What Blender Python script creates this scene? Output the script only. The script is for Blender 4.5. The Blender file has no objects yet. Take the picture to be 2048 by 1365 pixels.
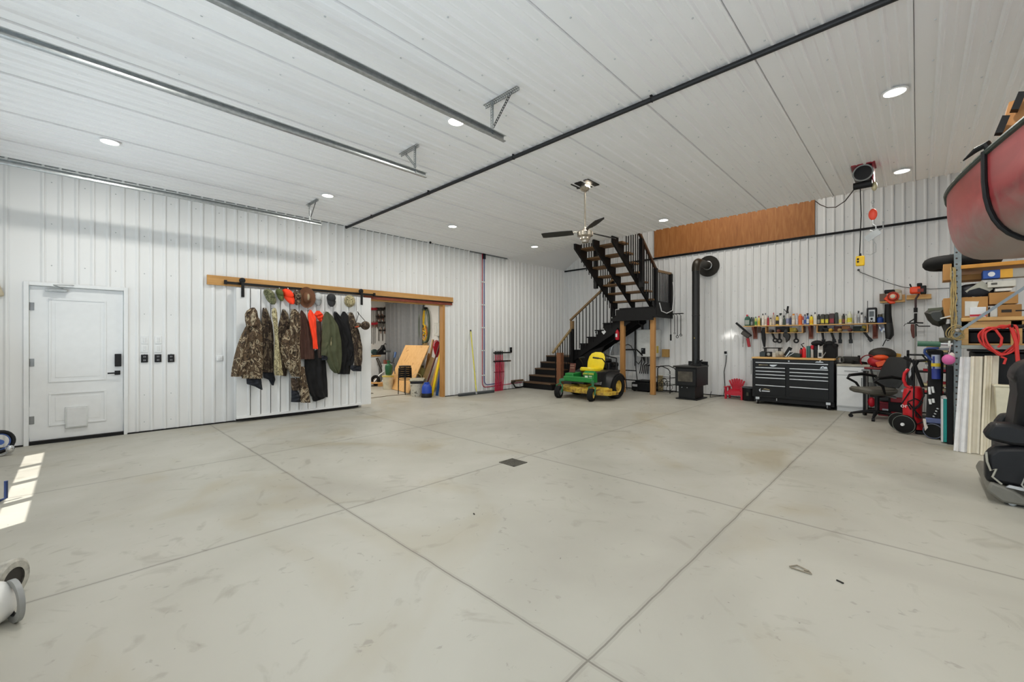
import bpy, bmesh, math, random
from math import sin, cos, pi, radians as R
from mathutils import Vector as V, Matrix, Euler
SC = bpy.context.scene
COL = SC.collection
random.seed(7)
# ---------------- camera ----------------
YAW, FOC, HOR, CAMZ = 0.76709, 841.0, 683.0, 1.35
cam = bpy.data.objects.new('camera', bpy.data.cameras.new('camera')); COL.objects.link(cam)
cam.data.sensor_width = 36; cam.data.lens = FOC / 2048 * 36; cam.data.clip_start = .05; cam.data.clip_end = 200
cam.location = (0, 0, CAMZ); cam.rotation_euler = (pi / 2, 0, YAW)
SC.camera = cam
# ---------------- world, sun, daylight, exposure ----------------
SC.view_settings.view_transform = 'Standard'; SC.view_settings.look = 'None'
SC.view_settings.gamma = 1; SC.view_settings.use_curve_mapping = False
SC.view_settings.exposure = -0.9
SC.cycles.max_bounces = 10; SC.cycles.diffuse_bounces = 6; SC.cycles.use_denoising = True
W = bpy.data.worlds.new('sky'); SC.world = W; W.use_nodes = True
_n = W.node_tree.nodes; _bg = _n['Background']
_sky = _n.new('ShaderNodeTexSky'); _sky.sky_type = 'NISHITA'; _sky.sun_disc = False; _sky.sun_elevation = R(48); _sky.sun_rotation = R(180)
W.node_tree.links.new(_sky.outputs[0], _bg.inputs[0]); _bg.inputs[1].default_value = .25
sun = bpy.data.objects.new('sun', bpy.data.lights.new('sun', 'SUN')); COL.objects.link(sun)
sun.data.energy = 14; sun.data.angle = R(.6); sun.data.color = (1, .96, .9)
sun.rotation_euler = V((-.25, .45, -1)).to_track_quat('-Z', 'Y').to_euler()
def area(name, loc, rot, sx, sy, e, col):
    l = bpy.data.lights.new(name, 'AREA'); l.shape = 'RECTANGLE'; l.size = sx; l.size_y = sy; l.energy = e; l.color = col
    o = bpy.data.objects.new(name, l); COL.objects.link(o); o.location = loc; o.rotation_euler = rot; return o
DAY = (.72, .87, 1.0)
for dx, de in ((-5.78, 98), (-1.4, 155), (2.85, 170)):
    area('door_window_daylight', (dx, -.98, 1.5), (R(127), 0, 0), 2.9, 1.9, de, DAY).data.spread = R(170)
POT_E, POT_C = 45, (1, .965, .89)
# ---------------- pixel rays (2048 x 1365) onto real planes of the room ----------------
CF = V((-sin(YAW), cos(YAW), 0)); CR = V((cos(YAW), sin(YAW), 0)); C0 = V((0, 0, CAMZ))
def ray(u, v): return CF + CR * ((u - 1024) / FOC) + V((0, 0, (HOR - v) / FOC))
def onx(u, v, x): d = ray(u, v); return C0 + d * (x / d.x)
def ony(u, v, y): d = ray(u, v); return C0 + d * (y / d.y)
def onz(u, v, z=0.): d = ray(u, v); return C0 + d * ((z - CAMZ) / d.z)
# ---------------- mesh builder ----------------
INV = {}
class MB:
    def __init__(s): s.v = []; s.f = []
    def add(s, vs, fs):
        b = len(s.v); s.v += [tuple(p) for p in vs]; s.f += [tuple(i + b for i in f) for f in fs]; return s
    def box(s, x0, x1, y0, y1, z0, z1):
        return s.add([(x, y, z) for z in (z0, z1) for y in (y0, y1) for x in (x0, x1)],
                     [(0, 2, 3, 1), (4, 5, 7, 6), (0, 1, 5, 4), (2, 6, 7, 3), (0, 4, 6, 2), (1, 3, 7, 5)])
    def ob(s, c, size, rot=(0, 0, 0)):
        m = Euler(rot).to_matrix(); c = V(c); h = [q / 2 for q in size]
        vs = [c + m @ V((x * h[0], y * h[1], z * h[2])) for z in (-1, 1) for y in (-1, 1) for x in (-1, 1)]
        return s.add(vs, [(0, 2, 3, 1), (4, 5, 7, 6), (0, 1, 5, 4), (2, 6, 7, 3), (0, 4, 6, 2), (1, 3, 7, 5)])
    def bar(s, p0, p1, w, h, up=(0, 0, 1)):
        p0, p1 = V(p0), V(p1); d = (p1 - p0).normalized(); a = d.cross(V(up))
        if a.length < 1e-4: a = d.cross(V((1, 0, 0)))
        a.normalize(); b = a.cross(d); a *= w / 2; b *= h / 2
        vs = [p + i * a + j * b for p in (p0, p1) for j in (-1, 1) for i in (-1, 1)]
        return s.add(vs, [(0, 2, 3, 1), (4, 5, 7, 6), (0, 1, 5, 4), (2, 6, 7, 3), (0, 4, 6, 2), (1, 3, 7, 5)])
    def loft(s, rings, cap=True, closed=True):
        n = len(rings[0]); vs = [p for r in rings for p in r]; fs = []
        for i in range(len(rings) - 1):
            for j in range(n if closed else n - 1):
                k = (j + 1) % n; fs.append((i * n + j, i * n + k, (i + 1) * n + k, (i + 1) * n + j))
        if cap and closed: fs += [tuple(range(n))[::-1], tuple(range((len(rings) - 1) * n, len(rings) * n))]
        return s.add(vs, fs)
    def cyl(s, p0, p1, r0, r1=None, n=14, cap=True):
        p0, p1 = V(p0), V(p1); r1 = r0 if r1 is None else r1; d = (p1 - p0).normalized()
        a = d.orthogonal().normalized(); b = d.cross(a)
        ring = lambda p, r: [p + r * (a * cos(2 * pi * k / n) + b * sin(2 * pi * k / n)) for k in range(n)]
        return s.loft([ring(p0, r0), ring(p1, r1)], cap)
    def tube(s, pts, r, n=8, closed=False):
        pts = [V(p) for p in pts]; m = len(pts); rr = r if isinstance(r, (list, tuple)) else [r] * m
        T = []
        for i in range(m):
            q0 = pts[i - 1] if (i or closed) else pts[0]; q1 = pts[(i + 1) % m] if (i < m - 1 or closed) else pts[-1]
            t = (q1 - q0); T.append(t.normalized() if t.length > 1e-9 else V((0, 0, 1)))
        a = T[0].orthogonal().normalized(); rings = []
        for i in range(m):
            a = a - T[i] * a.dot(T[i]); a = a.normalized() if a.length > 1e-6 else T[i].orthogonal().normalized(); b = T[i].cross(a)
            rings.append([pts[i] + rr[i] * (a * cos(2 * pi * k / n) + b * sin(2 * pi * k / n)) for k in range(n)])
        if closed: rings.append(rings[0])
        return s.loft(rings, not closed)
    def lathe(s, c, prof, n=18, d=(0, 0, 1), cap=True):
        c = V(c); d = V(d).normalized(); a = d.orthogonal().normalized(); b = d.cross(a)
        rings = [[c + d * z + max(r, 1e-4) * (a * cos(2 * pi * k / n) + b * sin(2 * pi * k / n)) for k in range(n)] for r, z in prof]
        return s.loft(rings, cap)
    def sph(s, c, r, n=12, m=8):
        if not isinstance(r, (tuple, list)): r = (r, r, r)
        rings = []
        for i in range(m + 1):
            t = pi * i / m; q = max(sin(t), 1e-3)
            rings.append([(c[0] + r[0] * q * cos(2 * pi * k / n), c[1] + r[1] * q * sin(2 * pi * k / n), c[2] - r[2] * cos(t)) for k in range(n)])
        return s.loft(rings, True)
    def prism(s, pts, ax, a0, a1):
        # pts 2d in the other two axes (in xyz order), extruded along ax
        def mk(p, a):
            return {'x': (a, p[0], p[1]), 'y': (p[0], a, p[1]), 'z': (p[0], p[1], a)}[ax]
        return s.loft([[mk(p, a0) for p in pts], [mk(p, a1) for p in pts]], True)
    def torus(s, c, d, r, t, n=24, m=8):
        c = V(c); d = V(d).normalized(); a = d.orthogonal().normalized(); b = d.cross(a)
        return s.tube([c + r * (a * cos(2 * pi * k / n) + b * sin(2 * pi * k / n)) for k in range(n)], t, m, True)
    def build(s, name, m, parent=None, bevel=0, smooth=None, subd=0, ang=35):
        me = bpy.data.meshes.new(name); inv = INV.get(parent.name) if parent else None
        vs = [tuple(inv @ V(p)) for p in s.v] if inv else s.v
        me.from_pydata(vs, [], s.f); me.validate(); me.update()
        bm = bmesh.new(); bm.from_mesh(me); bmesh.ops.recalc_face_normals(bm, faces=bm.faces); bm.to_mesh(me); bm.free()
        me.materials.append(m)
        o = bpy.data.objects.new(name, me); COL.objects.link(o)
        if smooth is not False:
            me.shade_smooth(); me.set_sharp_from_angle(angle=R(ang))
        if parent:
            o.parent = parent
            if inv: INV[o.name] = inv
        if bevel:
            b = o.modifiers.new('bevel', 'BEVEL'); b.width = bevel; b.segments = 2; b.limit_method = 'ANGLE'; b.angle_limit = R(40)
        if subd:
            b = o.modifiers.new('subd', 'SUBSURF'); b.levels = subd; b.render_levels = subd
        return o
def thing(name, label, cat, loc=(0, 0, 0), rz=0, group=None, local=False):
    o = bpy.data.objects.new(name, None); COL.objects.link(o); o.empty_display_size = .1
    o.location = loc; o.rotation_euler = (0, 0, rz); o['label'] = label; o['category'] = cat
    if group: o['group'] = group
    if not local: INV[o.name] = (Matrix.Translation(V(loc)) @ Matrix.Rotation(rz, 4, 'Z')).inverted()
    return o
def tag(o, label, cat, group=None):
    o['label'] = label; o['category'] = cat
    if group: o['group'] = group
    return o
def struct(o, label=None):
    o['kind'] = 'structure'
    if label: o['label'] = label
    return o
def dup(root, loc, rz=None, label=None, group=None):
    r = root.copy(); COL.objects.link(r); r.location = loc
    if rz is not None: r.rotation_euler = (0, 0, rz)
    if label: r['label'] = label
    if group: r['group'] = group
    for ch in [q for q in root.children]:
        c = ch.copy(); COL.objects.link(c); c.parent = r
        for g in [q for q in ch.children]:
            d = g.copy(); COL.objects.link(d); d.parent = c
    return r
def text(name, s, m, size, loc, rot, parent=None, depth=.001, align='CENTER'):
    cu = bpy.data.curves.new(name, 'FONT'); cu.body = s; cu.size = size; cu.extrude = depth; cu.align_x = align; cu.align_y = 'CENTER'
    t = bpy.data.objects.new(name, cu); COL.objects.link(t)
    me = bpy.data.meshes.new_from_object(t.evaluated_get(bpy.context.evaluated_depsgraph_get()))
    bpy.data.objects.remove(t); o = bpy.data.objects.new(name, me); COL.objects.link(o); me.materials.clear(); me.materials.append(m)
    M = Matrix.Translation(V(loc)) @ Euler(rot).to_matrix().to_4x4()
    inv = INV.get(parent.name) if parent else None
    me.transform((inv @ M) if inv else M)
    if parent: o.parent = parent
    return o
# ---------------- materials ----------------
def lin(c):
    c = c.lstrip('#'); v = [int(c[i:i + 2], 16) / 255 for i in (0, 2, 4)]
    return tuple(((x + .055) / 1.055) ** 2.4 if x > .04045 else x / 12.92 for x in v) + (1,)
MATS = {}
def mat(c, rough=.5, metal=0., var=.08, scale=12., bump=0., bscale=60., stretch=None, spec=.5, emit=0., alpha=1., trans=0., key=None):
    k = key or (c, rough, metal, var, scale, bump, bscale, stretch, spec, emit, alpha, trans)
    if k in MATS: return MATS[k]
    m = bpy.data.materials.new('m_' + c.strip('#')); m.use_nodes = True; nt = m.node_tree; N = nt.nodes; Lk = nt.links.new
    b = N['Principled BSDF']; base = lin(c)
    b.inputs['Roughness'].default_value = rough; b.inputs['Metallic'].default_value = metal
    b.inputs['Specular IOR Level'].default_value = spec; b.inputs['Transmission Weight'].default_value = trans; b.inputs['Alpha'].default_value = alpha
    tc = N.new('ShaderNodeTexCoord'); mp = N.new('ShaderNodeMapping'); Lk(tc.outputs['Object'], mp.inputs[0])
    if stretch: mp.inputs['Scale'].default_value = stretch
    no = N.new('ShaderNodeTexNoise'); no.inputs['Scale'].default_value = scale; no.inputs['Detail'].default_value = 4; Lk(mp.outputs[0], no.inputs['Vector'])
    cr = N.new('ShaderNodeValToRGB'); Lk(no.outputs[0], cr.inputs[0])
    cr.color_ramp.elements[0].position = .3; cr.color_ramp.elements[1].position = .7
    cr.color_ramp.elements[0].color = tuple(x * (1 - var) for x in base[:3]) + (1,); cr.color_ramp.elements[1].color = tuple(min(1, x * (1 + var)) for x in base[:3]) + (1,)
    Lk(cr.outputs[0], b.inputs['Base Color'])
    if bump:
        n2 = N.new('ShaderNodeTexNoise'); n2.inputs['Scale'].default_value = bscale; Lk(mp.outputs[0], n2.inputs['Vector'])
        bp = N.new('ShaderNodeBump'); bp.inputs['Strength'].default_value = bump; bp.inputs['Distance'].default_value = .01
        Lk(n2.outputs[0], bp.inputs['Height']); Lk(bp.outputs[0], b.inputs['Normal'])
    if emit: b.inputs['Emission Color'].default_value = base; b.inputs['Emission Strength'].default_value = emit
    MATS[k] = m; return m
def ramp_mat(key, stops, scale=6., rough=.8, stretch=None, dist=1.5, kind='noise', detail=3, bump=.0):
    if key in MATS: return MATS[key]
    m = bpy.data.materials.new('m_' + key); m.use_nodes = True; nt = m.node_tree; N = nt.nodes; Lk = nt.links.new
    b = N['Principled BSDF']; b.inputs['Roughness'].default_value = rough
    tc = N.new('ShaderNodeTexCoord'); mp = N.new('ShaderNodeMapping'); Lk(tc.outputs['Object'], mp.inputs[0])
    if stretch: mp.inputs['Scale'].default_value = stretch
    if kind == 'wave':
        no = N.new('ShaderNodeTexWave'); no.inputs['Scale'].default_value = scale; no.inputs['Distortion'].default_value = dist; no.inputs['Detail'].default_value = detail
        no.bands_direction = 'X'
    else:
        no = N.new('ShaderNodeTexNoise'); no.inputs['Scale'].default_value = scale; no.inputs['Detail'].default_value = detail; no.inputs['Distortion'].default_value = dist
    Lk(mp.outputs[0], no.inputs['Vector'])
    cr = N.new('ShaderNodeValToRGB'); Lk(no.outputs[0], cr.inputs[0]); E = cr.color_ramp.elements
    while len(E) < len(stops): E.new(.5)
    for e, (p, c) in zip(E, stops): e.position = p; e.color = lin(c)
    Lk(cr.outputs[0], b.inputs['Base Color'])
    if bump:
        bp = N.new('ShaderNodeBump'); bp.inputs['Strength'].default_value = bump; bp.inputs['Distance'].default_value = .01
        Lk(no.outputs[0], bp.inputs['Height']); Lk(bp.outputs[0], b.inputs['Normal'])
    MATS[key] = m; return m
def camo(key, cols, scale=9.):
    m = ramp_mat(key, [(.30, cols[0]), (.42, cols[1]), (.47, cols[2]), (.53, cols[1]), (.57, cols[3]), (.66, cols[0])], scale, .9, (1, 1, .7), 2.2, detail=5, bump=.3)
    return m
BLACK = mat('#0e0e10', .5, spec=.3); BLACKM = mat('#111214', .4, .1, spec=.35); RUB = mat('#101010', .8, spec=.3); STEEL = mat('#b9bcbe', .35, .9); GALV = mat('#aeb2b3', .4, .75, .15, 30)
CHROME = mat('#d8dadc', .12, 1.); WHITE = mat('#dfe1e2', .4, var=.02); DKGREY = mat('#3b3e41', .55); GREY = mat('#7e8284', .5); RED = mat('#c2122a', .45); ORANGE = mat('#ff4a12', .5)
YEL = mat('#e8c512', .45); BLUE = mat('#1d4fb0', .45); GREEN = mat('#1f6b35', .4); KRAFT = mat('#b08456', .85, var=.06, scale=4)
WOOD = ramp_mat('pine', [(.2, '#a87a42'), (.5, '#bb8c50'), (.8, '#c79a5e')], 3, .6, (1, .35, 6), 2.)
WOODX = ramp_mat('pinex', [(.2, '#b5854a'), (.5, '#c9985a'), (.8, '#d2a569')], 3, .6, (.35, 6, 6), 2.)
WOODV = ramp_mat('pinev', [(.2, '#9a6a35'), (.5, '#b07f45'), (.8, '#bd8d52')], 3, .55, (8, 8, .5), 2.)
SHEL = ramp_mat('shelfwood', [(.2, '#c79a58'), (.8, '#dcb476')], 3, .55, (.4, 8, 8), 2.)
WALLM = mat('#e0e1e1', .46, var=.012, scale=2., spec=.35); CEILM = mat('#efefef', .5, var=.012, scale=1.5, spec=.35)
# ================= SETTING =================
XL, XR, YB, YF, H = -8.25, 4.7, 11.0, -.95, 3.66
YE = 8.38            # the main ceiling ends here; the stair bay beyond is open to the roof
def floor_mat():
    m = bpy.data.materials.new('m_concrete'); m.use_nodes = True; nt = m.node_tree; N = nt.nodes; Lk = nt.links.new
    b = N['Principled BSDF']; tc = N.new('ShaderNodeTexCoord'); P = tc.outputs['Object']
    def noise(sc, det=5, dist=0.):
        n = N.new('ShaderNodeTexNoise'); n.inputs['Scale'].default_value = sc; n.inputs['Detail'].default_value = det; n.inputs['Distortion'].default_value = dist; Lk(P, n.inputs['Vector']); return n.outputs[0]
    def ramp(src, stops):
        r = N.new('ShaderNodeValToRGB'); Lk(src, r.inputs[0]); E = r.color_ramp.elements
        while len(E) < len(stops): E.new(.5)
        for e, (p, c) in zip(E, stops): e.position = p; e.color = lin(c)
        return r.outputs[0]
    def mix(f, a, c, mode='MIX'):
        x = N.new('ShaderNodeMix'); x.data_type = 'RGBA'; x.blend_type = mode
        if isinstance(f, float): x.inputs[0].default_value = f
        else: Lk(f, x.inputs[0])
        Lk(a, x.inputs[6])
        if isinstance(c, str): x.inputs[7].default_value = lin(c)
        else: Lk(c, x.inputs[7])
        return x.outputs[2]
    def math_(op, a, c=None):
        x = N.new('ShaderNodeMath'); x.operation = op
        for i, q in enumerate((a, c)):
            if q is None: continue
            if isinstance(q, (int, float)): x.inputs[i].default_value = q
            else: Lk(q, x.inputs[i])
        return x.outputs[0]
    col = ramp(noise(.7, 6, .6), [(.3, '#9e9b91'), (.5, '#a7a59b'), (.7, '#b0aea5')])
    st = ramp(noise(.55, 4, 1.2), [(.56, '#000000'), (.72, '#ffffff')]); col = mix(math_('MULTIPLY', st, .55), col, '#968a6c')
    st2 = ramp(noise(2.6, 8, 2.), [(.60, '#000000'), (.70, '#ffffff')]); col = mix(math_('MULTIPLY', st2, .34), col, '#7d776a')
    st3 = ramp(noise(11, 6, 1.), [(.66, '#000000'), (.72, '#ffffff')]); col = mix(math_('MULTIPLY', st3, .42), col, '#76736a')
    st4 = ramp(noise(28, 3, 0), [(.755, '#000000'), (.77, '#ffffff')]); col = mix(math_('MULTIPLY', st4, .75), col, '#4f4c46')
    sx = N.new('ShaderNodeSeparateXYZ'); Lk(P, sx.inputs[0]); wob = noise(3.5, 3)
    wob = math_('MULTIPLY', math_('SUBTRACT', wob, .5), .02); mask = None
    for ax, vals in ((0, (-5.62, -3.30, -1.0)), (1, (1.5, 3.72))):
        q = math_('ADD', sx.outputs[ax], wob)
        for c in vals:
            t = math_('ABSOLUTE', math_('SUBTRACT', q, c))
            l = math_('MULTIPLY', math_('LESS_THAN', t, .0045), 1.)
            s = math_('MULTIPLY', math_('LESS_THAN', t, .018), .22); l = math_('MAXIMUM', l, s)
            mask = l if mask is None else math_('MAXIMUM', mask, l)
    inside = math_('GREATER_THAN', sx.outputs[0], -8.2)
    mask = math_('MULTIPLY', mask, math_('MULTIPLY', inside, .62))
    col = mix(mask, col, '#4d4840')
    Lk(col, b.inputs['Base Color']); rr = N.new('ShaderNodeMapRange'); Lk(noise(3, 5), rr.inputs[0]); rr.inputs[3].default_value = .32; rr.inputs[4].default_value = .6
    Lk(rr.outputs[0], b.inputs['Roughness']); b.inputs['Specular IOR Level'].default_value = .4
    return m
m = MB(); m.box(-13.0, 5.0, -1.2, 11.3, -.2, 0); struct(m.build('floor', floor_mat(), smooth=False), 'pale concrete garage floor with sawn joints and stains')
m = MB(); m.box(-20, 16, -22, -1.2, -.25, -.03); struct(m.build('ground', mat('#8f8c84', .9)), 'gravel yard outside the overhead doors')
def rib_profile(a, b, k0, pitch):
    # corrugated steel sheet profile between a and b along the wall, (s, depth) pairs
    pts = [(a, 0.)]; k = math.ceil((a + .06 - k0) / pitch)
    while k0 + k * pitch + .02 < b:
        s = k0 + k * pitch
        pts += [(s - .044, 0), (s - .022, .017), (s - .004, .017), (s - .001, -.004), (s + .010, -.004), (s + .012, 0)]; k += 1  # groove added beside each rib to keep its shadow line dark
    pts.append((b, 0.)); return pts
def sheet(mb, prof, place, t0, t1):
    n = len(prof); vs = [place(s, d, t) for t in (t0, t1) for s, d in prof]
    mb.add(vs, [(i, i + 1, n + i + 1, n + i) for i in range(n - 1)])
LP, LK0 = .1546, .6456
m = MB(); pl = lambda s, d, t: (XL + d, s, t)
for a, b, z0, z1 in ((YF, -.455, 0, H), (-.455, .515, 2.11, H), (.515, 4.08, 0, H), (4.08, 6.15, 2.24, H), (6.15, YB, 0, H)):
    sheet(m, rib_profile(a, b, LK0, LP), pl, z0, z1)
m.box(XL - .1, XL - .03, YF, -.455, 0, H).box(XL - .1, XL - .03, -.455, .515, 2.11, H).box(XL - .1, XL - .03, .515, 4.08, 0, H).box(XL - .1, XL - .03, 4.08, 6.15, 2.24, H).box(XL - .1, XL - .03, 6.15, YB, 0, H)
struct(m.build('wall_left', WALLM, smooth=False), 'white ribbed steel wall on the left')
# screws of the left wall
m = MB()
for z in (.15, .55, 1.15, 1.75, 2.35, 2.9, 3.45):
    k = -6
    while LK0 + k * LP < 11:
        y = LK0 + k * LP + .06; k += 2
        if -.46 < y < .52 and z < 2.1 or 1.3 < y < 6.3 and z < 2.5: continue
        m.lathe((XL, y, z), [(.008, 0), (.007, .004), (0, .006)], 6, (1, 0, 0))
struct(m.build('trim_1', GALV), 'screw heads on the left wall')
BP, BK0 = .1522, -1.5453
m = MB(); pl = lambda s, d, t: (s, YB - d, t)
sheet(m, rib_profile(XL, XR, BK0, BP), pl, 0, 7.3); m.box(XL, XR, YB + .02, YB + .2, 0, 7.3)
struct(m.build('wall_back', WALLM, smooth=False), 'white ribbed steel back wall')
m = MB()
for z in (.15, .75, 1.35, 1.95, 2.55, 3.15, 3.9):
    for k in range(-43, 40, 2):
        x = BK0 + k * BP + .06
        if XL < x < XR: m.lathe((x, YB, z), [(.008, 0), (.007, .004), (0, .006)], 6, (0, -1, 0))
struct(m.build('trim_2', GALV), 'screw heads on the back wall')
m = MB(); m.box(XL + .03, XR, YB - .03, YB - .016, 3.575, 3.62); struct(m.build('trim_3', BLACKM), 'black flashing strip across the back wall')
m = MB(); m.box(XR, XR + .2, YF, YB, 0, 7.3); struct(m.build('wall_right', WALLM), 'white wall on the right')
# front wall behind the camera with three overhead doors
DO = ((-7.3, -4.26), (-2.93, .12), (1.32, 4.37))
m = MB(); xs = [XL - .2] + [q for d in DO for q in d] + [XR + .2]
for i in range(0, len(xs), 2): m.box(xs[i], xs[i + 1], YF - .2, YF, 0, H)
for a, b in DO: m.box(a, b, YF - .2, YF, 3.05, H)
struct(m.build('wall_front', WALLM), 'white wall with the overhead doors')
for i, (a, b) in enumerate(DO):
    m = MB(); w = (b - a)
    for r in range(5):
        z0, z1 = r * .61, r * .61 + .605
        if r in (2,):
            n = 4; m.box(a, b, YF - .1, YF - .05, z0, z0 + .08).box(a, b, YF - .1, YF - .05, z1 - .08, z1)
            for k in range(n + 1): xx = a + (w - .1) * k / n; m.box(xx, xx + .1, YF - .1, YF - .05, z0 + .08, z1 - .08)
        else: m.box(a, b, YF - .1, YF - .05, z0, z1)
    d = struct(m.build('door_%d' % (i + 3), WHITE), 'white sectional overhead door with a row of windows')
# ceiling
CP = .1563
m = MB(); prof = []; s = XL; seams = [-.018 - .9377 * k for k in range(-5, 9)]
ribs = sorted([(q, 1) for q in seams] + [(q - CP * j, 0) for q in seams for j in range(1, 6)])
prof = [(XL, 0.)]
for q, kind in ribs:
    if q - .03 < XL or q + .03 > XR: continue
    if kind: prof += [(q - .034, 0), (q - .020, .016), (q - .004, .016), (q - .0035, -.02), (q + .002, -.02), (q + .0025, 0)]
    else: prof += [(q - .026, 0), (q - .012, .019), (q + .002, .019), (q + .014, 0), (q + .056, 0), (q + .066, .006), (q + .070, .006), (q + .080, 0)]
prof.append((XR, 0.))
pots = [(x, y) for x in (-6.68, -3.46, -.15, 3.1) for y in (.27, 2.75, 5.22, 7.72)]
sheet(m, prof, lambda s, d, t: (s, t, H - d), YF, YE); m.box(XL, XR, YF, YE, H + .03, H + .3)
m.box(XL, XR, YE - .004, YE, H, H + .3)
struct(m.build('ceiling', CEILM, smooth=False), 'white ribbed steel ceiling')
m = MB()
for q, kind in ribs[::2]:
    if q - .07 < XL or q + .03 > XR: continue
    for j in range(16):
        y = -.6 + .61 * j
        if y < YE - .1: m.lathe((q - .045, y, H), [(.009, 0), (.007, -.005), (0, -.007)], 6)
struct(m.build('trim_4', mat('#c9ccce', .35, .3)), 'screw heads on the ceiling')
# stair bay roof above the eave
xm = (XL + XR) / 2; ap = H - .04 + .60 * (xm - XL)
m = MB(); m.add([(XL, YE - .05, H - .04), (XL, YB, H - .04), (xm, YB, ap), (xm, YE - .05, ap), (XR, YE - .05, H - .04), (XR, YB, H - .04)], [(0, 1, 2, 3), (3, 2, 5, 4)])
m.add([(XL, YE - .05, H + .1), (XL, YB, H + .1), (xm, YB, ap + .1), (xm, YE - .05, ap + .1), (XR, YE - .05, H + .1), (XR, YB, H + .1)], [(0, 1, 2, 3), (3, 2, 5, 4)])
m.box(XL - .2, XL + .01, YE, YB, H - .04, H + .12)
struct(m.build('ceiling', CEILM, smooth=False), 'sloped white roof lining above the stairs')
m = MB(); m.box(-4.6, XR, YE - .1, YE - .02, H + .3, 7.3).box(-5.95, -4.6, YE - 3, YE - 2.9, H + .3, 6.4).box(XL, -5.95, YE - .1, YE - .02, H + .3, 6).box(-6.05, -5.95, YE - 3, YE - .1, H + .3, 6).box(-4.65, -4.55, YE - 3, YE - .1, H + .3, 6).box(-6.05, -4.55, YE - 3, YE - .05, 6., 6.1)
struct(m.build('wall_loft', WALLM), 'white loft wall above the ceiling edge')
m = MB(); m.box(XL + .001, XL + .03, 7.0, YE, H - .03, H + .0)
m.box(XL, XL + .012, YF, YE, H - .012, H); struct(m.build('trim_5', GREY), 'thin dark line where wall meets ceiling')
m = MB(); m.box(XL + .001, XL + .03, .515, 4.0, 0, .018).box(XL + .001, XL + .03, -.9, -.47, 0, .018).box(XL, XL + .03, 6.2, 8.9, 0, .016)
struct(m.build('baseboard_left', BLACK), 'black gap strip at the foot of the left wall')
m = MB(); m.box(-7.2, XR, YB - .02, YB - .001, 0, .02); struct(m.build('baseboard_back', BLACK), 'dark gap strip at the foot of the back wall')
# plywood panel high on the back wall
PLY = ramp_mat('plystain', [(.25, '#8a5426'), (.5, '#9d6431'), (.75, '#ab7440')], 2.2, .5, (5, 5, .6), 2.5)
m = MB(); m.box(-5.17, -1.58, YB - .045, YB - .018, 3.625, 5.0); o = m.build('plywood_cladding', PLY)
tag(o, 'wide stained plywood cladding above the black strip high on the back wall', 'plywood')
# side room through the opening
m = MB(); SX = -12.9
m.box(SX - .1, SX, 2.5, 7.4, 0, 2.75); struct(m.build('wall_side', mat('#e2e1de', .6, var=.02)), 'white wall of the side workshop')
m = MB(); m.box(SX, XL - .1, 7.3, 7.4, 0, 2.75).box(SX, XL - .1, 2.5, 2.6, 0, 2.75).box(SX, XL - .1, 2.5, 7.4, 2.75, 2.85)
struct(m.build('wall_workshop', mat('#dedddA', .6, var=.02)), 'end walls and ceiling of the side workshop')
area('workshop_tube_light', (-10.8, 5.2, 2.68), (0, 0, 0), 2.4, 1.6, 120, (1, .95, .86))
area('workshop_tube_light', (-9.6, 4.4, 2.68), (0, 0, 0), .6, 1.6, 30, (1, .95, .86))
# jamb of the opening
m = MB(); m.box(XL - .1, XL + .035, 6.125, 6.19, 0, 2.25); o = struct(m.build('trim_6', WOODV, bevel=.003), 'bare wood jamb of the workshop opening')
m = MB(); m.box(XL - .1, XL + .02, 4.08, 6.125, 2.2, 2.24); struct(m.build('trim_7', WOOD), 'bare wood head of the workshop opening')
# corner trims
m = MB(); m.box(XL, XL + .03, YB - .03, YB, 0, H - .05); struct(m.build('trim_8', WALLM), 'corner flashing')
# ---- recessed lights ----
LENS = mat('#fffdf6', .4, emit=14., key='lens'); TRIMW = mat('#eeeeee', .4, var=0, emit=.0)
names = {(-6.68, .27): 'first recessed light from the man door, over the left wall', (-3.46, 2.75): 'recessed light beside the end of the nearest door track',
 (-6.68, 2.75): 'recessed light left of the black ceiling pipe near the left wall', (-6.68, 5.22): 'recessed light above the workshop opening beyond the black pipe',
 (-6.68, 7.72): 'recessed light farthest down the left side near the stair bay', (-3.46, 7.72): 'recessed light at the ceiling edge above the stained plywood',
 (-.15, 7.72): 'recessed light right of the ceiling hoist', (-.15, 5.22): 'large recessed light in the ceiling left of the canoe'}
vis = [p for p in pots if p in names]
m0 = None
for p in vis:
    if m0 is None:
        m0 = thing('ceiling_light', '', 'light', (p[0], p[1], H), 0, 'round recessed ceiling lights', local=True)
        q = MB(); q.lathe((0, 0, 0), [(.095, -.02), (.095, -.026), (.08, -.028), (.078, -.02)], 28); q.build('trim_ring', TRIMW, m0)
        q = MB(); q.lathe((0, 0, 0), [(.001, -.021), (.079, -.021), (.079, -.0225), (.001, -.0225)], 28); q.build('lens', LENS, m0); t = m0
    else: t = dup(m0, (p[0], p[1], H))
    t['label'] = names[p] + ', lit white'
for x, y in pots:
    l = bpy.data.lights.new('recessed_light', 'AREA'); l.shape = 'DISK'; l.size = .15; l.energy = POT_E; l.color = POT_C
    o = bpy.data.objects.new('recessed_light', l); COL.objects.link(o); o.location = (x, y, H - .03)
area('stair_bay_light', (-3.2, 9.6, 5.6), (0, 0, 0), 2.5, .6, 110, (1, .95, .86))  # unseen fill lamp added to brighten the stair bay, no fixture there
# ================= LEFT WALL =================
BRUSH = mat('#8d8f90', .35, .8); BLK2 = mat('#121316', .45, spec=.35); OFFW = mat('#d6d8d9', .5, var=.03)
def at_x(x):
    def f(u, v): p = onx(u, v, x); return p.y, p.z
    return f
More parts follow.
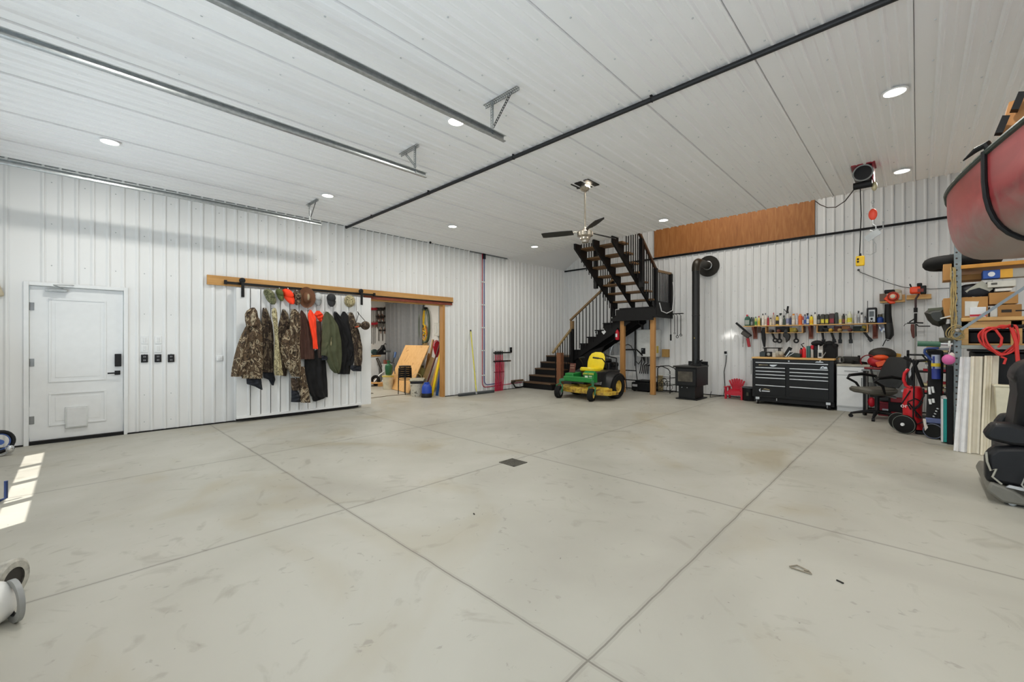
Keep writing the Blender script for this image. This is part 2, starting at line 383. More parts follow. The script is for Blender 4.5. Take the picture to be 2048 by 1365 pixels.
# man door
d = thing('door_1', 'white panelled steel man door in the left wall', 'door', (XL, .03, 0)); del d['category']; d['kind'] = 'structure'
m = MB(); m.box(XL - .07, XL - .025, -.415, .475, .045, 2.065); m.build('door_slab', WHITE, d, .003)
m = MB(); m.box(XL - .1, XL + .03, -.465, -.42, 0, 2.12).box(XL - .1, XL + .03, .48, .525, 0, 2.12).box(XL - .1, XL + .03, -.42, .48, 2.072, 2.12); m.build('door_frame', WHITE, d, .003)
m = MB(); m.box(XL - .1, XL + .02, -.42, .48, 0, .045); m.build('threshold', BLACK, d)
for i, (a, b, z0, z1) in enumerate(((-.25, .30, .80, 1.92), (-.25, .30, .22, .66))):
    m = MB(); w = .022; xx = XL - .025
    for q in ((a, b, z1 - w, z1), (a, b, z0, z0 + w), (a, a + w, z0 + w, z1 - w), (b - w, b, z0 + w, z1 - w)): m.box(xx, xx + .010, *q)
    m.box(xx, xx + .004, a + .06, b - .06, z0 + .06, z1 - .06); m.build('door_panel', WHITE, d, .003)
for z in (.32, 1.07, 1.80):
    m = MB(); m.cyl((XL - .012, -.42, z - .05), (XL - .012, -.42, z + .05), .009).box(XL - .024, XL - .018, -.42, -.375, z - .05, z + .05); m.build('hinge', BRUSH, d)
m = MB(); m.ob((XL + .02, -.18, 2.02), (.05, .2, .035)); c = m.build('door_closer', GALV, d, .004)
m = MB(); m.bar((XL + .045, -.12, 2.05), (XL + .16, -.2, 2.08), .018, .008).bar((XL + .16, -.2, 2.08), (XL + .04, -.02, 2.10), .018, .008); m.build('closer_arm', GALV, c)
m = MB(); m.box(XL - .025, XL + .012, .385, .455, .985, 1.165); m.build('keypad', BLK2, d, .006)
m = MB(); m.box(XL - .025, XL - .008, .385, .445, .865, .925); h = m.build('handle_plate', BLK2, d, .003)
m = MB(); m.cyl((XL - .008, .42, .895), (XL + .04, .42, .895), .012).bar((XL + .036, .43, .895), (XL + .036, .31, .893), .014, .02); m.build('lever', BLK2, h, .003)
m = MB(); m.box(XL - .025, XL + .004, -.10, .115, .17, .46); c = m.build('pet_flap', mat('#cfd2d2', .45), d, .006)
m = MB(); m.box(XL + .004, XL + .01, -.085, .10, .185, .445); m.build('flap_panel', OFFW, c, .004)
# switches and outlets
def plate(u, v, label, black, kindm='switch'):
    y, z = at_x(XL)(u, v); w, hh = (.078, .118) if black else (.078, .115)
    t = thing('power_outlet' if black else 'light_switch', label, 'outlet' if black else 'light switch', (XL, y, z), 0, local=True)
    m = MB(); m.box(0, .02 if black else .012, -w / 2, w / 2, -hh / 2, hh / 2); m.build('cover_plate', BLK2 if black else WHITE, t, .004)
    if black:
        for k in (-1, 1):
            m = MB(); m.ob((.021, .0, k * .026), (.006, .035, .032)); o = m.build('socket', mat('#3a3d42', .5), t, .004)
            m = MB(); m.ob((.0245, -.008, k * .026), (.002, .004, .012)).ob((.0245, .008, k * .026), (.002, .004, .012)); m.build('slot', mat('#c8c8c8', .5), o)
    else:
        m = MB(); m.ob((.014, 0, 0), (.008, .034, .066)); m.build('rocker', OFFW, t, .003)
    return t
plate(289, 681, 'white switch plate right of the man door, upper of the column nearest the door', False)
plate(289, 698, 'white switch plate directly above the black outlet nearest the man door', False)
plate(316.5, 681, 'white switch plate, upper one over the middle black outlet', False)
plate(316.5, 698, 'white switch plate directly above the middle black outlet', False)
plate(288.8, 718, 'black outlet on the left wall, nearest the man door', True)
plate(315.8, 717.5, 'black outlet on the left wall, middle of the row of three', True)
plate(342, 717.5, 'black outlet with no switch plate above it, farthest from the man door', True)
y, z = at_x(XL)(438.5, 717.5); t = thing('thermostat', 'small square white control with round dial on the wall left of the camouflage coats', 'thermostat', (XL, y, z), 0, local=True)
m = MB(); m.box(0, .025, -.045, .045, -.045, .045); m.build('case', WHITE, t, .01)
m = MB(); m.lathe((.025, 0, 0), [(.026, 0), (.026, .008), (.02, .01)], 18, (1, 0, 0)); m.build('dial', OFFW, t)
# ceiling sensor at wall top
t = thing('security_camera', 'small white security camera with black lens at the top of the left wall', 'camera', (XL, 5.6, 3.58)); y, z = at_x(XL)(856, 487)
m = MB(); m.cyl((XL, y, z + .03), (XL + .05, y, z + .03), .035); m.build('mount', WHITE, t)
m = MB(); m.cyl((XL + .05, y, z + .03), (XL + .12, y - .02, z - .01), .034); o = m.build('camera_body', WHITE, t)
m = MB(); m.cyl((XL + .12, y - .02, z - .01), (XL + .128, y - .022, z - .015), .027); m.build('lens', BLACK, o)
# header board and sliding barn door
t = thing('header_board', 'long bare wood board carrying the black sliding door rail', 'board', (XL, 3.9, 2.3))
m = MB(); m.box(XL + .02, XL + .06, 1.46, 6.42, 2.29, 2.415); m.box(XL + .02, XL + .06, 1.46, 1.95, 2.26, 2.29); m.build('plank', WOOD, t, .003)
m = MB(); m.box(XL + .02, XL + .05, 4.12, 6.40, 2.225, 2.29); m.build('stained_strip', mat('#7d3a28', .6, var=.2), t)  # dark red paints in the shade along the header underside
t = thing('door_rail', 'black flat steel rail of the sliding door on the wood board', 'door rail', (XL + .08, 3.9, 2.32))
m = MB(); m.box(XL + .085, XL + .093, 1.68, 4.35, 2.29, 2.33); m.box(XL + .064, XL + .072, 4.35, 6.40, 2.285, 2.305); m.build('rail', BLACKM, t)
for k in range(7):
    yy = 1.95 + k * .38; m = MB(); m.cyl((XL + .061, yy, 2.31), (XL + .1, yy, 2.31), .011, n=8); m.build('standoff', BLACKM, t)
for yy in (1.70, 4.32): m = MB(); m.box(XL + .08, XL + .115, yy - .02, yy + .02, 2.28, 2.35); m.build('end_stop', BLACKM, t, .003)
XD = XL + .165
t = thing('door_2', 'white ribbed sliding door hung with coats and hats', 'door', (XD, 3, 0)); del t['category']; t['kind'] = 'structure'
m = MB(); pl = lambda s, d_, q: (XD + d_ - .01, s, q); sheet(m, rib_profile(1.84, 4.0, LK0, LP), pl, .10, 2.235)
m.box(XD - .05, XD - .014, 1.84, 4.21, .06, 2.235).box(XD - .014, XD + .002, 4.0, 4.21, .06, 2.235).box(XD - .014, XD + .006, 1.84, 4.0, .06, .10)
m.build('panel', WALLM, t, smooth=False)
m = MB(); m.box(XD - .045, XD - .02, 1.84, 3.95, .02, .058); m.build('bottom_guide', BLACK, t)
for u, vv in ((486, 560), (724, 583)):
    y, z = at_x(XD + .02)(u, vv); z = 2.36
    m = MB(); m.box(XD + .003, XD + .012, y - .022, y + .022, z - .28, z - .02); h = m.build('strap_hanger', BLACKM, t)
    m = MB(); m.lathe((XD - .04, y, z), [(.03, 0), (.045, .002), (.045, .03), (.03, .032), (.012, .05)], 20, (1, 0, 0)); m.build('hanger_wheel', BLACKM, h)
    m = MB()
    for q in (.07, .17): m.cyl((XD + .012, y, z - q), (XD + .02, y, z - q), .01, n=6)
    m.build('bolt', BLACKM, h)
# ---- coats ----
C1 = camo('camo_brown', ['#33281d', '#64503b', '#15110d', '#b0a288'], 7.5); C2 = camo('camo_dark', ['#291f17', '#4d3e31', '#14100d', '#84745e'], 7)
C3 = camo('camo_green', ['#4c5038', '#6f7352', '#2b2c20', '#989777'], 9); C4 = camo('camo_tan', ['#8d8160', '#b5a982', '#3c3626', '#cdc49c'], 9)
BRN = mat('#553a31', .9, var=.1); OLV = mat('#4a4e36', .85, var=.12); BLKF = mat('#121214', .85, var=.2); HIV = mat('#ff3f12', .7, var=.04); LIN = mat('#1b1e26', .85)
def garment(parts, name, label, hook, lay=0, group='coats hanging on the sliding door'):
    xb = XD + .022 + .13 * lay
    r = thing(name, label, {'hunting_jacket': 'jacket', 'work_trousers': 'trousers', 'safety_vest': 'vest'}.get(name, 'coat'), (xb, hook, 1.9), 0, group)
    rnd = random.Random(sum(map(ord, label)))
    for pn, rows, mt, dep, off, nf in parts:
        N = 20; M2 = 26; rings = []; y0, y1 = rows[0][0], rows[-1][0]; ph = rnd.random() * 6; ph2 = rnd.random() * 6
        for i in range(M2 + 1):
            yy = y0 + (y1 - y0) * i / M2; k = 0
            while k < len(rows) - 2 and rows[k + 1][0] < yy: k += 1
            a, b = rows[k], rows[k + 1]; f = min(1, max(0, (yy - a[0]) / (b[0] - a[0] + 1e-6))); xl = a[1] + (b[1] - a[1]) * f; xr = a[2] + (b[2] - a[2]) * f
            ring = []; g = i / M2; env = min(1, .35 + g * 2.2)
            for j in range(N + 1):
                t = j / N; u = 400 + (xl + (xr - xl) * t) / 4.015; v = 520 + yy / 4.015; off = min(off, .03); p = onx(u, v, xb + off)
                prof = max(0, sin(pi * (.04 + .92 * t))) ** .55
                fold = .5 + .5 * sin(nf * 2 * pi * t + ph + 1.2 * sin(g * 5 + ph2)); cr = .12 * sin(g * 23 + 6 * t + ph)
                dd = min(dep, .16) * .62 * env * prof * (.52 + .40 * fold + cr); ring.append((p.x + dd, p.y, p.z))
            for j in range(N, -1, -2):
                q = ring[j]; ring.append((xb + off - .004 + .0, q[1], q[2]))
            rings.append(ring)
        m = MB(); m.loft(rings); m.build(pn, mt, r)
    rw = parts[0][1][0]; p = onx(400 + (rw[1] + rw[2]) / 8.03, 520 + rw[0] / 4.015, xb); m = MB(); m.tube([(XD - .002, p.y, p.z + .0), (xb + .02, p.y, p.z + .01), (xb + .03, p.y, p.z - .02)], .006, 6); m.build('hanging_hook', STEEL, r)
    return r
garment([('body', [(470, 395, 475), (520, 375, 492), (600, 345, 500), (700, 335, 500), (800, 340, 502), (900, 335, 500), (955, 335, 498)], C1, .2, .0, 3),
         ('hood', [(386, 415, 437), (410, 375, 455), (440, 360, 462), (490, 362, 470), (535, 372, 462)], C1, .20, .03, 1.3),
         ('sleeve', [(540, 365, 392), (620, 325, 395), (700, 295, 392), (800, 270, 385), (880, 255, 360), (940, 248, 338)], C1, .2, .03, 1.5),
         ('lining', [(950, 372, 490), (1000, 375, 495), (1020, 440, 497), (1045, 488, 500)], LIN, .10, .0, 2)],
        'hunting_jacket', 'large camouflage jacket with black lining, leftmost on the sliding door', 1.9, 1)
garment([('body', [(388, 505, 530), (420, 500, 545), (520, 492, 580), (640, 490, 590), (760, 495, 590), (870, 500, 590), (905, 505, 588)], C2, .2, 0, 3),
         ('lining', [(905, 505, 590), (950, 510, 600), (965, 550, 604), (1010, 578, 588)], LIN, .1, 0, 2)],
        'hunting_jacket', 'dark brown camouflage jacket, second from the left on the sliding door', 2.4)
garment([('body', [(390, 588, 606), (420, 572, 618), (520, 590, 622), (640, 600, 626), (760, 596, 640), (870, 592, 656), (930, 600, 664)], C4, .16, .08, 1.5)],
        'hunting_jacket', 'narrow pale green camouflage vest between two dark camouflage jackets', 2.5, 1)
garment([('body', [(400, 662, 680), (440, 652, 708), (520, 630, 722), (640, 620, 730), (760, 640, 720), (880, 650, 700), (935, 655, 692)], C2, .17, .0, 2.5)],
        'hunting_jacket', 'dark camouflage jacket mostly behind the big camouflage bib overalls', 2.7)
garment([('body', [(398, 738, 765), (430, 725, 800), (520, 722, 808), (640, 716, 800), (720, 720, 800), (820, 700, 808), (880, 706, 808), (940, 735, 805)], C1, .22, .05, 3),
         ('sleeve', [(560, 700, 740), (640, 650, 738), (720, 640, 730), (800, 660, 735), (880, 690, 745)], C1, .18, .08, 1.5)],
        'hunting_jacket', 'camouflage reed pattern jacket in the middle above the camouflage trousers', 3.0, 1)
garment([('leg', [(950, 728, 797), (1000, 730, 800), (1050, 733, 802)], C2, .13, .0, 1.5), ('leg', [(860, 812, 838), (950, 800, 850), (1050, 800, 872), (1148, 808, 884)], C1, .13, .05, 1.5),
         ('cuff', [(1045, 733, 780), (1100, 733, 802), (1144, 730, 806)], LIN, .12, .01, 1.)],
        'work_trousers', 'camouflage trousers hanging below the middle camouflage jacket', 3.0, 1)
garment([('body', [(410, 808, 820), (440, 800, 845), (520, 795, 878), (640, 792, 900), (740, 800, 914), (800, 803, 918)], BRN, .2, .03, 3.4)],
        'work_jacket', 'plain brown jacket left of the bright orange vest', 3.1)
garment([('body', [(405, 880, 892), (440, 865, 915), (470, 868, 928), (560, 885, 932), (640, 902, 938), (718, 908, 944)], HIV, .13, .14, 1.5)],
        'safety_vest', 'blaze orange vest folded narrow in front of the brown jacket', 3.3, 1)
garment([('hood', [(412, 935, 960), (440, 915, 985), (465, 935, 992), (500, 962, 970)], HIV, .12, .07, 1.2), ('sleeve', [(495, 932, 972), (600, 936, 976), (700, 940, 975), (790, 948, 972)], mat('#50403a', .9), .12, .02, 1.3)],
        'work_jacket', 'jacket with orange collar and grey brown sleeve right of the orange vest', 3.4)
garment([('body', [(420, 1010, 1026), (450, 990, 1060), (530, 980, 1105), (640, 976, 1128), (740, 980, 1134), (820, 1020, 1132), (880, 1045, 1125), (912, 1080, 1112)], OLV, .22, .03, 2.6),
         ('sleeve', [(560, 985, 1040), (660, 975, 1042), (740, 972, 1035), (770, 972, 1033)], OLV, .14, .15, 1.2), ('lining', [(765, 976, 1030), (808, 978, 1026)], LIN, .1, .17, 1.),
         ('camo_trim', [(560, 1040, 1052), (660, 1036, 1058), (700, 1040, 1056)], C4, .1, .17, 1.)],
        'hunting_coat', 'olive green coat with camouflage trim, right of the orange vest', 3.5, 1)
garment([('body', [(418, 1080, 1095), (440, 1072, 1110), (520, 1085, 1200), (640, 1120, 1240), (760, 1120, 1248), (860, 1112, 1205), (920, 1105, 1198)], BLKF, .17, .0, 3),
         ('sleeve', [(418, 1145, 1162), (450, 1130, 1190), (520, 1135, 1205), (640, 1150, 1245), (760, 1175, 1250), (850, 1180, 1225)], BLKF, .15, .08, 1.5)],
        'fleece_jacket', 'black jacket with two peaks right of the olive coat', 3.8)
garment([('body', [(426, 1200, 1222), (450, 1190, 1235), (520, 1200, 1255), (600, 1215, 1278), (700, 1235, 1298), (800, 1240, 1300), (850, 1240, 1292)], C2, .17, .02, 2.2),
         ('lining', [(850, 1210, 1295), (880, 1205, 1294), (897, 1230, 1294)], LIN, .1, .02, 2)],
        'hunting_jacket', 'dark camouflage jacket, rightmost under the hanging cap', 4.0, 1)
garment([('leg', [(725, 848, 990), (795, 840, 1005), (880, 838, 1010), (1000, 860, 1020), (1080, 880, 1022), (1105, 900, 1022)], BLKF, .13, .0, 3.3), ('cuff', [(1100, 900, 1020), (1120, 902, 985), (1138, 908, 925)], BLKF, .11, .0, 2)],
        'work_trousers', 'black trousers hanging below the brown and orange coats', 3.4)
# ---- hats ----
def cap(x0, x1, y0, y1, mt, label, name='baseball_cap', cat='cap', tilt=0., brim=True, bm=None, fr=.6):
    q = lambda x, y: onx(400 + x / 4.015, 520 + y / 4.015, XD + .06)
    a, b = q(x0, y0), q(x1, y1); c = (a + b) / 2; w = abs(b.y - a.y) / 2; h = abs(a.z - b.z) / 2
    t = thing(name, label, cat, (XD + .01, c.y, c.z + h), 0, 'hats on the sliding door')
    m = MB(); N = 18; cz = c.z + h * (1 - fr); rings = []
    for i in range(9):
        g = i / 8; rr = cos(g * pi / 2) ** .6 if i < 8 else .02
        rings.append([(XD + .012 + .11 * sin(g * pi / 2), c.y + tilt * (sin(2 * pi * k / N)) * h * fr + w * .93 * rr * cos(2 * pi * k / N), cz + h * fr * rr * sin(2 * pi * k / N)) for k in range(N)])
    m.loft(rings); m.build('crown', mt, t)
    if brim:
        m = MB(); rings = []
        for i in range(7):
            g = i / 6; zz = cz - h * fr * .55 - (2 * h * (1 - fr) + h * fr * .1) * g; ww = w * (1 - g ** 2.6 * .75) * .93; row = []
            for k in range(9):
                s = -1 + k / 4; row.append((XD + .095 - .05 * s * s + .01 * g, c.y + tilt * (zz - cz) + ww * s, zz))
            rings.append(row + [(p[0] - .006, p[1], p[2]) for p in row[::-1]])
        m.loft(rings); m.build('brim', bm or mt, t)
    m = MB(); m.sph((XD + .122, c.y, cz), (.004, .008, .008), 8, 5); m.build('button', mt, t)
    m = MB(); m.tube([(XD + .003, c.y, c.z + h + .02), (XD + .03, c.y, c.z + h + .012), (XD + .035, c.y, c.z + h - .01)], .003, 6); 
    tag(m.build('wall_hook', STEEL), 'small metal hook above the ' + ' '.join(label.split(',')[0].split()[:8]), 'hook', 'hooks for the hats')
cap(515, 605, 230, 378, C3, 'grey green camouflage cap, leftmost of the hats', tilt=-.3)
cap(613, 672, 230, 347, mat('#5a6136', .85), 'plain olive green cap beside the orange cap', tilt=-.2)
cap(665, 757, 230, 375, HIV, 'bright orange cap left of the brown brimmed hat', tilt=-.35)
cap(745, 820, 245, 383, C2, 'dark camouflage cap partly behind the brown brimmed hat')
cap(915, 984, 262, 387, mat('#b9bcbd', .8), 'light grey cap with charcoal crown right of the brimmed hat', bm=mat('#8e9192', .8))
cap(1022, 1095, 270, 395, mat('#2b2c2e', .85), 'charcoal black cap hanging alone above the black jacket')
cap(1163, 1252, 280, 385, C4, 'round tan and black camouflage cap near the right edge of the sliding door', brim=False, fr=1.)
q = lambda x, y, o=.06: onx(400 + x / 4.015, 520 + y / 4.015, XD + o)
c = q(858, 304); t = thing('brimmed_hat', 'brown wide brimmed hat above the coats', 'hat', (XD + .01, c.y, c.z + .17), 0, 'hats on the sliding door')
m = MB(); rings = []
for r_, dx in ((.02, .03), (.09, .03), (.13, .035), (.165, .06), (.168, .066), (.13, .045), (.09, .04)):
    rings.append([(XD + .0 + dx + .02 * cos(4 * pi * k / 28), c.y + r_ * .88 * cos(2 * pi * k / 28), c.z + r_ * 1.14 * sin(2 * pi * k / 28)) for k in range(28)])
m.loft(rings); m.build('brim', mat('#6b452c', .75, var=.12), t)
m = MB(); m.sph((XD + .05, c.y, c.z), (.10, .072, .10), 18, 10); m.build('crown', mat('#704a30', .75, var=.12), t)
m = MB(); m.sph((XD + .12, c.y, c.z + .0), (.034, .03, .062), 14, 8); m.build('badge', mat('#9c8f74', .8), t)
c = q(1300, 530); t = thing('baseball_cap', 'dark camouflage cap with orange lining hanging sideways over the door edge', 'cap', (XD + .05, c.y, c.z + .15), 0, 'hats on the sliding door')
a = q(1275, 525, .32); b = q(1328, 530, .32); e = q(1255, 540, .33)
m = MB(); m.sph((b.x, b.y, b.z), (.10, .085, .085), 16, 10); m.build('crown', C2, t)
m = MB(); m.sph((a.x, a.y - .03, a.z - .005), (.09, .085, .05), 14, 8); m.build('brim', C2, t)
m = MB(); m.ob((e.x + .05, e.y - .01, e.z), (.05, .06, .02), (.3, 0, 0)); m.build('lining', mat('#b8451f', .8), t, .005)
p = q(1265, 418, .2); m = MB(); m.tube([p, p + V((.03, .005, -.05)), a + V((0, -.06, .03))], .006, 6).tube([p, p + V((.04, .02, -.06)), b + V((0, 0, .08))], .006, 6); m.build('strap', BLKF, t)
# ---- overhead door tracks with perforated hangers ----
def track(x, y0, y1, label, curve=False):
    t = thing('door_track', label, 'door track', (x, y1, 3.34), 0, 'overhead door tracks'); z = 3.34
    if curve: path = [(x, YF, 2.6), (x, YF, 2.9)] + [(x, YF + .38 * (1 - cos(a)), 2.95 + .39 * sin(a)) for a in [i * pi / 16 for i in range(9)]] + [(x, y1, z)]
    else: path = [(x, YF, 2.6), (x, YF, 2.9)] + [(x, YF + .38 * (1 - cos(a)), 2.95 + .39 * sin(a)) for a in [i * pi / 16 for i in range(9)]] + [(x, y1, z)]
    prof = [(-.012, -.030), (.018, -.030), (.022, -.022), (.018, -.026), (-.008, -.026), (-.008, .026), (.018, .026), (.026, .018), (.030, .020), (.020, .031), (-.012, .031)]
    rings = []
    for i, p in enumerate(path):
        a = V(path[max(0, i - 1)]); b = V(path[min(len(path) - 1, i + 1)]); d_ = (b - a).normalized(); n = V((1, 0, 0)).cross(d_)
        rings.append([V(p) + V((1, 0, 0)) * q[0] + n * q[1] for q in prof])
    m = MB(); m.loft(rings); m.build('rail', GALV, t)
    m = MB(); yy = y0
    while yy < y1: m.cyl((x - .014, yy, z), (x - .010, yy, z), .006, n=6); yy += .3
    m.box(x - .05, x - .013, y0, y1 - .25, z + .027, z + .031); m.box(x - .016, x - .012, y0, y1 - .25, z - .03, z + .031); m.build('angle_iron', GALV, t)
    return t
def perf(m, p0, p1, w=.03, up=(0, 1, 0)):
    p0, p1 = V(p0), V(p1); d_ = p1 - p0; L_ = d_.length; d_.normalize(); a = d_.cross(V(up)).normalized() * (w / 2); e = a.normalized() * .007
    m.bar(p0 - a + e / 2, p1 - a + e / 2, .007, .003, up).bar(p0 + a - e / 2, p1 + a - e / 2, .007, .003, up)
    n = max(2, int(L_ / .024))
    for i in range(n + 1): c = p0 + d_ * (L_ * i / n); m.bar(c - a, c + a, .003, .009, d_)
def hanger(t, x, y, dx, dark=True):
    m = MB(); a = (x - .10 if dx > 0 else x - .32, y, H - .02); b = (x + .34 if dx > 0 else x + .06, y, H - .02)
    perf(m, a, b, .034, (0, 0, 1)); perf(m, (a[0], y + .018, H - .03), (b[0], y + .018, H - .03), .03, (0, 1, 0)); m.build('ceiling_strap', GALV, t)
    m = MB(); perf(m, (x, y, H - .02), (x, y, 3.36), .03); m.box(x - .012, x + .012, y + .012, y + .015, 3.32, H - .02); m.build('drop_strap', GALV, t)
    m = MB(); perf(m, (x + dx * .24, y + .02, H - .02), (x + .0, y + .02, 3.40), .028); m.build('brace', mat('#4a4c4d', .5, .6) if dark else GALV, t)
T1 = track(-2.93, .2, 2.93, 'galvanized overhead door track nearest the centre of the ceiling'); hanger(T1, -2.93, 2.76, 1)
T2 = track(-4.25, .2, 2.92, 'galvanized overhead door track, middle of the three'); hanger(T2, -4.25, 2.76, -1, False)
T3 = track(-7.3, -.3, 2.9, 'galvanized overhead door track running close along the left wall', True); hanger(T3, -7.3, 2.70, 1)
# black pipe under the ceiling
t = thing('ceiling_pipe', 'long black pipe crossing the whole ceiling', 'pipe', (-2, 3.76, H - .04))
m = MB(); m.tube([(XL + .01, 3.76, H - .035), (-5.6, 3.765, H - .035), (-2.9, 3.76, H - .035), (-.2, 3.765, H - .035), (XR - .01, 3.76, H - .035)], .024, 12); m.build('pipe', mat('#14161a', .5), t)
for x in (-7.2, -5.4, -3.6, -1.8, .0, 1.8, 3.6): m = MB(); m.torus((x, 3.762, H - .035), (1, 0, 0), .026, .003, 14, 5); m.box(x - .01, x + .01, 3.74, 3.785, H - .012, H); m.build('clip', BLACK, t)
# ---- floor drain ----
t = thing('floor_drain', 'square steel grate set in the concrete floor near its middle', 'drain', (-3.23, 3.37, 0))
m = MB(); a0, a1, b0, b1 = -3.345, -3.115, 3.26, 3.475; m.box(a0, a1, b0, b0 + .012, .0, .006).box(a0, a1, b1 - .012, b1, 0, .006).box(a0, a0 + .012, b0, b1, 0, .006).box(a1 - .012, a1, b0, b1, 0, .006)
for k in range(9): q_ = a0 + .02 + k * .0235; m.box(q_, q_ + .009, b0, b1, 0, .005)
for k in range(8): q_ = b0 + .02 + k * .0245; m.box(a0, a1, q_, q_ + .009, 0, .0052)
m.build('grate', mat('#5d5a52', .7, .4), t); m = MB(); m.box(a0, a1, b0, b1, .0002, .0012); m.build('sump', mat('#1b1a17', .9), t)
# ================= WORKSHOP THROUGH THE OPENING =================
YP = 7.3
t = thing('curtain', 'long grey curtain in the workshop beyond the opening', 'curtain', (-11.6, YP - .08, 0))
m = MB(); N = 90; YF_ = .055; xa, xb_ = SX + .02, -10.68; rows = []
for z in (.12, 1.0, 2.0, 2.6):
    rows.append([(xa + (xb_ - xa) * i / N, YP - .09 + YF_ * sin(i * .62 + .3 * z) + .015 * sin(i * 1.7), z) for i in range(N + 1)] + [(xa + (xb_ - xa) * i / N, YP - .085 + YF_ * sin(i * .62 + .3 * z) + .015 * sin(i * 1.7), z) for i in range(N, -1, -1)])
m.loft(rows); m.build('fabric', mat('#85878a', .85, var=.05), t, ang=80); m = MB(); m.cyl((xa, YP - .09, 2.63), (xb_ + .1, YP - .09, 2.63), .012); m.build('curtain_rod', STEEL, t)
m = MB(); m.box(-9.95, -8.5, YP - .03, YP - .001, 0, 2.7); struct(m.build('trim_9', mat('#7c807e', .6)), 'grey painted strip of the workshop wall')
y = ony(877.5, 660, YP - .03); t = thing('electric_box', 'pale grey box on the grey wall seen just left of the wooden jamb', 'box', (y.x, YP - .04, y.z))
m = MB(); m.box(y.x - .12, y.x + .12, YP - .11, YP - .035, y.z - .19, y.z + .19); m.build('housing', mat('#c9cac4', .5), t, .008); m = MB(); m.box(y.x - .03, y.x - .0, YP - .12, YP - .11, y.z - .1, y.z + .1); m.build('label_plate', WHITE, t)
# cabinet on the far wall with its worktop and the tools on it
t = thing('white_cabinet', 'white cabinet standing in the workshop behind the hand truck', 'cabinet', (-12.55, 6.2, 0))
m = MB(); m.box(SX + .02, -12.3, 5.2, 6.68, 0, .86); m.build('body', OFFW, t, .004)
for a, b in ((5.22, 5.94), (5.96, 6.66)): m = MB(); m.box(-12.298, -12.28, a, b, .1, .84); d = m.build('door', WHITE, t, .003); m = MB(); m.cyl((-12.26, b - .06, .6), (-12.26, b - .06, .75), .006).cyl((-12.28, b - .06, .61), (-12.26, b - .06, .61), .004); m.build('handle', STEEL, d)
m = MB(); m.box(SX + .02, -12.26, 5.15, 6.72, .862, .90); m.build('worktop', WOODX, t, .003)
c = onx(748, 706, -12.5); t = thing('circular_saw', 'teal circular saw lying on the workshop cabinet', 'saw', (c.x, c.y, .905))
m = MB(); m.cyl((-12.52, c.y - .0, 1.0), (-12.44, c.y, 1.0), .09, n=20); m.build('blade_guard', mat('#2c3f40', .5), t, .004); m = MB(); m.sph((-12.55, c.y + .02, 1.0), (.1, .14, .07)); m.ob((-12.5, c.y + .12, 1.02), (.06, .2, .05)); m.build('motor_housing', mat('#1f6f68', .4), t)
m = MB(); m.ob((-12.49, c.y + .02, .91), (.18, .34, .008)); m.build('base_plate', DKGREY, t); m = MB(); m.tube([(-12.5, c.y + .1, 1.02), (-12.5, c.y + .2, 1.1), (-12.5, c.y + .26, .98)], .02); m.build('handle', BLACK, t)
c = onx(764, 702, -12.4); t = thing('bench_grinder', 'dark angular tool standing at the right end of the workshop cabinet', 'tool', (c.x, c.y, .905))
m = MB(); m.prism([(c.y - .17, .91), (c.y + .12, .91), (c.y + .12, 1.06), (c.y + .07, 1.22), (c.y + .02, 1.22), (c.y - .04, 1.10), (c.y - .17, 1.0)], 'x', -12.48, -12.36); m.build('housing', BLK2, t, .01)
m = MB(); m.tube([(-12.42, c.y + .05, 1.2), (-12.42, c.y + .12, 1.27), (-12.42, c.y + .16, 1.24)], .012); m.build('handle', BLACK, t)
# hand truck
c = onx(751, 752, -11.9); t = thing('hand_truck', 'aluminium hand truck with black tyre beside the workshop cabinet', 'hand truck', (-11.9, c.y, 0))
for yy in (c.y, c.y + .38):
    m = MB(); m.torus((-11.9, yy, .155), (.5, -.85, 0), .11, .045, 26, 10); w = m.build('tyre', RUB, t); m = MB(); m.cyl((-11.92, yy + .02, .155), (-11.88, yy - .03, .155), .05); m.build('wheel_hub', STEEL, w)
m = MB(); m.tube([(-11.85, c.y - .12, .05), (-11.85, c.y + .12, .32), (-11.85, c.y + .3, .42)], .022).tube([(-11.8, c.y + .12, .05), (-11.8, c.y + .24, .2), (-11.8, c.y + .4, .32)], .02).box(-11.86, -11.5, c.y + .1, c.y + .3, .0, .03); m.build('frame', mat('#c9cccd', .35, .7), t)
c = onx(760, 731, -12.15); t = thing('dark_strip', 'narrow dark metal strip leaning against the white workshop cabinet', 'strip', (-12.1, c.y, 0))
m = MB(); m.bar((-12.18, c.y - .09, .82), (-12.0, c.y + .12, .18), .08, .02, (1, 0, 0)); m.build('strip', mat('#443d36', .5, .4), t); m = MB(); m.bar((-12.165, c.y - .08, .78), (-12.0, c.y + .1, .25), .015, .026, (1, 0, 0)); m.build('edge', STEEL, t)
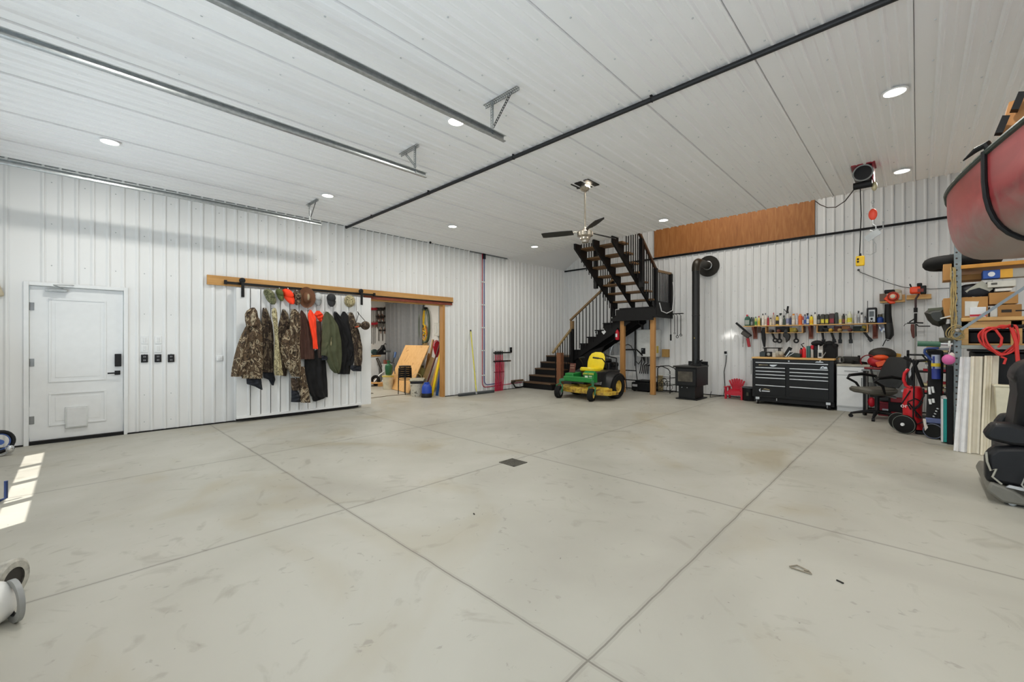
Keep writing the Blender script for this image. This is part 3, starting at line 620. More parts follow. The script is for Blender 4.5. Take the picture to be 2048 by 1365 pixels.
# grey shop vacuum / bins behind
c = onz(776, 765); t = thing('tool_stand', 'pale grey bin holding a hammer and a tube beside the workshop cabinet', 'bin', (-11.95, 7.0, 0))
p = onx(775, 733, -11.9); m = MB(); m.lathe((p.x, p.y, 0), [(.14, 0), (.15, .02), (.165, .6), (.175, .61), (.175, .64), (.15, .64), (.145, .3)], 20); m.build('bin', mat('#b9bdbd', .5), t)
m = MB(); m.cyl((p.x, p.y - .02, .55), (p.x, p.y - .02, 1.02), .016); h = m.build('hammer_handle', STEEL, t); m = MB(); m.ob((p.x, p.y - .01, 1.03), (.05, .22, .06)); m.build('hammer_head', mat('#8b8f90', .35, .8), h, .01)
m = MB(); m.cyl((p.x + .06, p.y + .06, .42), (p.x + .05, p.y + .22, 1.0), .035); m.build('tube', mat('#4b5054', .4), t); m = MB(); m.cyl((p.x + .05, p.y + .2, .83), (p.x + .05, p.y + .24, 1.0), .05); m.build('tube_end', mat('#5f7fb8', .4), t)
m = MB(); m.box(p.x - .02, p.x + .1, p.y - .13, p.y + .0, .62, .76); m.build('tool_box', mat('#7a4031', .6), t)
# bucket with a green pump sprayer on it
p = onz(776, 779.5); t = thing('white_bucket', 'dirty white bucket with yellow rim behind the leaning plywood', 'bucket', (p.x, p.y, 0))
def bucket(t, x, y, r, h, mt, rim=None, handle=True):
    m = MB(); m.lathe((x, y, 0), [(r * .82, 0), (r * .84, .01), (r * .97, h * .86), (r * 1.03, h * .87), (r * 1.03, h * .91), (r * .98, h * .92), (r, h), (r * 1.02, h), (r * .95, h - .005), (r * .8, .015)], 26); b = m.build('body', mt, t)
    m = MB(); m.lathe((x, y, h * .9), [(r * 1.0, 0), (r * 1.05, .0), (r * 1.05, h * .07), (r, h * .07)], 26); m.build('rim', rim or mt, t)
    if handle: m = MB(); m.tube([(x + r * 1.04 * cos(a), y + .0 + r * .35 * sin(a), h * .9 - r * .75 * sin(a)) for a in [pi * i / 12 for i in range(13)]], .004, 6); m.build('bail_handle', STEEL, t)
bucket(t, p.x, p.y, .155, .39, mat('#cfcbb8', .6, var=.15, scale=9), mat('#c9b84e', .6))
t = thing('pump_sprayer', 'green pump sprayer standing on the dirty white bucket', 'sprayer', (p.x, p.y, .4))
m = MB(); m.lathe((p.x - .0, p.y + .02, .40), [(.075, 0), (.085, .02), (.105, .2), (.095, .27), (.04, .31), (.038, .36), (.05, .365), (.05, .40), (.001, .405)], 20); m.build('tank', mat('#1e5a3c', .45), t); m = MB(); m.tube([(p.x + .04, p.y + .05, .75), (p.x + .05, p.y + .16, .72), (p.x + .05, p.y + .18, .5), (p.x + .1, p.y + .16, .43)], .012); m.build('hose', DKGREY, t)
# planks on floor
p = onz(734, 775); t = thing('wood_plank', 'flat wooden board on a block on the workshop floor', 'plank', (p.x, p.y, 0))
m = MB(); m.bar((-12.0, 5.75, .10), (-11.55, 6.62, .08), .34, .03); m.build('board', WOODX, t, .002); m = MB(); m.ob((-11.5, 6.4, .034), (.18, .34, .066), (0, 0, -.4)); m.build('block', WOOD, t, .003)
p = onz(735, 789); t = thing('floor_grate', 'dark rectangular mat on the workshop floor near the sliding door', 'mat', (-10.2, 5.0, 0))
m = MB(); m.add([(-10.65, 4.9, .001), (-9.95, 4.85, .001), (-10.05, 5.3, .001), (-10.7, 5.36, .001), (-10.65, 4.9, .012), (-9.95, 4.85, .012), (-10.05, 5.3, .012), (-10.7, 5.36, .012)], [(0, 1, 2, 3), (4, 5, 6, 7), (0, 1, 5, 4), (1, 2, 6, 5), (2, 3, 7, 6), (3, 0, 4, 7)]); m.build('mat', mat('#5b574d', .8), t)
pts = [onz(*q) for q in ((732, 799), (755, 796), (775, 793.5), (800, 791), (820, 789.5))]
m = MB(); m.tube([(q.x, q.y, .007) for q in pts], .006, 6); tag(m.build('extension_cord', mat('#6d5f45', .6)), 'thin brown cord snaking across the workshop floor threshold', 'cord')
# leaning plywood
t = thing('plywood_sheet', 'large knotty plywood sheet leaning at a slant behind the black stools', 'plywood', (-10.2, 6.1, 0)); BL, BR_ = V((-10.97, 6.2, .002)), V((-9.41, 5.95, .002)); up = V((.09, .573, 1.22)); nn = (BR_ - BL).cross(up).normalized() * .019
OSB = ramp_mat('knotty', [(.2, '#a9773d'), (.35, '#cf9f62'), (.6, '#d9ad72'), (.66, '#cf9c5e'), (.72, '#8a5a2b')], 1.6, .6, (3, 3, .8), 3.)
m = MB(); q = [BL, BR_, BR_ + up, BL + up]; m.add(q + [p + nn for p in q], [(0, 1, 2, 3), (4, 5, 6, 7), (0, 1, 5, 4), (1, 2, 6, 5), (2, 3, 7, 6), (3, 0, 4, 7)]); m.build('sheet', OSB, t)
# stack of stools
p = onz(810, 789); n_st = 6; zt = .735
def stool(z, label):
    t = thing('round_stool', label, 'stool', (p.x, p.y, z), .3, 'stacked black stools', local=True)
    m = MB(); m.lathe((0, 0, .43), [(.001, .0), (.145, 0), (.155, .006), (.155, .024), (.145, .03), (.001, .032)], 24); m.build('seat', BLACK, t)
    for k in range(4):
        a = pi / 4 + k * pi / 2; m = MB(); m.tube([(.11 * cos(a), .11 * sin(a), .425), (.155 * cos(a), .155 * sin(a), .405), (.165 * cos(a), .165 * sin(a), .0)], .0105, 8); m.build('leg', BLACKM, t)
    m = MB(); m.torus((0, 0, .37), (0, 0, 1), .155, .006, 24, 6); m.build('ring', BLACKM, t)
    return t
pos = ['bottom', 'second from the bottom', 'third from the bottom', 'third from the top', 'second from the top', 'top']
for k in range(n_st): stool(k * .052, 'black round steel stool, %s of the workshop stool stack' % pos[k])
# bucket group in front
p = onz(833, 793); t = thing('paint_bucket', 'paint spattered white bucket standing in the workshop opening', 'bucket', (p.x, p.y, 0))
SPAT = ramp_mat('spatter', [(.40, '#c9c5b8'), (.60, '#c9c5b8'), (.63, '#4a4740'), (.7, '#77715f')], 16, .6, None, 1.)
bucket(t, p.x, p.y, .155, .315, SPAT)
t = thing('paint_tray', 'dirty grey tray resting on the paint spattered bucket', 'tray', (p.x, p.y, .32))
m = MB(); m.ob((p.x, p.y + .02, .35), (.30, .36, .06), (0, .0, .9)); m.build('tray', BLK2, t, .01); m = MB(); m.ob((p.x, p.y + .02, .402), (.34, .42, .035), (.04, 0, .9)); m.build('rim', mat('#a8a594', .6, var=.25, scale=20), t, .01)
m = MB(); m.tube([(p.x + .02, p.y + .0 + .14 * cos(a), .42 + .13 * sin(a)) for a in [pi * i / 10 for i in range(11)]], .006, 6); m.build('handle', mat('#b8a77e', .6), t)
p = onz(853.5, 795.5); t = thing('fluid_jug', 'bright blue jug with black base in the workshop opening', 'jug', (p.x, p.y, 0))
m = MB(); m.lathe((p.x, p.y, 0), [(.125, 0), (.13, .01), (.13, .09), (.125, .1)], 20); m.build('base', BLK2, t); m = MB(); m.lathe((p.x, p.y, .1), [(.12, 0), (.122, .0), (.12, .12), (.1, .18), (.07, .215), (.05, .225), (.05, .25), (.001, .252)], 20); m.build('body', mat('#1742a8', .35), t)
m = MB(); m.tube([(p.x + .0, p.y - .1, .25), (p.x, p.y - .06, .35), (p.x, p.y + .06, .35), (p.x, p.y + .1, .25)], .012); m.build('handle', BLUE, t)
# leaning lumber
def lumber(p0, p1, w, th, mt, label, name='lumber_board', up=(0, 1, 0)):
    m = MB(); m.bar(p0, p1, w, th, up); return tag(m.build(name, mt, None, .002), label, 'board', 'lumber leaning inside the opening')
f = lambda u, v, x: onx(u, v, x)
lumber(f(863, 795, -8.62), f(882, 707, -8.52), .07, .03, YEL, 'yellow painted board leaning against the wooden jamb')
lumber(f(873, 795.5, -8.56), f(882, 740, -8.5), .07, .03, mat('#1b4f92', .5), 'blue painted board leaning beside the yellow board')
lumber(f(862, 780, -8.75), f(884, 695, -8.66), .06, .035, WOODV, 'pale lumber strip leaning left of the yellow board')
lumber(f(855, 765, -9.1), f(881, 685, -8.95), .03, .03, mat('#5a2a22', .6), 'thin dark red strip leaning between the pale boards')
lumber(f(849, 758, -9.5), f(866, 716, -9.35), .17, .02, mat('#c4a777', .8), 'wide tan board leaning behind the blue jug')
lumber(f(850, 757, -9.9), f(859, 708, -9.75), .09, .05, WOODV, 'short thick wooden post leaning right of the plywood')
lumber(f(860, 722, -9.6), f(866, 680, -9.6), .05, .04, mat('#b68d60', .7), 'upright wooden stick with red end behind the leaning boards')
lumber(f(836, 752, -10.0), f(852, 715, -9.9), .02, .02, WHITE, 'thin white strip leaning right of the plywood edge')
p = f(874, 690, -9.3); t = thing('red_disc', 'red rounded plastic sled showing beside the wooden jamb', 'sled', (p.x, p.y, 0))
m = MB(); m.prism([(p.y + .12 * cos(a) * (1 if sin(a) > 0 else .55 + .45 * (1 + sin(a))), p.z - .05 + (.17 if sin(a) > 0 else .30) * sin(a)) for a in [2 * pi * i / 24 for i in range(24)]], 'x', p.x - .03, p.x + .01); m.build('shell', RED, t, .008)
m = MB(); m.tube([(p.x + .015, p.y + .11 * cos(a), p.z - .05 + .15 * sin(a)) for a in [pi * i / 10 for i in range(11)]], .006, 6); m.build('edge_strip', WHITE, t)
p = onz(850, 764); t = thing('burlap_bag', 'small olive sack lying behind the paint bucket', 'bag', (-10.0, 6.35, 0)); p = onx(843, 746, -9.75)
m = MB(); m.sph((p.x, p.y, p.z), (.12, .14, .14), 14, 9); m.build('sack', mat('#8f8752', .9, var=.2), t); m = MB(); m.cyl((p.x, p.y + .02, p.z + .12), (p.x, p.y + .03, p.z + .19), .03, .05); m.build('tied_neck', mat('#6d6540', .9), t)
# hoses and cords on the partition
yh = YP - .035
def loop(name, pts, r, mt, label, cat, n=1, closed=True, sub=3):
    P = [ony(u, v, yh) for u, v in pts]; out = []
    K = len(P)
    for i in range(K if closed else K - 1):
        a, b, c, d_ = P[(i - 1) % K] if (closed or i) else P[0], P[i], P[(i + 1) % K], P[(i + 2) % K] if (closed or i < K - 2) else P[-1]
        for j in range(sub):
            s = j / sub; out.append(.5 * ((2 * b) + (c - a) * s + (2 * a - 5 * b + 4 * c - d_) * s * s + (3 * b - a - 3 * c + d_) * s ** 3))
    if not closed: out.append(P[-1])
    m = MB(); rnd = random.Random(5)
    for k in range(n):
        o = V((rnd.uniform(-.02, .02), -.012 - k * r * 1.1, rnd.uniform(-.03, .03))) if n > 1 else V((0, -r, 0)); m.tube([q + o for q in out], r, 7, closed)
    t = thing(name, label, cat, (P[0].x, yh, P[0].z)); m.build('coil', mt, t); return t, P
base = [(850, 620), (858, 624), (861, 645), (861, 668), (858, 684), (852, 686), (846, 684), (843, 665), (843, 640), (846, 624)]
t, P = loop('air_hose', [(u - 1, v) for u, v in base], .014, mat('#4c5a44', .5), 'dark green hose loop hanging beside the curtain in the workshop', 'hose', 4)
m = MB(); q = ony(854, 617, yh); m.box(q.x - .03, q.x + .03, yh - .12, yh, q.z - .05, q.z + .02); m.build('hook', BLACK, t)
t, P = loop('garden_hose', [(846, 620), (851, 628), (850, 660), (845, 674), (839, 660), (838, 645), (841, 628)], .012, mat('#9fb3a0', .5), 'pale green hose loop nearest the curtain in the workshop', 'hose', 2)
for k, o in enumerate(P[::3]): pass
loop('cord_bundle', [(850, 622), (851, 640), (847, 650), (853, 655), (846, 662), (852, 668), (845, 676), (851, 684), (854, 670), (848, 645)], .012, mat('#e8bd18', .5), 'bright yellow extension cord bundle hanging in the workshop', 'cord', 3)
loop('cord_bundle', [(851, 655), (855, 668), (851, 682), (847, 672), (850, 660)], .011, mat('#c8782a', .5), 'orange cord bundle hanging below the yellow one', 'cord', 3)
loop('tan_rope', [(846, 676), (852, 682), (851, 696), (847, 704), (853, 712), (856, 700), (854, 688), (849, 700)], .012, mat('#b79a68', .8), 'tan rope bundle hanging under the cords above the plywood', 'rope', 4)
# clamps on the far wall
CL = thing('clamp', 'steel bar clamp with dark jaws on the workshop wall', 'clamp', (0, 0, 0), 0, 'bar clamps on the workshop wall', local=True)
def mk_clamp(root, L, w, jaw, barm):
    m = MB(); m.box(0, .012, -.012, .012, -L, 0); m.build('bar', barm, root)
    m = MB(); m.box(-.0, .05, -.02, w, -.03, .025); m.build('fixed_jaw', jaw, root, .004)
    m = MB(); m.box(-.0, .05, -.02, w, -L * .42 - .03, -L * .42 + .02); j = m.build('sliding_jaw', jaw, root, .004); m = MB(); m.cyl((.025, w - .02, -L * .42 - .12), (.025, w - .02, -L * .42 + .08), .012); m.build('screw_handle', mat('#7a4a32', .6), j)
mk_clamp(CL, .62, .085, mat('#2d2724', .5), mat('#5d5751', .4, .6)); 
CR_ = thing('clamp', 'long bar clamp with red jaws on the workshop wall near the sliding door', 'clamp', (0, 0, 0), 0, 'red clamps on the workshop wall', local=True); mk_clamp(CR_, 1.15, .08, mat('#b8283a', .45), mat('#a9a9a8', .35, .6))
CG = thing('clamp', 'pale steel clamp with red handle at the right of the workshop clamps', 'clamp', (0, 0, 0), 0, 'pale clamps on the workshop wall', local=True); mk_clamp(CG, .75, .07, mat('#8d7b6d', .5, .4), mat('#9a9894', .4, .6))
ORD = ['nearest the sliding door', 'second from the left', 'third from the left', 'fourth from the left', 'fifth from the left', 'sixth from the left', 'last before the pale ones']
def place(root, first, u, v, lab):
    q = onx(u, v, SX + .01); loc = (q.x, q.y, q.z); r = root if first else dup(root, loc); r.location = loc; r['label'] = lab
for k in range(5): place(CR_, k == 0, 736.5 + k * 3.3, 618 + (k % 2) * 1.5, 'red jawed bar clamp on the workshop wall, %s in the red row' % ORD[k])
for k in range(7): place(CL, k == 0, 752.5 + k * 2.5, 617.5 + (k % 3) * 3 + (22 if k in (2, 5) else 0), 'dark bar clamp on the workshop wall, %s in the dark row' % ORD[k].replace('nearest the sliding door', 'first'))
for k in range(4): place(CG, k == 0, 770 + k * 2.9, 616 + (k % 2) * 4, 'pale clamp with worn jaws, %s in the group beside the curtain' % ORD[k].replace('nearest the sliding door', 'first'))
m = MB(); a = onx(734, 617, SX); b = onx(781, 614, SX); m.box(SX, SX + .03, a.y, b.y, a.z - .02, a.z + .02); tag(m.build('clamp_rail', DKGREY), 'dark rail carrying all the clamps on the workshop wall', 'rail')
# ================= LEFT WALL BEYOND THE OPENING =================
t = thing('push_broom', 'push broom with yellow pole leaning on the left wall', 'broom', (-8.0, 7.0, 0))
a = onx(941.5, 664, XL + .04); hb = onz(953, 790.5, .05); m = MB(); m.tube([a, (hb.x, hb.y, .08)], .015, 10); m.build('pole', mat('#c9c24a', .5), t)
m = MB(); d_ = V((a.x - hb.x, a.y - hb.y, a.z - .08)).normalized(); m.cyl(a, a + d_ * .04, .017); m.build('pole_tip', BLACK, t)
m = MB(); m.cyl((hb.x, hb.y, .07), (hb.x, hb.y, .07) + d_ * .16, .02, .016) if False else m.cyl((hb.x, hb.y, .065), (hb.x + d_.x * .16, hb.y + d_.y * .16, .065 + d_.z * .16), .022, .017); m.build('socket', GREY, t)
e0, e1 = onz(918, 794), onz(987, 786); e0.x = min(e0.x, -7.98); e1.x = -8.0
m = MB(); m.bar((e0.x, e0.y, .055), (e1.x, e1.y, .055), .06, .03); m.build('head', mat('#565a5c', .6), t, .004); m = MB(); m.bar((e0.x, e0.y, .021), (e1.x, e1.y, .021), .075, .04); m.build('bristles', mat('#3e4244', .95, bump=.6), t)
def wpipe(u0, colr, label, dx, zb, xo):
    t = thing('wall_pipe', label, 'pipe', (XL, onx(u0, 600, XL).y, 0)); y0 = onx(u0, 600, XL + xo).y
    pts = [(XL + xo, y0, H - .02), (XL + xo, y0, zb + .12)] + [(XL + xo, y0 + .12 * (1 - cos(a)), zb + .12 * (1 - sin(a))) for a in [pi / 2 * i / 6 for i in range(1, 7)]] + [(XL + xo, 8.1 if colr == BLUEP else 8.95, zb + (.015 if colr == BLUEP else .03))]
    m = MB(); m.tube(pts, .011, 8); m.build('tube', colr, t)
    for z in (.45, 1.1, 1.7, 2.3, 2.9): m = MB(); m.box(XL + .018, XL + xo + .014, y0 - .02, y0 + .02, z - .012, z + .012); m.build('pipe_clip', WHITE, t)
REDP, BLUEP = mat('#a81c3e', .45), mat('#2b3580', .45)
wpipe(964.6, REDP, 'red tube running down the left wall near the manifold', 0, .13, .04); wpipe(968.5, BLUEP, 'blue tube running down the left wall beside the red one', 0, .19, .04)
m = MB(); q = onx(966, 512, XL); m.box(XL + .018, XL + .05, q.y - .03, q.y + .05, H - .15, H - .01); tag(m.build('pipe_sleeve', BLACK), 'black sleeve at the top of the red and blue tubes', 'sleeve')
# manifold
t = thing('heating_manifold', 'floor heating manifold with black bars and red tubes on the left wall', 'manifold', (XL + .06, 8.0, .1)); X2 = XL + .07
ya, yb = onx(989, 712, X2).y, onx(1021, 712, X2).y
for z, l in ((1.03, 'supply_bar'), (.80, 'return_bar')):
    m = MB(); m.cyl((X2, ya - .03, z), (X2, yb, z), .02); b = m.build(l, mat('#2a2a2a', .4, .4), t)
    for k in range(5): m = MB(); yy = ya + .03 + k * .065; m.cyl((X2, yy, z - .05), (X2, yy, z + .05), .018, .014); m.cyl((X2 + .02, yy, z), (X2 + .05, yy, z), .016); m.build('valve', BLACK, b)
m = MB(); m.cyl((X2, yb - .04, 1.2), (X2, yb - .04, .95), .008).cyl((X2, ya - .07, 1.14), (X2, ya - .07, .75), .008); m.build('air_vent', STEEL, t); m = MB(); m.cyl((X2 + .02, yb - .14, .8), (X2 + .02, yb - .02, .8), .022); m.build('gauge', mat('#5b4a3c', .4, .5), t)
for k in range(5):
    m = MB(); yy = ya + .03 + k * .065; m.tube([(X2, yy, 1.0), (X2 + .005, yy, .86), (X2 + .012, yy, .55), (X2 + .012, ya + .01 + k * .06, .0)], .013, 8); m.tube([(X2 + .03, yy + .03, .78), (X2 + .036, yy + .025, .4), (X2 + .03, ya + .03 + k * .06, .0)], .013, 8); m.build('heating_tube', mat('#b0183c', .45), t)
m = MB(); m.box(X2 - .02, X2 + .05, ya - .0, ya + .33, .5, .52); m.build('tie_band', mat('#7c1530', .5), t)
q = onx(1021.5, 701, XL + .03); t = thing('wall_controller', 'narrow black control box on the left wall above the manifold', 'controller', (XL, q.y, q.z)); m = MB(); m.box(XL + .018, XL + .05, q.y - .04, q.y + .04, q.z - .075, q.z + .075); m.build('case', BLACK, t, .004); m = MB(); m.box(XL + .05, XL + .053, q.y - .02, q.y + .02, q.z, q.z + .04); m.build('face', DKGREY, t)
m = MB(); m.box(XL + .02, XL + .05, onx(1021, 765, XL).y, 8.98, .215, .245); m.box(XL + .02, XL + .10, onx(1021, 765, XL).y, 8.98, .20, .215); tag(m.build('wood_ledge', mat('#6b5238', .7)), 'thin brown ledge on the left wall leading to the stairs', 'ledge')
t = thing('fitting_cluster', 'small dark pipe fittings on the floor between manifold and stairs', 'fitting', (XL + .1, 8.3, 0)); y0 = onz(1024, 775).y
m = MB(); m.tube([(XL + .08, y0 - .4, .2), (XL + .1, y0 - .3, .05), (XL + .1, y0 - .1, .03), (XL + .1, y0 + .35, .06)], .02, 8); m.build('pipe', BLACK, t); m = MB(); m.cyl((XL + .08, y0 - .42, .18), (XL + .08, y0 - .3, .22), .035); m.build('valve', mat('#3a322a', .5, .5), t)
# ================= STAIRCASE =================
SBL = mat('#0f0e0f', .55, var=.15, spec=.3); TRD = ramp_mat('tread', [(.2, '#4a3728'), (.8, '#6a5138')], 3, .5, (.6, 6, 6), 2.); TRU = ramp_mat('treadup', [(.2, '#5f4327'), (.8, '#7d5c37')], 3, .5, (.6, 6, 6), 2.)
RAILW = ramp_mat('railw', [(.2, '#6e5436'), (.8, '#8d7048')], 4, .5, (4, 4, 4), 2.)
ST = thing('staircase', 'black staircase with brown treads climbing the corner to the loft', 'stairs', (-7.0, 10.5, 0))
for k in range(4):
    z = .182 * (k + 1); y = 9.0 + .262 * k
    m = MB(); m.box(XL + .03, -7.2, y - .02, y + .275, z - .035, z); m.build('tread', TRD, ST, .004)
    m = MB(); m.box(XL + .03, -7.2, y, y + .02, z - .182 + .0, z - .035); m.build('riser', SBL, ST)
m = MB(); m.box(XL + .03, -7.2, 10.03, YB - .03, .875, .91); m.build('lower_landing', TRD, ST, .004); m = MB(); m.box(XL + .03, -7.2, 10.05, 10.07, .0, .875); m.build('riser', SBL, ST)
m = MB(); m.prism([(9.0, 0)] + [q for k in range(4) for q in ((9.0 + .262 * k, .182 * (k + 1) - .036), (9.0 + .262 * (k + 1), .182 * (k + 1) - .036))] + [(10.05, .87), (10.1, .87), (10.1, 0)], 'x', -7.2, -7.16); m.build('side_panel', SBL, ST)
XS = [-7.2 + .258 * k for k in range(7)]
for k in range(6):
    z = .91 + .187 * (k + 1); x = XS[k]; m = MB(); m.box(x - .03, x + .27, 10.0, YB - .03, z - .035, z); m.build('tread', SBL, ST, .004)
def cut_stringer(axis, a0, a1, start, run, z0, rise, n, drop=.30, sgn=1):
    top = []
    for k in range(n): top += [(start + sgn * run * k, z0 + rise * (k + 1) - .036), (start + sgn * run * (k + 1), z0 + rise * (k + 1) - .036)]
    e = top[-1]; b0 = (start, max(0.01, z0 - drop + rise)); b1 = (e[0], e[1] - drop)
    m = MB(); m.prism([b0] + top + [b1], axis, a0, a1); return m.build('stringer', SBL, ST)
for y in (10.02, 10.5, 10.90): cut_stringer('y', y, y + .04, -7.2, .258, .91, .187, 7, .34)
m = MB(); m.prism([(-7.2, .0), (-7.2, .9), (-6.9, 1.0), (-6.2, 1.2), (-6.35, .95), (-6.75, .62), (-6.75, 0)], 'y', 10.07, 10.10); m.build('understair_panel', SBL, ST)
for x, z, s in ((-6.42, 1.585, 0), (-6.17, 1.60, pi / 4)):
    m = MB(); m.ob((x, 10.012, z), (.10, .012, .10), (0, s, 0)); o = m.build('sticker', WHITE, ST)
    if not s: m = MB(); m.ob((x, 10.004, z), (.03, .004, .05)); m.build('mark', DKGREY, o)
# upper landing
LZ = 2.215; m = MB(); m.box(-5.68, -4.66, 9.98, YB - .03, LZ - .035, LZ); m.build('upper_landing', SBL, ST, .004)
m = MB(); m.box(-5.78, -4.66, 9.97, 10.01, LZ - .27, LZ - .036).box(-4.70, -4.66, 10.01, YB - .03, LZ - .27, LZ - .036).box(-5.78, -5.74, 10.01, YB - .03, LZ - .27, LZ - .15); m.build('landing_frame', SBL, ST)
m = MB(); m.box(-5.9, -4.72, 9.90, 9.965, LZ - .34, LZ - .26); m.build('landing_beam', SBL, ST)
# upper flight climbing towards the room
for k in range(8):
    z = LZ + .195 * (k + 1) - .01; y = 10.12 - .243 * k; m = MB(); m.box(-5.88, -4.70, y - .27, y + .02, z - .04, z); m.build('tread', TRU, ST, .004)
for x in (-5.82, -5.31, -4.82):
    top = []
    for k in range(8): z = LZ + .195 * (k + 1) - .052; y = 10.10 - .243 * k; top += [(y, z), (y - .243, z)]
    e = top[-1]; m = MB(); m.prism([(10.10, LZ - .0)] + top + [(e[0], e[1] - .20), (10.0, LZ - .02 + .0)], 'x', x - .02, x + .025); m.build('stringer', SBL, ST)
# newels, rails, balusters
m = MB(); m.box(-7.22, -7.13, 9.90, 9.99, 0, 1.70); nw = m.build('newel', SBL, ST, .004); m = MB(); m.box(-7.22, -7.13, 9.90, 9.99, 1.70, 1.93); m.build('bare_top', RAILW, nw, .004)
m = MB(); m.box(-7.04, -6.90, 9.04, 9.18, 0, 1.03); tag(m.build('wood_post', mat('#7c4f33', .6, var=.15)), 'short reddish wooden post standing behind the mower', 'post')
m = MB(); m.bar((-7.25, 9.96, 1.95), (-5.86, 9.96, 2.99), .07, .05); m.build('handrail', RAILW, ST, .006)
m = MB(); m.bar((-7.2, 9.08, 1.02), (-7.2, 9.94, 1.70), .06, .05); m.build('handrail', mat('#8d7850', .5), ST, .006)
for k in range(11):
    x = -7.04 + .112 * k; zt = 1.92 + (x + 7.22) * .748; zb = .91 + .187 * (min(6, int((x + 7.2) / .258) + 1)) + .0; m = MB(); m.box(x - .009, x + .009, 9.951, 9.969, max(zb - .15, .9), zt); m.build('baluster', SBL, ST)
for k in range(7):
    y = 9.2 + .108 * k; zt = 1.02 + (y - 9.08) * .79 - .01; zb = .182 * (int((y - 9.0) / .262) + 1); m = MB(); m.box(-7.209, -7.191, y - .009, y + .009, zb, zt); m.build('baluster', SBL, ST)
for xx, ymin in ((-4.70, 8.45), (-5.90, 8.45)):
    for y in ((9.28, 10.04) if xx > -5 else (9.2, 10.04)):
        zb = LZ - .2 if y > 10 else LZ + (10.1 - y) * .80 - .25; m = MB(); m.box(xx - .045, xx + .045, y - .045, y + .045, zb, zb + 1.15); m.build('newel', SBL, ST, .004)
    m = MB(); m.bar((xx, 10.1, 3.10), (xx, 8.5, 3.10 + 1.6 * .86), .06, .06); m.build('handrail', mat('#4d3421', .5), ST, .006)
    for k in range(14):
        y = 9.97 - .108 * k
        if abs(y - 9.28) < .05: continue
        zb = LZ + (10.1 - y) * .80 + .02; m = MB(); m.box(xx - .009, xx + .009, y - .009, y + .009, zb - .2, 3.10 + (10.1 - y) * .86); m.build('baluster', SBL, ST)
m = MB(); m.bar((-4.70, 10.08, 3.11), (-4.70, 10.93, 3.13), .06, .06); m.build('handrail', RAILW, ST, .006); m = MB(); m.box(-4.74, -4.65, 10.86, 10.95, LZ - .25, 3.12); m.build('newel', SBL, ST, .004)
m = MB(); m.box(-4.72, -4.68, 10.08, 10.86, LZ + .0, LZ + .14); m.build('bottom_rail', SBL, ST)
for k in range(8): y = 10.16 + .09 * k; m = MB(); m.box(-4.709, -4.691, y - .009, y + .009, LZ + .13, 3.09); m.build('baluster', SBL, ST)
m = MB(); m.tube([(-4.63, 10.9, 2.9), (-4.61, 10.93, 2.6), (-4.62, 10.85, 2.15), (-4.62, 10.5, 2.06), (-4.62, 10.2, 2.1), (-4.62, 10.08, 2.3)], .012, 8); tag(m.build('white_cable', WHITE), 'white cable draped over the landing corner of the stairs', 'cable')
# posts under the landing
for x, y, lb in ((-4.78, 10.06, 'tall wooden post at the right corner under the stair landing'), (-5.62, 10.06, 'tall wooden post under the landing carrying the fire extinguisher')):
    m = MB(); m.box(x - .058, x + .058, y - .045, y + .045, 0, LZ - .28); tag(m.build('support_post', WOODV, None, .004), lb, 'post')
t = thing('fire_extinguisher', 'small red fire extinguisher on the wooden landing post', 'fire extinguisher', (-5.74, 10.02, 1.35))
m = MB(); m.lathe((-5.735, 9.98, 1.38), [(.045, 0), (.05, .01), (.05, .2), (.03, .25), (.015, .27)], 16); m.build('cylinder', RED, t); m = MB(); m.ob((-5.735, 9.98, 1.68), (.03, .08, .04)).tube([(-5.75, 9.95, 1.68), (-5.79, 9.93, 1.6), (-5.79, 9.94, 1.42)], .01); m.build('valve_hose', BLACK, t); m = MB(); m.ob((-5.735, 9.926, 1.5), (.05, .004, .09)); m.build('label_plate', WHITE, t)
# step ladder
t = thing('step_ladder', 'grey folding step ladder under the stairs', 'ladder', (-5.9, 10.5, 0)); lx, ly = -6.0, 10.45
for sx in (-.19, .19):
    m = MB(); m.tube([(lx + sx * 1.25, ly - .28, 0), (lx + sx, ly - .05, 1.05), (lx + sx * .8, ly - .02, 1.2), (lx + sx * .35, ly - .0, 1.27), (lx, ly, 1.28)], .013, 8); m.build('front_leg', STEEL, t)
    m = MB(); m.tube([(lx + .35 + sx * .9, ly + .2, 0), (lx + .3 + sx * .9, ly + .05, 1.05), (lx + .3 + sx * .5, ly + .02, 1.22), (lx + .3, ly + .02, 1.26)], .013, 8); m.build('rear_leg', mat('#4a4c4e', .4, .4), t)
for z, mt in ((.28, BLACK), (.54, BLACK), (.93, mat('#c8c9c8', .5))): m = MB(); m.ob((lx, ly - .24 + z * .2, z), (.42 - z * .06, .16 if z < .9 else .04, .03)); m.build('step', mt, t, .004)
for z in (.28, .54): m = MB(); m.ob((lx + .32, ly + .12, z), (.36, .05, .025)); m.build('brace', BLACK, t)
lumber((-5.22, 10.9, .0), (-5.22, 10.96, 1.42), .06, .02, mat('#3f3a33', .7), 'thin dark board standing against the back wall under the stairs', 'lumber_strip')
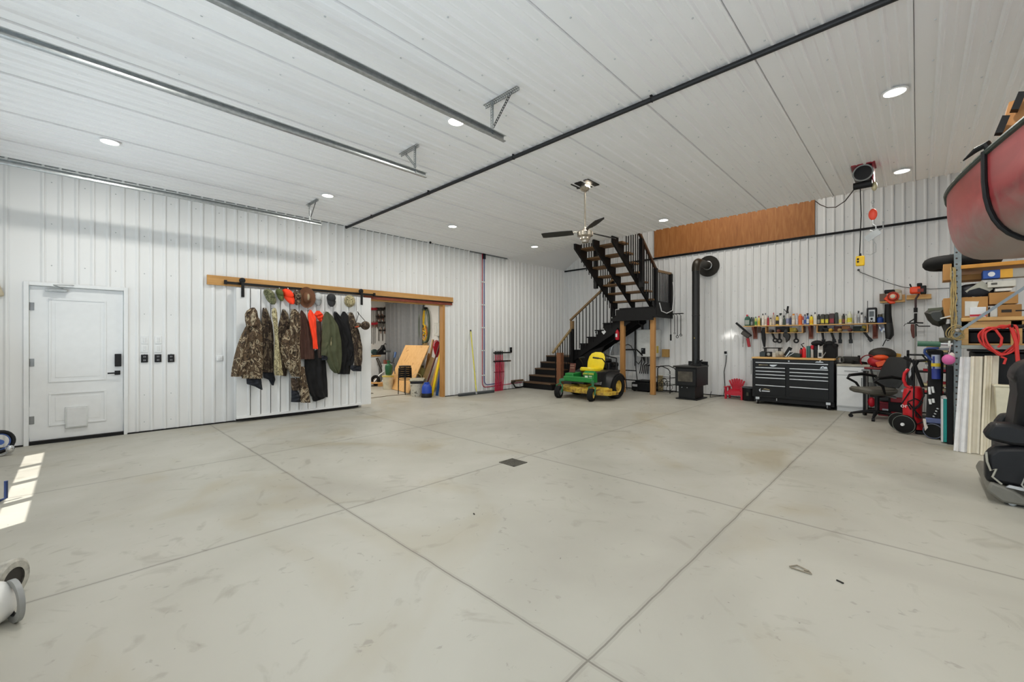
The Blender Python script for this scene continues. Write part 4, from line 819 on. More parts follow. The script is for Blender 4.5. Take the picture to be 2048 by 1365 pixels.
# water heater
t = thing('water_heater', 'white wall mounted boiler under the stair landing', 'boiler', (-5.2, 10.85, .9)); a, b = -5.52, -4.98
m = MB(); m.box(a, b, 10.62, YB - .02, .92, 1.66); o = m.build('casing', mat('#d7dad8', .3), t, .02); m = MB(); m.box(a + .14, a + .26, 10.612, 10.62, 1.0, 1.16); d = m.build('control_panel', BLK2, t, .004); m = MB(); m.box(a + .16, a + .2, 10.608, 10.612, 1.1, 1.13); m.build('display', GREY, d)
m = MB(); m.box(b + .001, b + .004, 10.68, 10.8, 1.03, 1.22); m.build('yellow_label', mat('#c9b24f', .6), t)
m = MB()
for q in range(5): m.tube([(a + .08 + q * .09, 10.75, .92), (a + .08 + q * .09, 10.77, .8 - .03 * q), (a + .02 + q * .05, 10.85, .68), (a - .05 + q * .06, 10.9, .45)], .014, 7)
m.build('pipes', mat('#26262a', .5), t); m = MB(); m.tube([(a + .08, 10.8, 1.66), (a + .08, 10.8, 1.78), (a - .03, 10.85, 1.84), (a - .05, 10.95, 1.84)], .035, 10).tube([(a + .3, 10.8, 1.66), (a + .3, 10.8, 1.98)], .03, 10); m.build('flue', mat('#2c2623', .5, .3), t)
m = MB(); m.tube([(-5.6, 10.15, 1.12), (-5.4, 10.4, 1.12), (-5.35, 10.6, .98), (-5.4, 10.85, .8)], .02, 8); tag(m.build('black_hose', BLACK), 'black hose running from the landing post to the boiler', 'hose')
m = MB(); m.box(-4.93, -4.75, YB - .1, YB - .02, .92, 1.13); tag(m.build('kraft_box', mat('#a9854c', .8)), 'small tan box fixed to the back wall right of the boiler', 'box')
m = MB(); m.box(-5.75, -5.72, YB - .06, YB - .02, .65, 1.65).tube([(-5.73, YB - .05, .8), (-5.62, YB - .07, .7), (-5.5, YB - .1, .85)], .012); tag(m.build('wall_conduit', mat('#3a3936', .5)), 'dark conduit on the back wall left of the boiler', 'conduit')
# fireplace tools hanging from the landing edge
for k, (dx, z0, z1, w) in enumerate(((0, 1.95, 1.42, .035), (.10, 1.95, 1.52, .02), (.17, 1.95, 1.42, .06), (.26, 1.95, 1.46, .05))):
    t = thing('hanging_tool', ['black brush hanging leftmost below the landing corner', 'thin black hook rod hanging second below the landing corner', 'black tongs hanging third below the landing corner', 'black forked tool hanging rightmost below the landing corner'][k], 'tool', (-4.62 + dx, 10.7, z1), 0, 'black tools below the landing')
    x = -4.60 + dx; m = MB(); m.cyl((x, 10.7, z0 + .05), (x, 10.7, z1 + .06), .008).tube([(x, 10.7, z0 + .05), (x - .04, 10.7, z0 + .09)], .006); m.build('rod', BLACK, t)
    m = MB(); 
    if k == 0: m.cyl((x, 10.7, z1 - .06), (x, 10.7, z1 + .1), .022)
    elif k == 1: m.torus((x, 10.7, z1 + .03), (0, 1, 0), .02, .006, 12, 5)
    else: m.torus((x, 10.7, z1 + .04), (0, 1, 0), w / 2, .008, 14, 6)
    m.build('tool_head', BLACK, t)
m = MB(); m.box(-4.66, -4.28, 10.66, 10.74, 2.04, 2.06); tag(m.build('tool_rail', BLACK), 'black rail below the landing holding the hanging tools', 'rail')
# firewood rack
t = thing('firewood_rack', 'black arched metal firewood rack right of the wooden post', 'rack', (-4.75, 10.6, 0))
for y in (10.42, 10.8):
    m = MB(); m.tube([(-5.0, y, .02), (-5.0, y, .62), (-4.93, y, .68), (-4.7, y, .70), (-4.55, y, .64), (-4.5, y, .58), (-4.5, y, .02)], .012, 7); m.build('arch', BLACK, t)
m = MB()
for z in (.05, .22, .4): m.bar((-5.0, 10.42, z), (-4.5, 10.42, z), .012, .012).bar((-5.0, 10.8, z), (-4.5, 10.8, z), .012, .012).bar((-4.5, 10.42, z), (-4.5, 10.8, z), .012, .012).bar((-5.0, 10.42, z), (-5.0, 10.8, z), .012, .012)
m.build('crossbars', BLACK, t)
t = thing('scrap_pile', 'tangle of black coiled wire inside the firewood rack', 'wire', (-4.75, 10.6, .03)); m = MB(); rnd = random.Random(2)
for k in range(9): m.torus((rnd.uniform(-4.88, -4.62), rnd.uniform(10.5, 10.7), rnd.uniform(.12, .3)), (rnd.uniform(-1, 1), rnd.uniform(-1, 1), rnd.uniform(-1, 1)), rnd.uniform(.05, .1), .006, 16, 5)
m.build('coil', mat('#3c3b38', .5, .4), t)
t = thing('floor_jack', 'low black jack and tool case on the floor under the stairs', 'jack', (-5.35, 10.5, 0))
m = MB(); m.box(-5.56, -5.05, 10.42, 10.95, .03, .24); m.build('body', BLK2, t, .01); m = MB(); m.box(-5.5, -5.1, 10.5, 10.9, .24, .29); m.build('lid', BLACK, t, .01); m = MB(); m.ob((-5.46, 10.412, .16), (.14, .01, .06)); m.build('label_plate', mat('#b9babc', .5), t)
for x in (-5.5, -5.12): m = MB(); m.cyl((x, 10.45, .03), (x, 10.5, .03), .03); m.build('wheel', RUB, t)
m = MB(); m.box(-5.05, -4.92, 10.9, 10.95, .02, .42); tag(m.build('short_stake', mat('#b3a074', .7)), 'short pale stake leaning at the wall behind the black jack', 'stake')
# ================= WOOD STOVE =================
t = thing('wood_stove', 'black wood stove with glass door on a pedestal', 'stove', (-3.82, 10.0, 0)); a, b, y0, y1 = -4.07, -3.58, 9.68, 10.4; MS = mat('#111214', .5, .05, spec=.35)
m = MB(); m.box(a - .0, b + .0, y0 - .05 + .1, y1 - .02, .0, .025); m.build('base_plate', MS, t, .006); m = MB(); m.box(a + .05, b - .06, y0 + .1, y1 - .1, .025, .31); o = m.build('pedestal', MS, t, .006)
m = MB(); [m.cyl((a + .13 + k * .12, y0 + .1, .275), (a + .13 + k * .12, y0 + .09, .275), .01) for k in range(2)]; m.build('bolt', STEEL, o)
m = MB(); m.box(a, b, y0 + .03, y1, .31, .74); m.build('firebox', MS, t, .008); m = MB(); m.box(a - .03, b + .02, y0 - .03, y1 + .0, .74, .775); m.build('top_plate', mat('#2c2a28', .45, .4), t, .004)
m = MB(); m.box(a + .01, b - .01, y0, y0 + .03, .33, .725); d = m.build('door', MS, t, .008); m = MB(); m.box(a + .08, b - .08, y0 - .006, y0, .42, .65); m.build('glass', mat('#4f4a42', .12, var=.4, scale=6), d); m = MB(); m.box(a + .065, b - .065, y0 - .004, y0 - .001, .405, .665); m.build('glass_frame', BLACK, d)
m = MB(); m.cyl((a, y0 - .01, .56), (a - .14, y0 - .03, .56), .008).tube([(a - .14, y0 - .03, .56), (a - .10, y0 - .05, .57), (a - .17, y0 - .05, .57)], .014); m.build('handle', STEEL, d)
m = MB(); m.box(a + .04, b - .0, y1 - .01, y1 + .02, .31, .86); m.build('heat_shield', MS, t); m = MB(); m.box(a + .2, b - .02, y0 + .3, y1 - .15, .775, .80); m.build('top_insert', MS, t, .004)
m = MB(); m.lathe((-3.76, 10.15, .775), [(.11, 0), (.11, .04), (.085, .05), (.085, 1.16), (.089, 1.165), (.089, 1.19), (.085, 1.195), (.085, 2.26)], 28); fl = m.build('flue_pipe', mat('#242525', .4, .3), t)
m = MB(); m.tube([(-3.76, 10.15, 3.0)] + [(-3.76, 10.15 + .17 * (1 - cos(q)), 3.06 + .17 * sin(q)) for q in [i * pi / 16 for i in range(9)]] + [(-3.76, 10.94, 3.23)], .092, 24); m.build('elbow', mat('#2f2b22', .4, .35), fl)
m = MB(); m.cyl((-3.76, 10.955, 3.22), (-3.76, 10.985, 3.22), .26, n=36); m.build('wall_flange', mat('#26231d', .5, .2), fl); m = MB(); m.torus((-3.76, 10.9, 3.23), (0, 1, 0), .10, .012, 26, 8); m.build('collar', STEEL, fl)
m = MB(); m.lathe((-3.76, 10.063, 1.42), [(.012, 0), (.012, .01)], 10, (0, -1, 0)); m.build('thermometer', mat('#b99a4a', .3, .6), fl)
t = thing('stove_fan', 'small black fan standing on top of the wood stove', 'fan', (-3.62, 10.0, .78)); m = MB(); m.ob((-3.62, 10.0, .80), (.08, .07, .05)); m.ob((-3.62, 10.02, .86), (.05, .03, .08)); m.build('base', BLACK, t, .003)
for k in range(4): q = k * pi / 2 + .4; m = MB(); m.ob((-3.62 + .04 * cos(q), 9.985, .88 + .04 * sin(q)), (.07, .006, .03), (0, -q, 0)); m.build('blade', BLACK, t)
# wall plug and cord by stove
p = ony(1452, 706, YB - .01); t = thing('power_outlet', 'outlet with black plug on the back wall between stove and red chair', 'outlet', (p.x, YB, p.z)); m = MB(); m.box(p.x - .04, p.x + .04, YB - .025, YB - .012, p.z - .06, p.z + .06); m.build('cover_plate', WHITE, t); 
m = MB(); m.ob((p.x, YB - .05, p.z), (.05, .05, .06)); tag(m.build('plug', BLACK, None, .008), 'black plug in the outlet above the stove cord', 'plug')
P = [ony(1453, 712, YB - .05), ony(1452, 725, YB - .04), ony(1448, 745, YB - .04), ony(1450, 775, YB - .05)] + [onz(1449, 777) + V((0, -.1, .01))]
P[-1] = V((P[-2].x, YB - .15, .02)); m = MB(); m.tube(P + [(-3.5, 10.75, .012), (-3.56, 10.5, .012), (-3.52, 10.46, .15)], .008, 7); tag(m.build('extension_cord', BLACK), 'black cord from the wall outlet to the wood stove', 'cord')
# ceiling fan
t = thing('ceiling_fan', 'brushed metal industrial fan with dark blades hanging below a black plate', 'fan', (-3.52, 5.2, H)); fx, fy = -3.52, 5.2; NK = mat('#b3aa9c', .25, .85)
m = MB(); m.ob((fx, fy, H - .008), (.30, .30, .012), (0, 0, .0)); m.ob((fx - .13, fy + .02, H - .012), (.06, .1, .01), (0, 0, .5)); m.build('ceiling_plate', BLACK, t)
m = MB(); m.lathe((fx, fy, H - .012), [(.06, 0), (.06, -.03), (.075, -.035), (.075, -.055), (.05, -.085), (.02, -.1)], 22); m.build('canopy', NK, t); m = MB(); m.cyl((fx, fy, H - .1), (fx, fy, 3.02), .014); m.build('downrod', NK, t)
m = MB(); m.lathe((fx, fy, 2.80), [(.001, 0), (.05, .0), (.055, .03), (.075, .045), (.075, .075), (.085, .08), (.115, .095), (.118, .15), (.1, .17), (.05, .185), (.02, .22)], 26); m.build('motor', NK, t)
for q in (R(82), R(202), R(322)):
    c = V((cos(q), sin(q), 0)); s_ = V((-sin(q), cos(q), 0)); m = MB(); z = 2.965
    m.bar(V((fx, fy, z)) + c * .10, V((fx, fy, z)) + c * .22, .03, .006); br = m.build('blade_iron', NK, t)
    ring = []; m = MB()
    for i, (r_, w) in enumerate(((.18, .10), (.30, .13), (.45, .14), (.62, .13), (.66, .09))):
        o = V((fx, fy, z)) + c * r_; ring.append([o + s_ * w / 2 + V((0, 0, .018)), o - s_ * w / 2 - V((0, 0, .018)), o - s_ * w / 2 - V((0, 0, .026)), o + s_ * w / 2 + V((0, 0, .010))])
    m.loft(ring); m.build('blade', mat('#1a1917', .5), t)
# electric hoist
t = thing('electric_hoist', 'black electric hoist on a red plate under the ceiling with its hook chain', 'hoist', (-.51, 7.26, H)); hx, hy = -.51, 7.24
m = MB(); m.box(hx - .12, hx + .12, hy - .14, hy + .14, H - .015, H).box(hx + .09, hx + .105, hy - .12, hy + .12, H - .22, H - .015); m.build('mounting_plate', mat('#8f1f2e', .45), t)
m = MB(); m.cyl((hx, hy - .13, H - .12), (hx, hy + .13, H - .12), .105, n=26); m.build('drum', BLK2, t); m = MB(); m.torus((hx, hy - .135, H - .12), (0, 1, 0), .1, .01, 26, 7); m.build('drum_ring', mat('#8f9190', .4, .6), t)
m = MB(); m.cyl((hx - .1, hy - .1, H - .27), (hx + .09, hy - .1, H - .27), .045); m.build('motor', BLACK, t); m = MB(); m.sph((hx + .11, hy - .08, H - .31), (.03, .03, .06)); m.build('cable_guide', mat('#b7ad8c', .4, .4), t)
hk = V((hx + .095, hy - .08, 0)); m = MB(); m.cyl(hk + V((0, 0, 3.34)), hk + V((0, 0, 3.06)), .003); m.torus(hk + V((0, 0, 3.15)), (0, 1, 0), .016, .004, 12, 5); m.torus(hk + V((0, 0, 3.10)), (1, 0, 0), .016, .004, 12, 5); m.build('cable', STEEL, t)
m = MB(); m.sph(hk + V((0, 0, 2.99)), (.045, .03, .075), 16, 10); b = m.build('hook_block', mat('#d8432a', .45), t); m = MB(); m.cyl(hk + V((0, 0, 2.92)), hk + V((0, 0, 2.86)), .008); m.tube([hk + V((0, 0, 2.86)), hk + V((.03, 0, 2.83)), hk + V((.03, 0, 2.79)), hk + V((0, 0, 2.77)), hk + V((-.03, 0, 2.79))], .008); m.build('hook', STEEL, b)
m = MB(); m.ob(hk + V((.0, .0, 2.72)), (.16, .012, .08), (0, -.6, 0)); m.tube([hk + V((.06, 0, 2.77)), hk + V((.10, 0, 2.80)), hk + V((.1, 0, 2.88))], .007).tube([hk + V((-.04, 0, 2.74)), hk + V((.03, 0, 2.60)), hk + V((.03, 0, 2.50)), hk + V((-.02, 0, 2.47)), hk + V((-.07, 0, 2.49))], .004); tag(m.build('lifting_plate', mat('#9a9d9e', .4, .5)), 'grey metal lifting plate with a wire loop hanging from the hoist hook', 'plate')
pz = 2.40; px = hx - .03; m = MB(); m.tube([(px, hy - .1, 3.38), (px + .01, hy - .1, 3.0), (px - .005, hy - .1, 2.5)], .006, 6); cb = m.build('pendant_cable', BLACK, t)
m = MB(); m.ob((px, hy - .1, pz), (.09, .055, .13)); pd = m.build('pendant', mat('#e6b90f', .45), t, .012)
for dz in (-.012, .022): m = MB(); m.cyl((px - .02, hy - .129, pz + dz), (px - .02, hy - .14, pz + dz), .012); m.build('button', BLACK, pd)
m = MB(); m.cyl((px, hy - .1, pz + .06), (px, hy - .1, pz + .1), .015, .01); m.build('strain_relief', BLACK, pd)
P = [ony(1631, 403, YB - .06), ony(1640, 410, 10.4), ony(1655, 416, 9.6), ony(1672, 415, 8.8), ony(1690, 403, 8.3), ony(1708, 380, 7.7), V((hx - .08, hy - .1, H - .25))]
m = MB(); m.tube(P, .008, 7); tag(m.build('hoist_cord', BLACK), 'black cord sagging from the plywood cladding to the hoist', 'cord')
P = [ony(u, v, YB - .05) for u, v in ((1717, 541), (1720, 545), (1745, 555), (1775, 566), (1805, 575), (1835, 578), (1862, 579), (1900, 577))]
m = MB(); m.tube(P, .006, 6); m.cyl(P[0] + V((0, .03, 0)), P[0] - V((0, .02, 0)), .02); tag(m.build('sagging_cord', mat('#3a3c3c', .5)), 'thin dark cord sagging along the back wall to the rack', 'cord')
# ================= ZERO TURN MOWER =================
JG = mat('#1d7a35', .35, var=.1); JG2 = mat('#2b6b45', .5); JY = mat('#e9cf1a', .4, var=.05); RIMY = mat('#c9a94a', .5, var=.15); DECK = ramp_mat('deck', [(.3, '#6b4e28'), (.45, '#a9862f'), (.6, '#c9ab34'), (.8, '#8a6a30')], 7, .55, None, 1.5, detail=6); MB_ = mat('#19191a', .5)
mw = thing('riding_mower', 'green and yellow zero turn riding mower parked before the stairs', 'mower', (-5.66, 8.5, 0)); cx = -5.68
def wheel(t, x, y, r, w, rim, name='wheel', ax=(1, 0, 0), rimf=.55):
    d = V(ax).normalized(); c = V((x, y, r)); m = MB()
    m.lathe(c - d * w / 2, [(r * rimf, 0), (r * .9, 0), (r * .98, w * .15), (r, w * .3), (r, w * .7), (r * .98, w * .85), (r * .9, w), (r * rimf, w)], 28, d, False); o = m.build(name, RUB, t)
    m = MB(); m.lathe(c - d * w * .42, [(.001, 0), (r * .2, 0), (r * .25, w * .1), (r * rimf * .9, w * .12), (r * rimf, 0), (r * rimf * 1.03, w * .02), (r * rimf * 1.03, w * .82), (r * rimf, w * .84), (r * rimf * .9, w * .7), (r * .25, w * .7), (r * .2, w * .84), (.001, w * .84)], 24, d); m.build('rim', rim, o); return o
for x, y in ((-6.14, 7.97), (-5.25, 8.0)):
    wheel(mw, x, y, .145, .12, RIMY if x > -6 else GREY, 'caster_wheel', (1, .25, 0)); sx = 1 if x > cx else -1
    m = MB(); m.tube([(x - .085, y + .02, .14), (x - .085, y + .03, .30), (x - .0, y + .06, .34), (x + .085, y + .04, .30), (x + .085, y, .14)], .018, 8).cyl((x, y + .06, .32), (x, y + .06, .44), .028); m.build('caster_fork', JG2, mw)
    m = MB(); m.bar((x, y + .06, .42), (cx + sx * .33, y + .16, .44), .07, .07); m.build('front_arm', JG2, mw, .01)
for x in (-6.2, -5.13): wheel(mw, x, 8.80, .29, .24, RIMY, 'drive_wheel', (1, 0, 0), .5)
m = MB(); m.box(cx - .40, cx + .42, 8.06, 8.16, .40, .52); m.build('front_beam', JG, mw, .02)
m = MB(); m.prism([(8.16, .42), (8.16, .58), (8.55, .60), (8.55, .42)], 'x', cx - .42, cx - .18); m.build('foot_panel', JG, mw, .015)
m = MB(); m.prism([(8.10, .40), (8.06, .62), (8.16, .67), (8.24, .60), (8.24, .40)], 'x', cx + .16, cx + .44); pn = m.build('side_panel', JG, mw, .015); m = MB(); m.box(cx + .17, cx + .43, 8.24, 8.62, .40, .64); m.build('side_box', MB_, mw, .02)
text('lettering', 'JOHN DEERE', mat('#e2d23a', .5), .052, (cx + .31, 8.058, .605), (pi / 2 - .18, 0, 0), mw)
m = MB(); m.ob((cx + .25, 8.072, .53), (.08, .006, .06)); m.build('decal', mat('#c8d6bf', .5), pn); m = MB(); m.ob((cx + .36, 8.072, .55), (.08, .006, .02)).ob((cx + .36, 8.074, .51), (.08, .006, .02)); m.build('decal', mat('#c8d6bf', .5), pn)
m = MB(); m.box(cx - .18, cx + .16, 8.1, 8.6, .36, .41); m.build('foot_plate', MB_, mw, .01)
m = MB(); m.loft([[(cx + sx * w, y, z) for sx, z in ((-1, z0), (1, z0), (1, z1), (-1, z1))] for y, w, z0, z1 in ((8.5, .40, .40, .60), (8.75, .44, .38, .66), (9.35, .38, .40, .64))]); m.build('frame', MB_, mw, .02)
m = MB(); m.loft([[(cx + w * cos(q), y + .34 * w * sin(q) * 1.6, z) for q in [2 * pi * k / 24 for k in range(24)]] for y, w, z in ((8.42, .62, .14), (8.42, .68, .15), (8.42, .68, .25), (8.42, .60, .285))]); m.box(cx - .1, cx + .1, 8.3, 8.55, .28, .33); m.build('mower_deck', DECK, mw)
m = MB(); m.prism([(cx + .50, 8.1), (cx + .78, 8.2), (cx + .80, 8.55), (cx + .5, 8.65)], 'z', .13, .20); m.build('discharge_chute', DECK, mw, .01)
# seat
m = MB(); rings = []
for z, hw, y0, th in ((.64, .21, 8.86, .10), (.72, .235, 8.87, .11), (.84, .245, 8.90, .11), (.96, .225, 8.94, .10), (1.04, .17, 8.97, .08), (1.075, .08, 8.99, .05)):
    rings.append([(cx + hw * cos(q), y0 + th * .5 * sin(q) * (1 if sin(q) < 0 else 1) - .03 * abs(cos(q)) ** 3, z) for q in [2 * pi * k / 20 for k in range(20)]])
m.loft(rings); sb = m.build('seat_back', JY, mw)
m = MB(); rings = []
for z, s in ((.60, .86), (.63, 1.), (.68, 1.), (.705, .9)): rings.append([(cx + .24 * s * (abs(cos(q)) ** .6) * (1 if cos(q) > 0 else -1), 8.67 + .25 * s * (abs(sin(q)) ** .6) * (1 if sin(q) > 0 else -1), z - .02 * sin(q)) for q in [2 * pi * k / 28 for k in range(28)]])
m.loft(rings); m.build('seat_cushion', JY, mw)
m = MB(); m.ob((cx, 9.02, .86), (.36, .06, .36)); m.build('seat_shell', MB_, mw, .02)
for s in (-1, 1):
    m = MB(); m.tube([(cx + s * .33, 8.85, .58), (cx + s * .34, 8.78, .80), (cx + s * .33, 8.62, .93), (cx + s * .16, 8.55, .95)], .014); m.cyl((cx + s * .26, 8.57, .94), (cx + s * .12, 8.545, .955), .021); m.build('control_lever', MB_, mw)
    rings = []; m = MB()
    for k in range(13):
        q = pi * (.02 + .8 * k / 12); rr = .36; c = V((0, 8.80 - rr * cos(q) * 1.05, .26 + rr * sin(q))); rings.append([(cx + s * .42, c.y, c.z), (cx + s * .66, c.y, c.z - .02), (cx + s * .66, c.y, c.z - .045), (cx + s * .42, c.y, c.z - .025)])
    m.loft(rings); m.build('fender', MB_, mw)
m = MB(); m.ob((cx - .33, 8.35, .70), (.16, .02, .22), (-.2, 0, 0)); m.build('warning_panel', mat('#5b2a20', .5), mw, .004)
m = MB(); [m.ob((cx - .33, 8.336, .64 + k * .06), (.12, .004, .02), (-.2, 0, 0)) for k in range(3)]; m.build('warning_label', mat('#8d6f5a', .5), mw)
m = MB(); m.box(cx - .22, cx + .22, 9.1, 9.55, .5, .82).cyl((cx, 9.3, .82), (cx, 9.3, .9), .16); m.build('engine', BLK2, mw, .03); m = MB(); m.cyl((cx + .24, 9.2, .76), (cx + .24, 9.42, .76), .06).cyl((cx + .26, 9.1, .62), (cx + .36, 9.1, .62), .05); m.build('air_filter', BLACK, mw)
m = MB(); m.tube([(cx - .3, 9.3, .45), (cx - .3, 9.32, .92), (cx, 9.33, .98), (cx + .3, 9.32, .92), (cx + .3, 9.3, .45)], .02); m.build('rear_guard', MB_, mw)
# ================= TOOL CHEST =================
TB = mat('#0c0c0d', .32, 0, var=.1, spec=.3); t = thing('tool_chest', 'wide black rolling tool chest with silver drawer pulls', 'tool chest', (-1.85, 10.5, 0)); x0, x1, yf = -2.575, -1.16, 10.17
def zz(v, u=1600): return ony(u, v, yf).z
ztop = ony(1508, 714, yf).z
m = MB(); m.box(x0, x1, yf, 10.9, .15, .97); m.build('body', TB, t, .006); m = MB(); m.box(x0 - .01, x1 + .01, yf - .015, 10.91, .972, 1.005); m.build('wood_top', SHEL, t, .004)
m = MB(); m.box(x0 + .02, x1 - .0, yf + .05, 10.88, .06, .15); m.build('base_frame', BLACK, t)
PULL = mat('#c9cccf', .3, .6)
def drawer(a, b, z0, z1):
    m = MB(); m.box(a, b, yf - .012, yf, z0, z1); d = m.build('drawer', TB, t, .003); m = MB(); m.box(a + .008, b - .008, yf - .03, yf - .012, z1 - .022, z1 - .004); m.build('pull', PULL, d, .004); return d
d0 = drawer(x0 + .06, x1 - .08, .80, .905)
lv = [(.725, .795), (.655, .72), (.585, .65), (.425, .58), (.20, .42)]
ds = []
for (a, b) in ((x0 + .06, -1.955), (-1.895, x1 - .08)):
    for z0, z1 in lv: ds.append(drawer(a, b, z0, z1))
m = MB(); m.box(x0 + .05, x1 - .07, yf - .01, yf, .91, .96); m.build('lid_rail', TB, t, .003); m = MB(); m.cyl((-1.9, yf - .014, .935), (-1.9, yf - .01, .935), .014); m.build('lock', STEEL, t)
GLD = mat('#bfae86', .4, .4)
def mark(pts, mt, par): m = MB(); m.prism([(x, z) for x, z in pts], 'y', yf - .016, yf - .0125); return m.build('emblem', mt, par)
mark([(x0 + .33, .85), (x0 + .47, .855), (x0 + .44, .825), (x0 + .40, .81), (x0 + .36, .815), (x0 + .34, .83)], PULL, d0); mark([(x0 + .13, .848), (x0 + .2, .844), (x0 + .3, .846), (x0 + .3, .840), (x0 + .2, .838), (x0 + .13, .832)], GLD, d0)
mark([(x1 - .22, .805), (x1 - .2, .845), (x1 - .17, .855), (x1 - .14, .84), (x1 - .12, .85), (x1 - .10, .825), (x1 - .10, .805)], PULL, d0); mark([(x1 - .20, .815), (x1 - .17, .842), (x1 - .155, .815)], TB, d0)
mark([(x0 + .13, .30), (x0 + .15, .33), (x0 + .17, .335), (x0 + .155, .31), (x0 + .17, .27), (x0 + .15, .265)], PULL, ds[4]); mark([(x0 + .19, .315), (x0 + .24, .34), (x0 + .33, .325), (x0 + .33, .315), (x0 + .24, .325)], GLD, ds[4]); mark([(x0 + .18, .275), (x0 + .19, .298), (x0 + .34, .298), (x0 + .33, .275)], PULL, ds[4])
mark([(x1 - .30, .925), (x1 - .27, .945), (x1 - .18, .942), (x1 - .16, .925)], PULL, t)
for x, y in ((x0 + .10, yf + .04), (x1 - .09, yf + .04), (x0 + .1, 10.8), (x1 - .09, 10.8)):
    m = MB(); m.lathe((x - .02, y, .06), [(.001, 0), (.058, 0), (.06, .01), (.06, .034), (.058, .042), (.001, .042)], 20, (1, .3, 0)); c = m.build('caster', RUB, t); m = MB(); m.lathe((x - .027, y - .002, .06), [(.001, 0), (.036, 0), (.036, .012), (.001, .012)], 16, (1, .3, 0)); m.box(x - .035, x + .035, y - .04, y + .02, .1, .15); m.build('caster_fork', PULL, c)
m = MB(); m.tube([(x0, yf + .1, .93), (x0 - .05, yf + .1, .92), (x0 - .05, yf + .1, .62), (x0, yf + .1, .61)], .012); m.build('side_handle', PULL, t); m = MB(); m.box(-2.12, -2.11, yf - .02, yf - .012, .1, .15); m.build('latch', PULL, t)
# small white base cabinet
t = thing('base_cabinet', 'white base cabinet with one drawer right of the tool chest', 'cabinet', (-.93, 10.5, 0)); a, b = -1.125, -.70
m = MB(); m.box(a, b, 10.22, 10.85, .09, .865); m.box(a + .0, b, 10.27, 10.8, 0, .09); m.build('body', WHITE, t, .003); m = MB(); m.box(a - .0, b + .07, 10.18, 10.88, .868, .905); m.build('counter', mat('#a39e90', .5, var=.15), t, .004)
m = MB(); m.box(a + .01, b - .01, 10.20, 10.22, .70, .855); d = m.build('drawer', WHITE, t, .003); m = MB(); m.cyl((a + .12, 10.18, .78), (b - .10, 10.18, .78), .006); m.build('handle', GREY, d)
m = MB(); m.box(a + .01, b - .01, 10.20, 10.22, .11, .69); d = m.build('door', WHITE, t, .003); m = MB(); m.cyl((b - .05, 10.185, .5), (b - .05, 10.185, .66), .006); m.build('handle', GREY, d)
# ---- things on the chest and counter ----
def at_chest(u, v, y=10.45): p = ony(u, v, y); return p.x, p.z
YT = 10.5; ZT = 1.006
def bx(name, label, cat, u0, u1, h, mt, y=YT, d=.12, z=ZT, cap=None, kind='box', grp=None):
    p0, p1 = ony(u0, 700, y), ony(u1, 700, y); x = (p0.x + p1.x) / 2; w = p1.x - p0.x
    t = thing(name, label, cat, (x, y, z), 0, grp); m = MB()
    if kind == 'box': m.ob((x, y, z + h / 2), (w, d, h))
    else: m.lathe((x, y, z), [(w * .46, 0), (w * .5, .006), (w * .5, h * .80), (w * .42, h * .86), (w * .22, h * .90), (w * .22, h)], 16)
    o = m.build('body', mt, t, .008 if kind == 'box' else 0)
    if cap: m = MB(); m.lathe((x, y, z + h * .90), [(w * .26, 0), (w * .26, h * .13), (w * .2, h * .15)], 12) if kind != 'box' else m.ob((x, y, z + h + .01), (w * .5, d * .5, .02)); m.build('cap', cap, t)
    return t, x, w
t, x, w = bx('jar', 'dark teal squat container at the left end of the tool chest top', 'container', 1520.5, 1532, .10, mat('#263439', .5), kind='box', cap=mat('#1d2629', .5))
t, x, w = bx('work_light', 'glass domed black work lamp near the left end of the chest top', 'lamp', 1533.5, 1543.5, .11, BLK2); m = MB(); m.sph((x, YT - .06, ZT + .055), (.035, .02, .035)); m.build('lens', mat('#8f9492', .2), t)
p = ony(1547, 692, 10.6); t = thing('heat_gun_rack', 'flat black tray raised behind the gloves on the tool chest', 'tray', (p.x, 10.65, ZT)); m = MB(); m.ob((p.x - .03, 10.66, ZT + .19), (.34, .2, .02)); m.build('tray', BLACK, t, .004)
for q in (-.17, .1): m = MB(); m.ob((p.x + q, 10.66, ZT + .09), (.02, .18, .18)); m.build('leg', BLK2, t)
for k, (u, h, lb) in enumerate(((1548, .09, 'small white cup on the tool chest beside the work lamp'), )): bx('cup', lb, 'cup', 1545, 1552, h, mat('#b9b6ac', .6), kind='box', y=10.35, d=.06)
t = thing('work_gloves', 'crumpled pale work gloves and cloths on the tool chest', 'gloves', (ony(1560, 705, 10.4).x, 10.42, ZT)); rnd = random.Random(4)
for k in range(5): p = ony(1555 + k * 4, 705, 10.42); m = MB(); m.sph((p.x, 10.42 + rnd.uniform(-.05, .05), ZT + .055 + rnd.uniform(0, .05) * (k < 3)), (.05, .05, .055 if k > 1 else .07), 10, 7); m.build('cloth', mat('#a9a497', .9, var=.2), t)
t = thing('cordless_tool', 'black and green power tool lying on the tool chest', 'power tool', (ony(1583, 705, 10.45).x, 10.45, ZT)); p = ony(1583, 705, 10.45)
m = MB(); m.ob((p.x + .05, 10.45, ZT + .05), (.24, .1, .09), (0, .15, 0)); m.build('body', mat('#1a2621', .5), t, .015); m = MB(); m.ob((p.x - .06, 10.43, ZT + .12), (.07, .07, .2), (0, .5, 0)); m.build('handle', BLACK, t, .01); m = MB(); m.bar((p.x - .09, 10.38, ZT + .01), (p.x - .01, 10.38, ZT + .14), .012, .02).bar((p.x - .05, 10.36, ZT + .02), (p.x + .06, 10.36, ZT + .1), .01, .01); m.build('blade', STEEL, t)
bx('fuel_bottle', 'shorter red bottle left of the bright red canister on the tool chest', 'bottle', 1599, 1606, .19, mat('#9c1222', .4), kind='c', cap=BLACK)
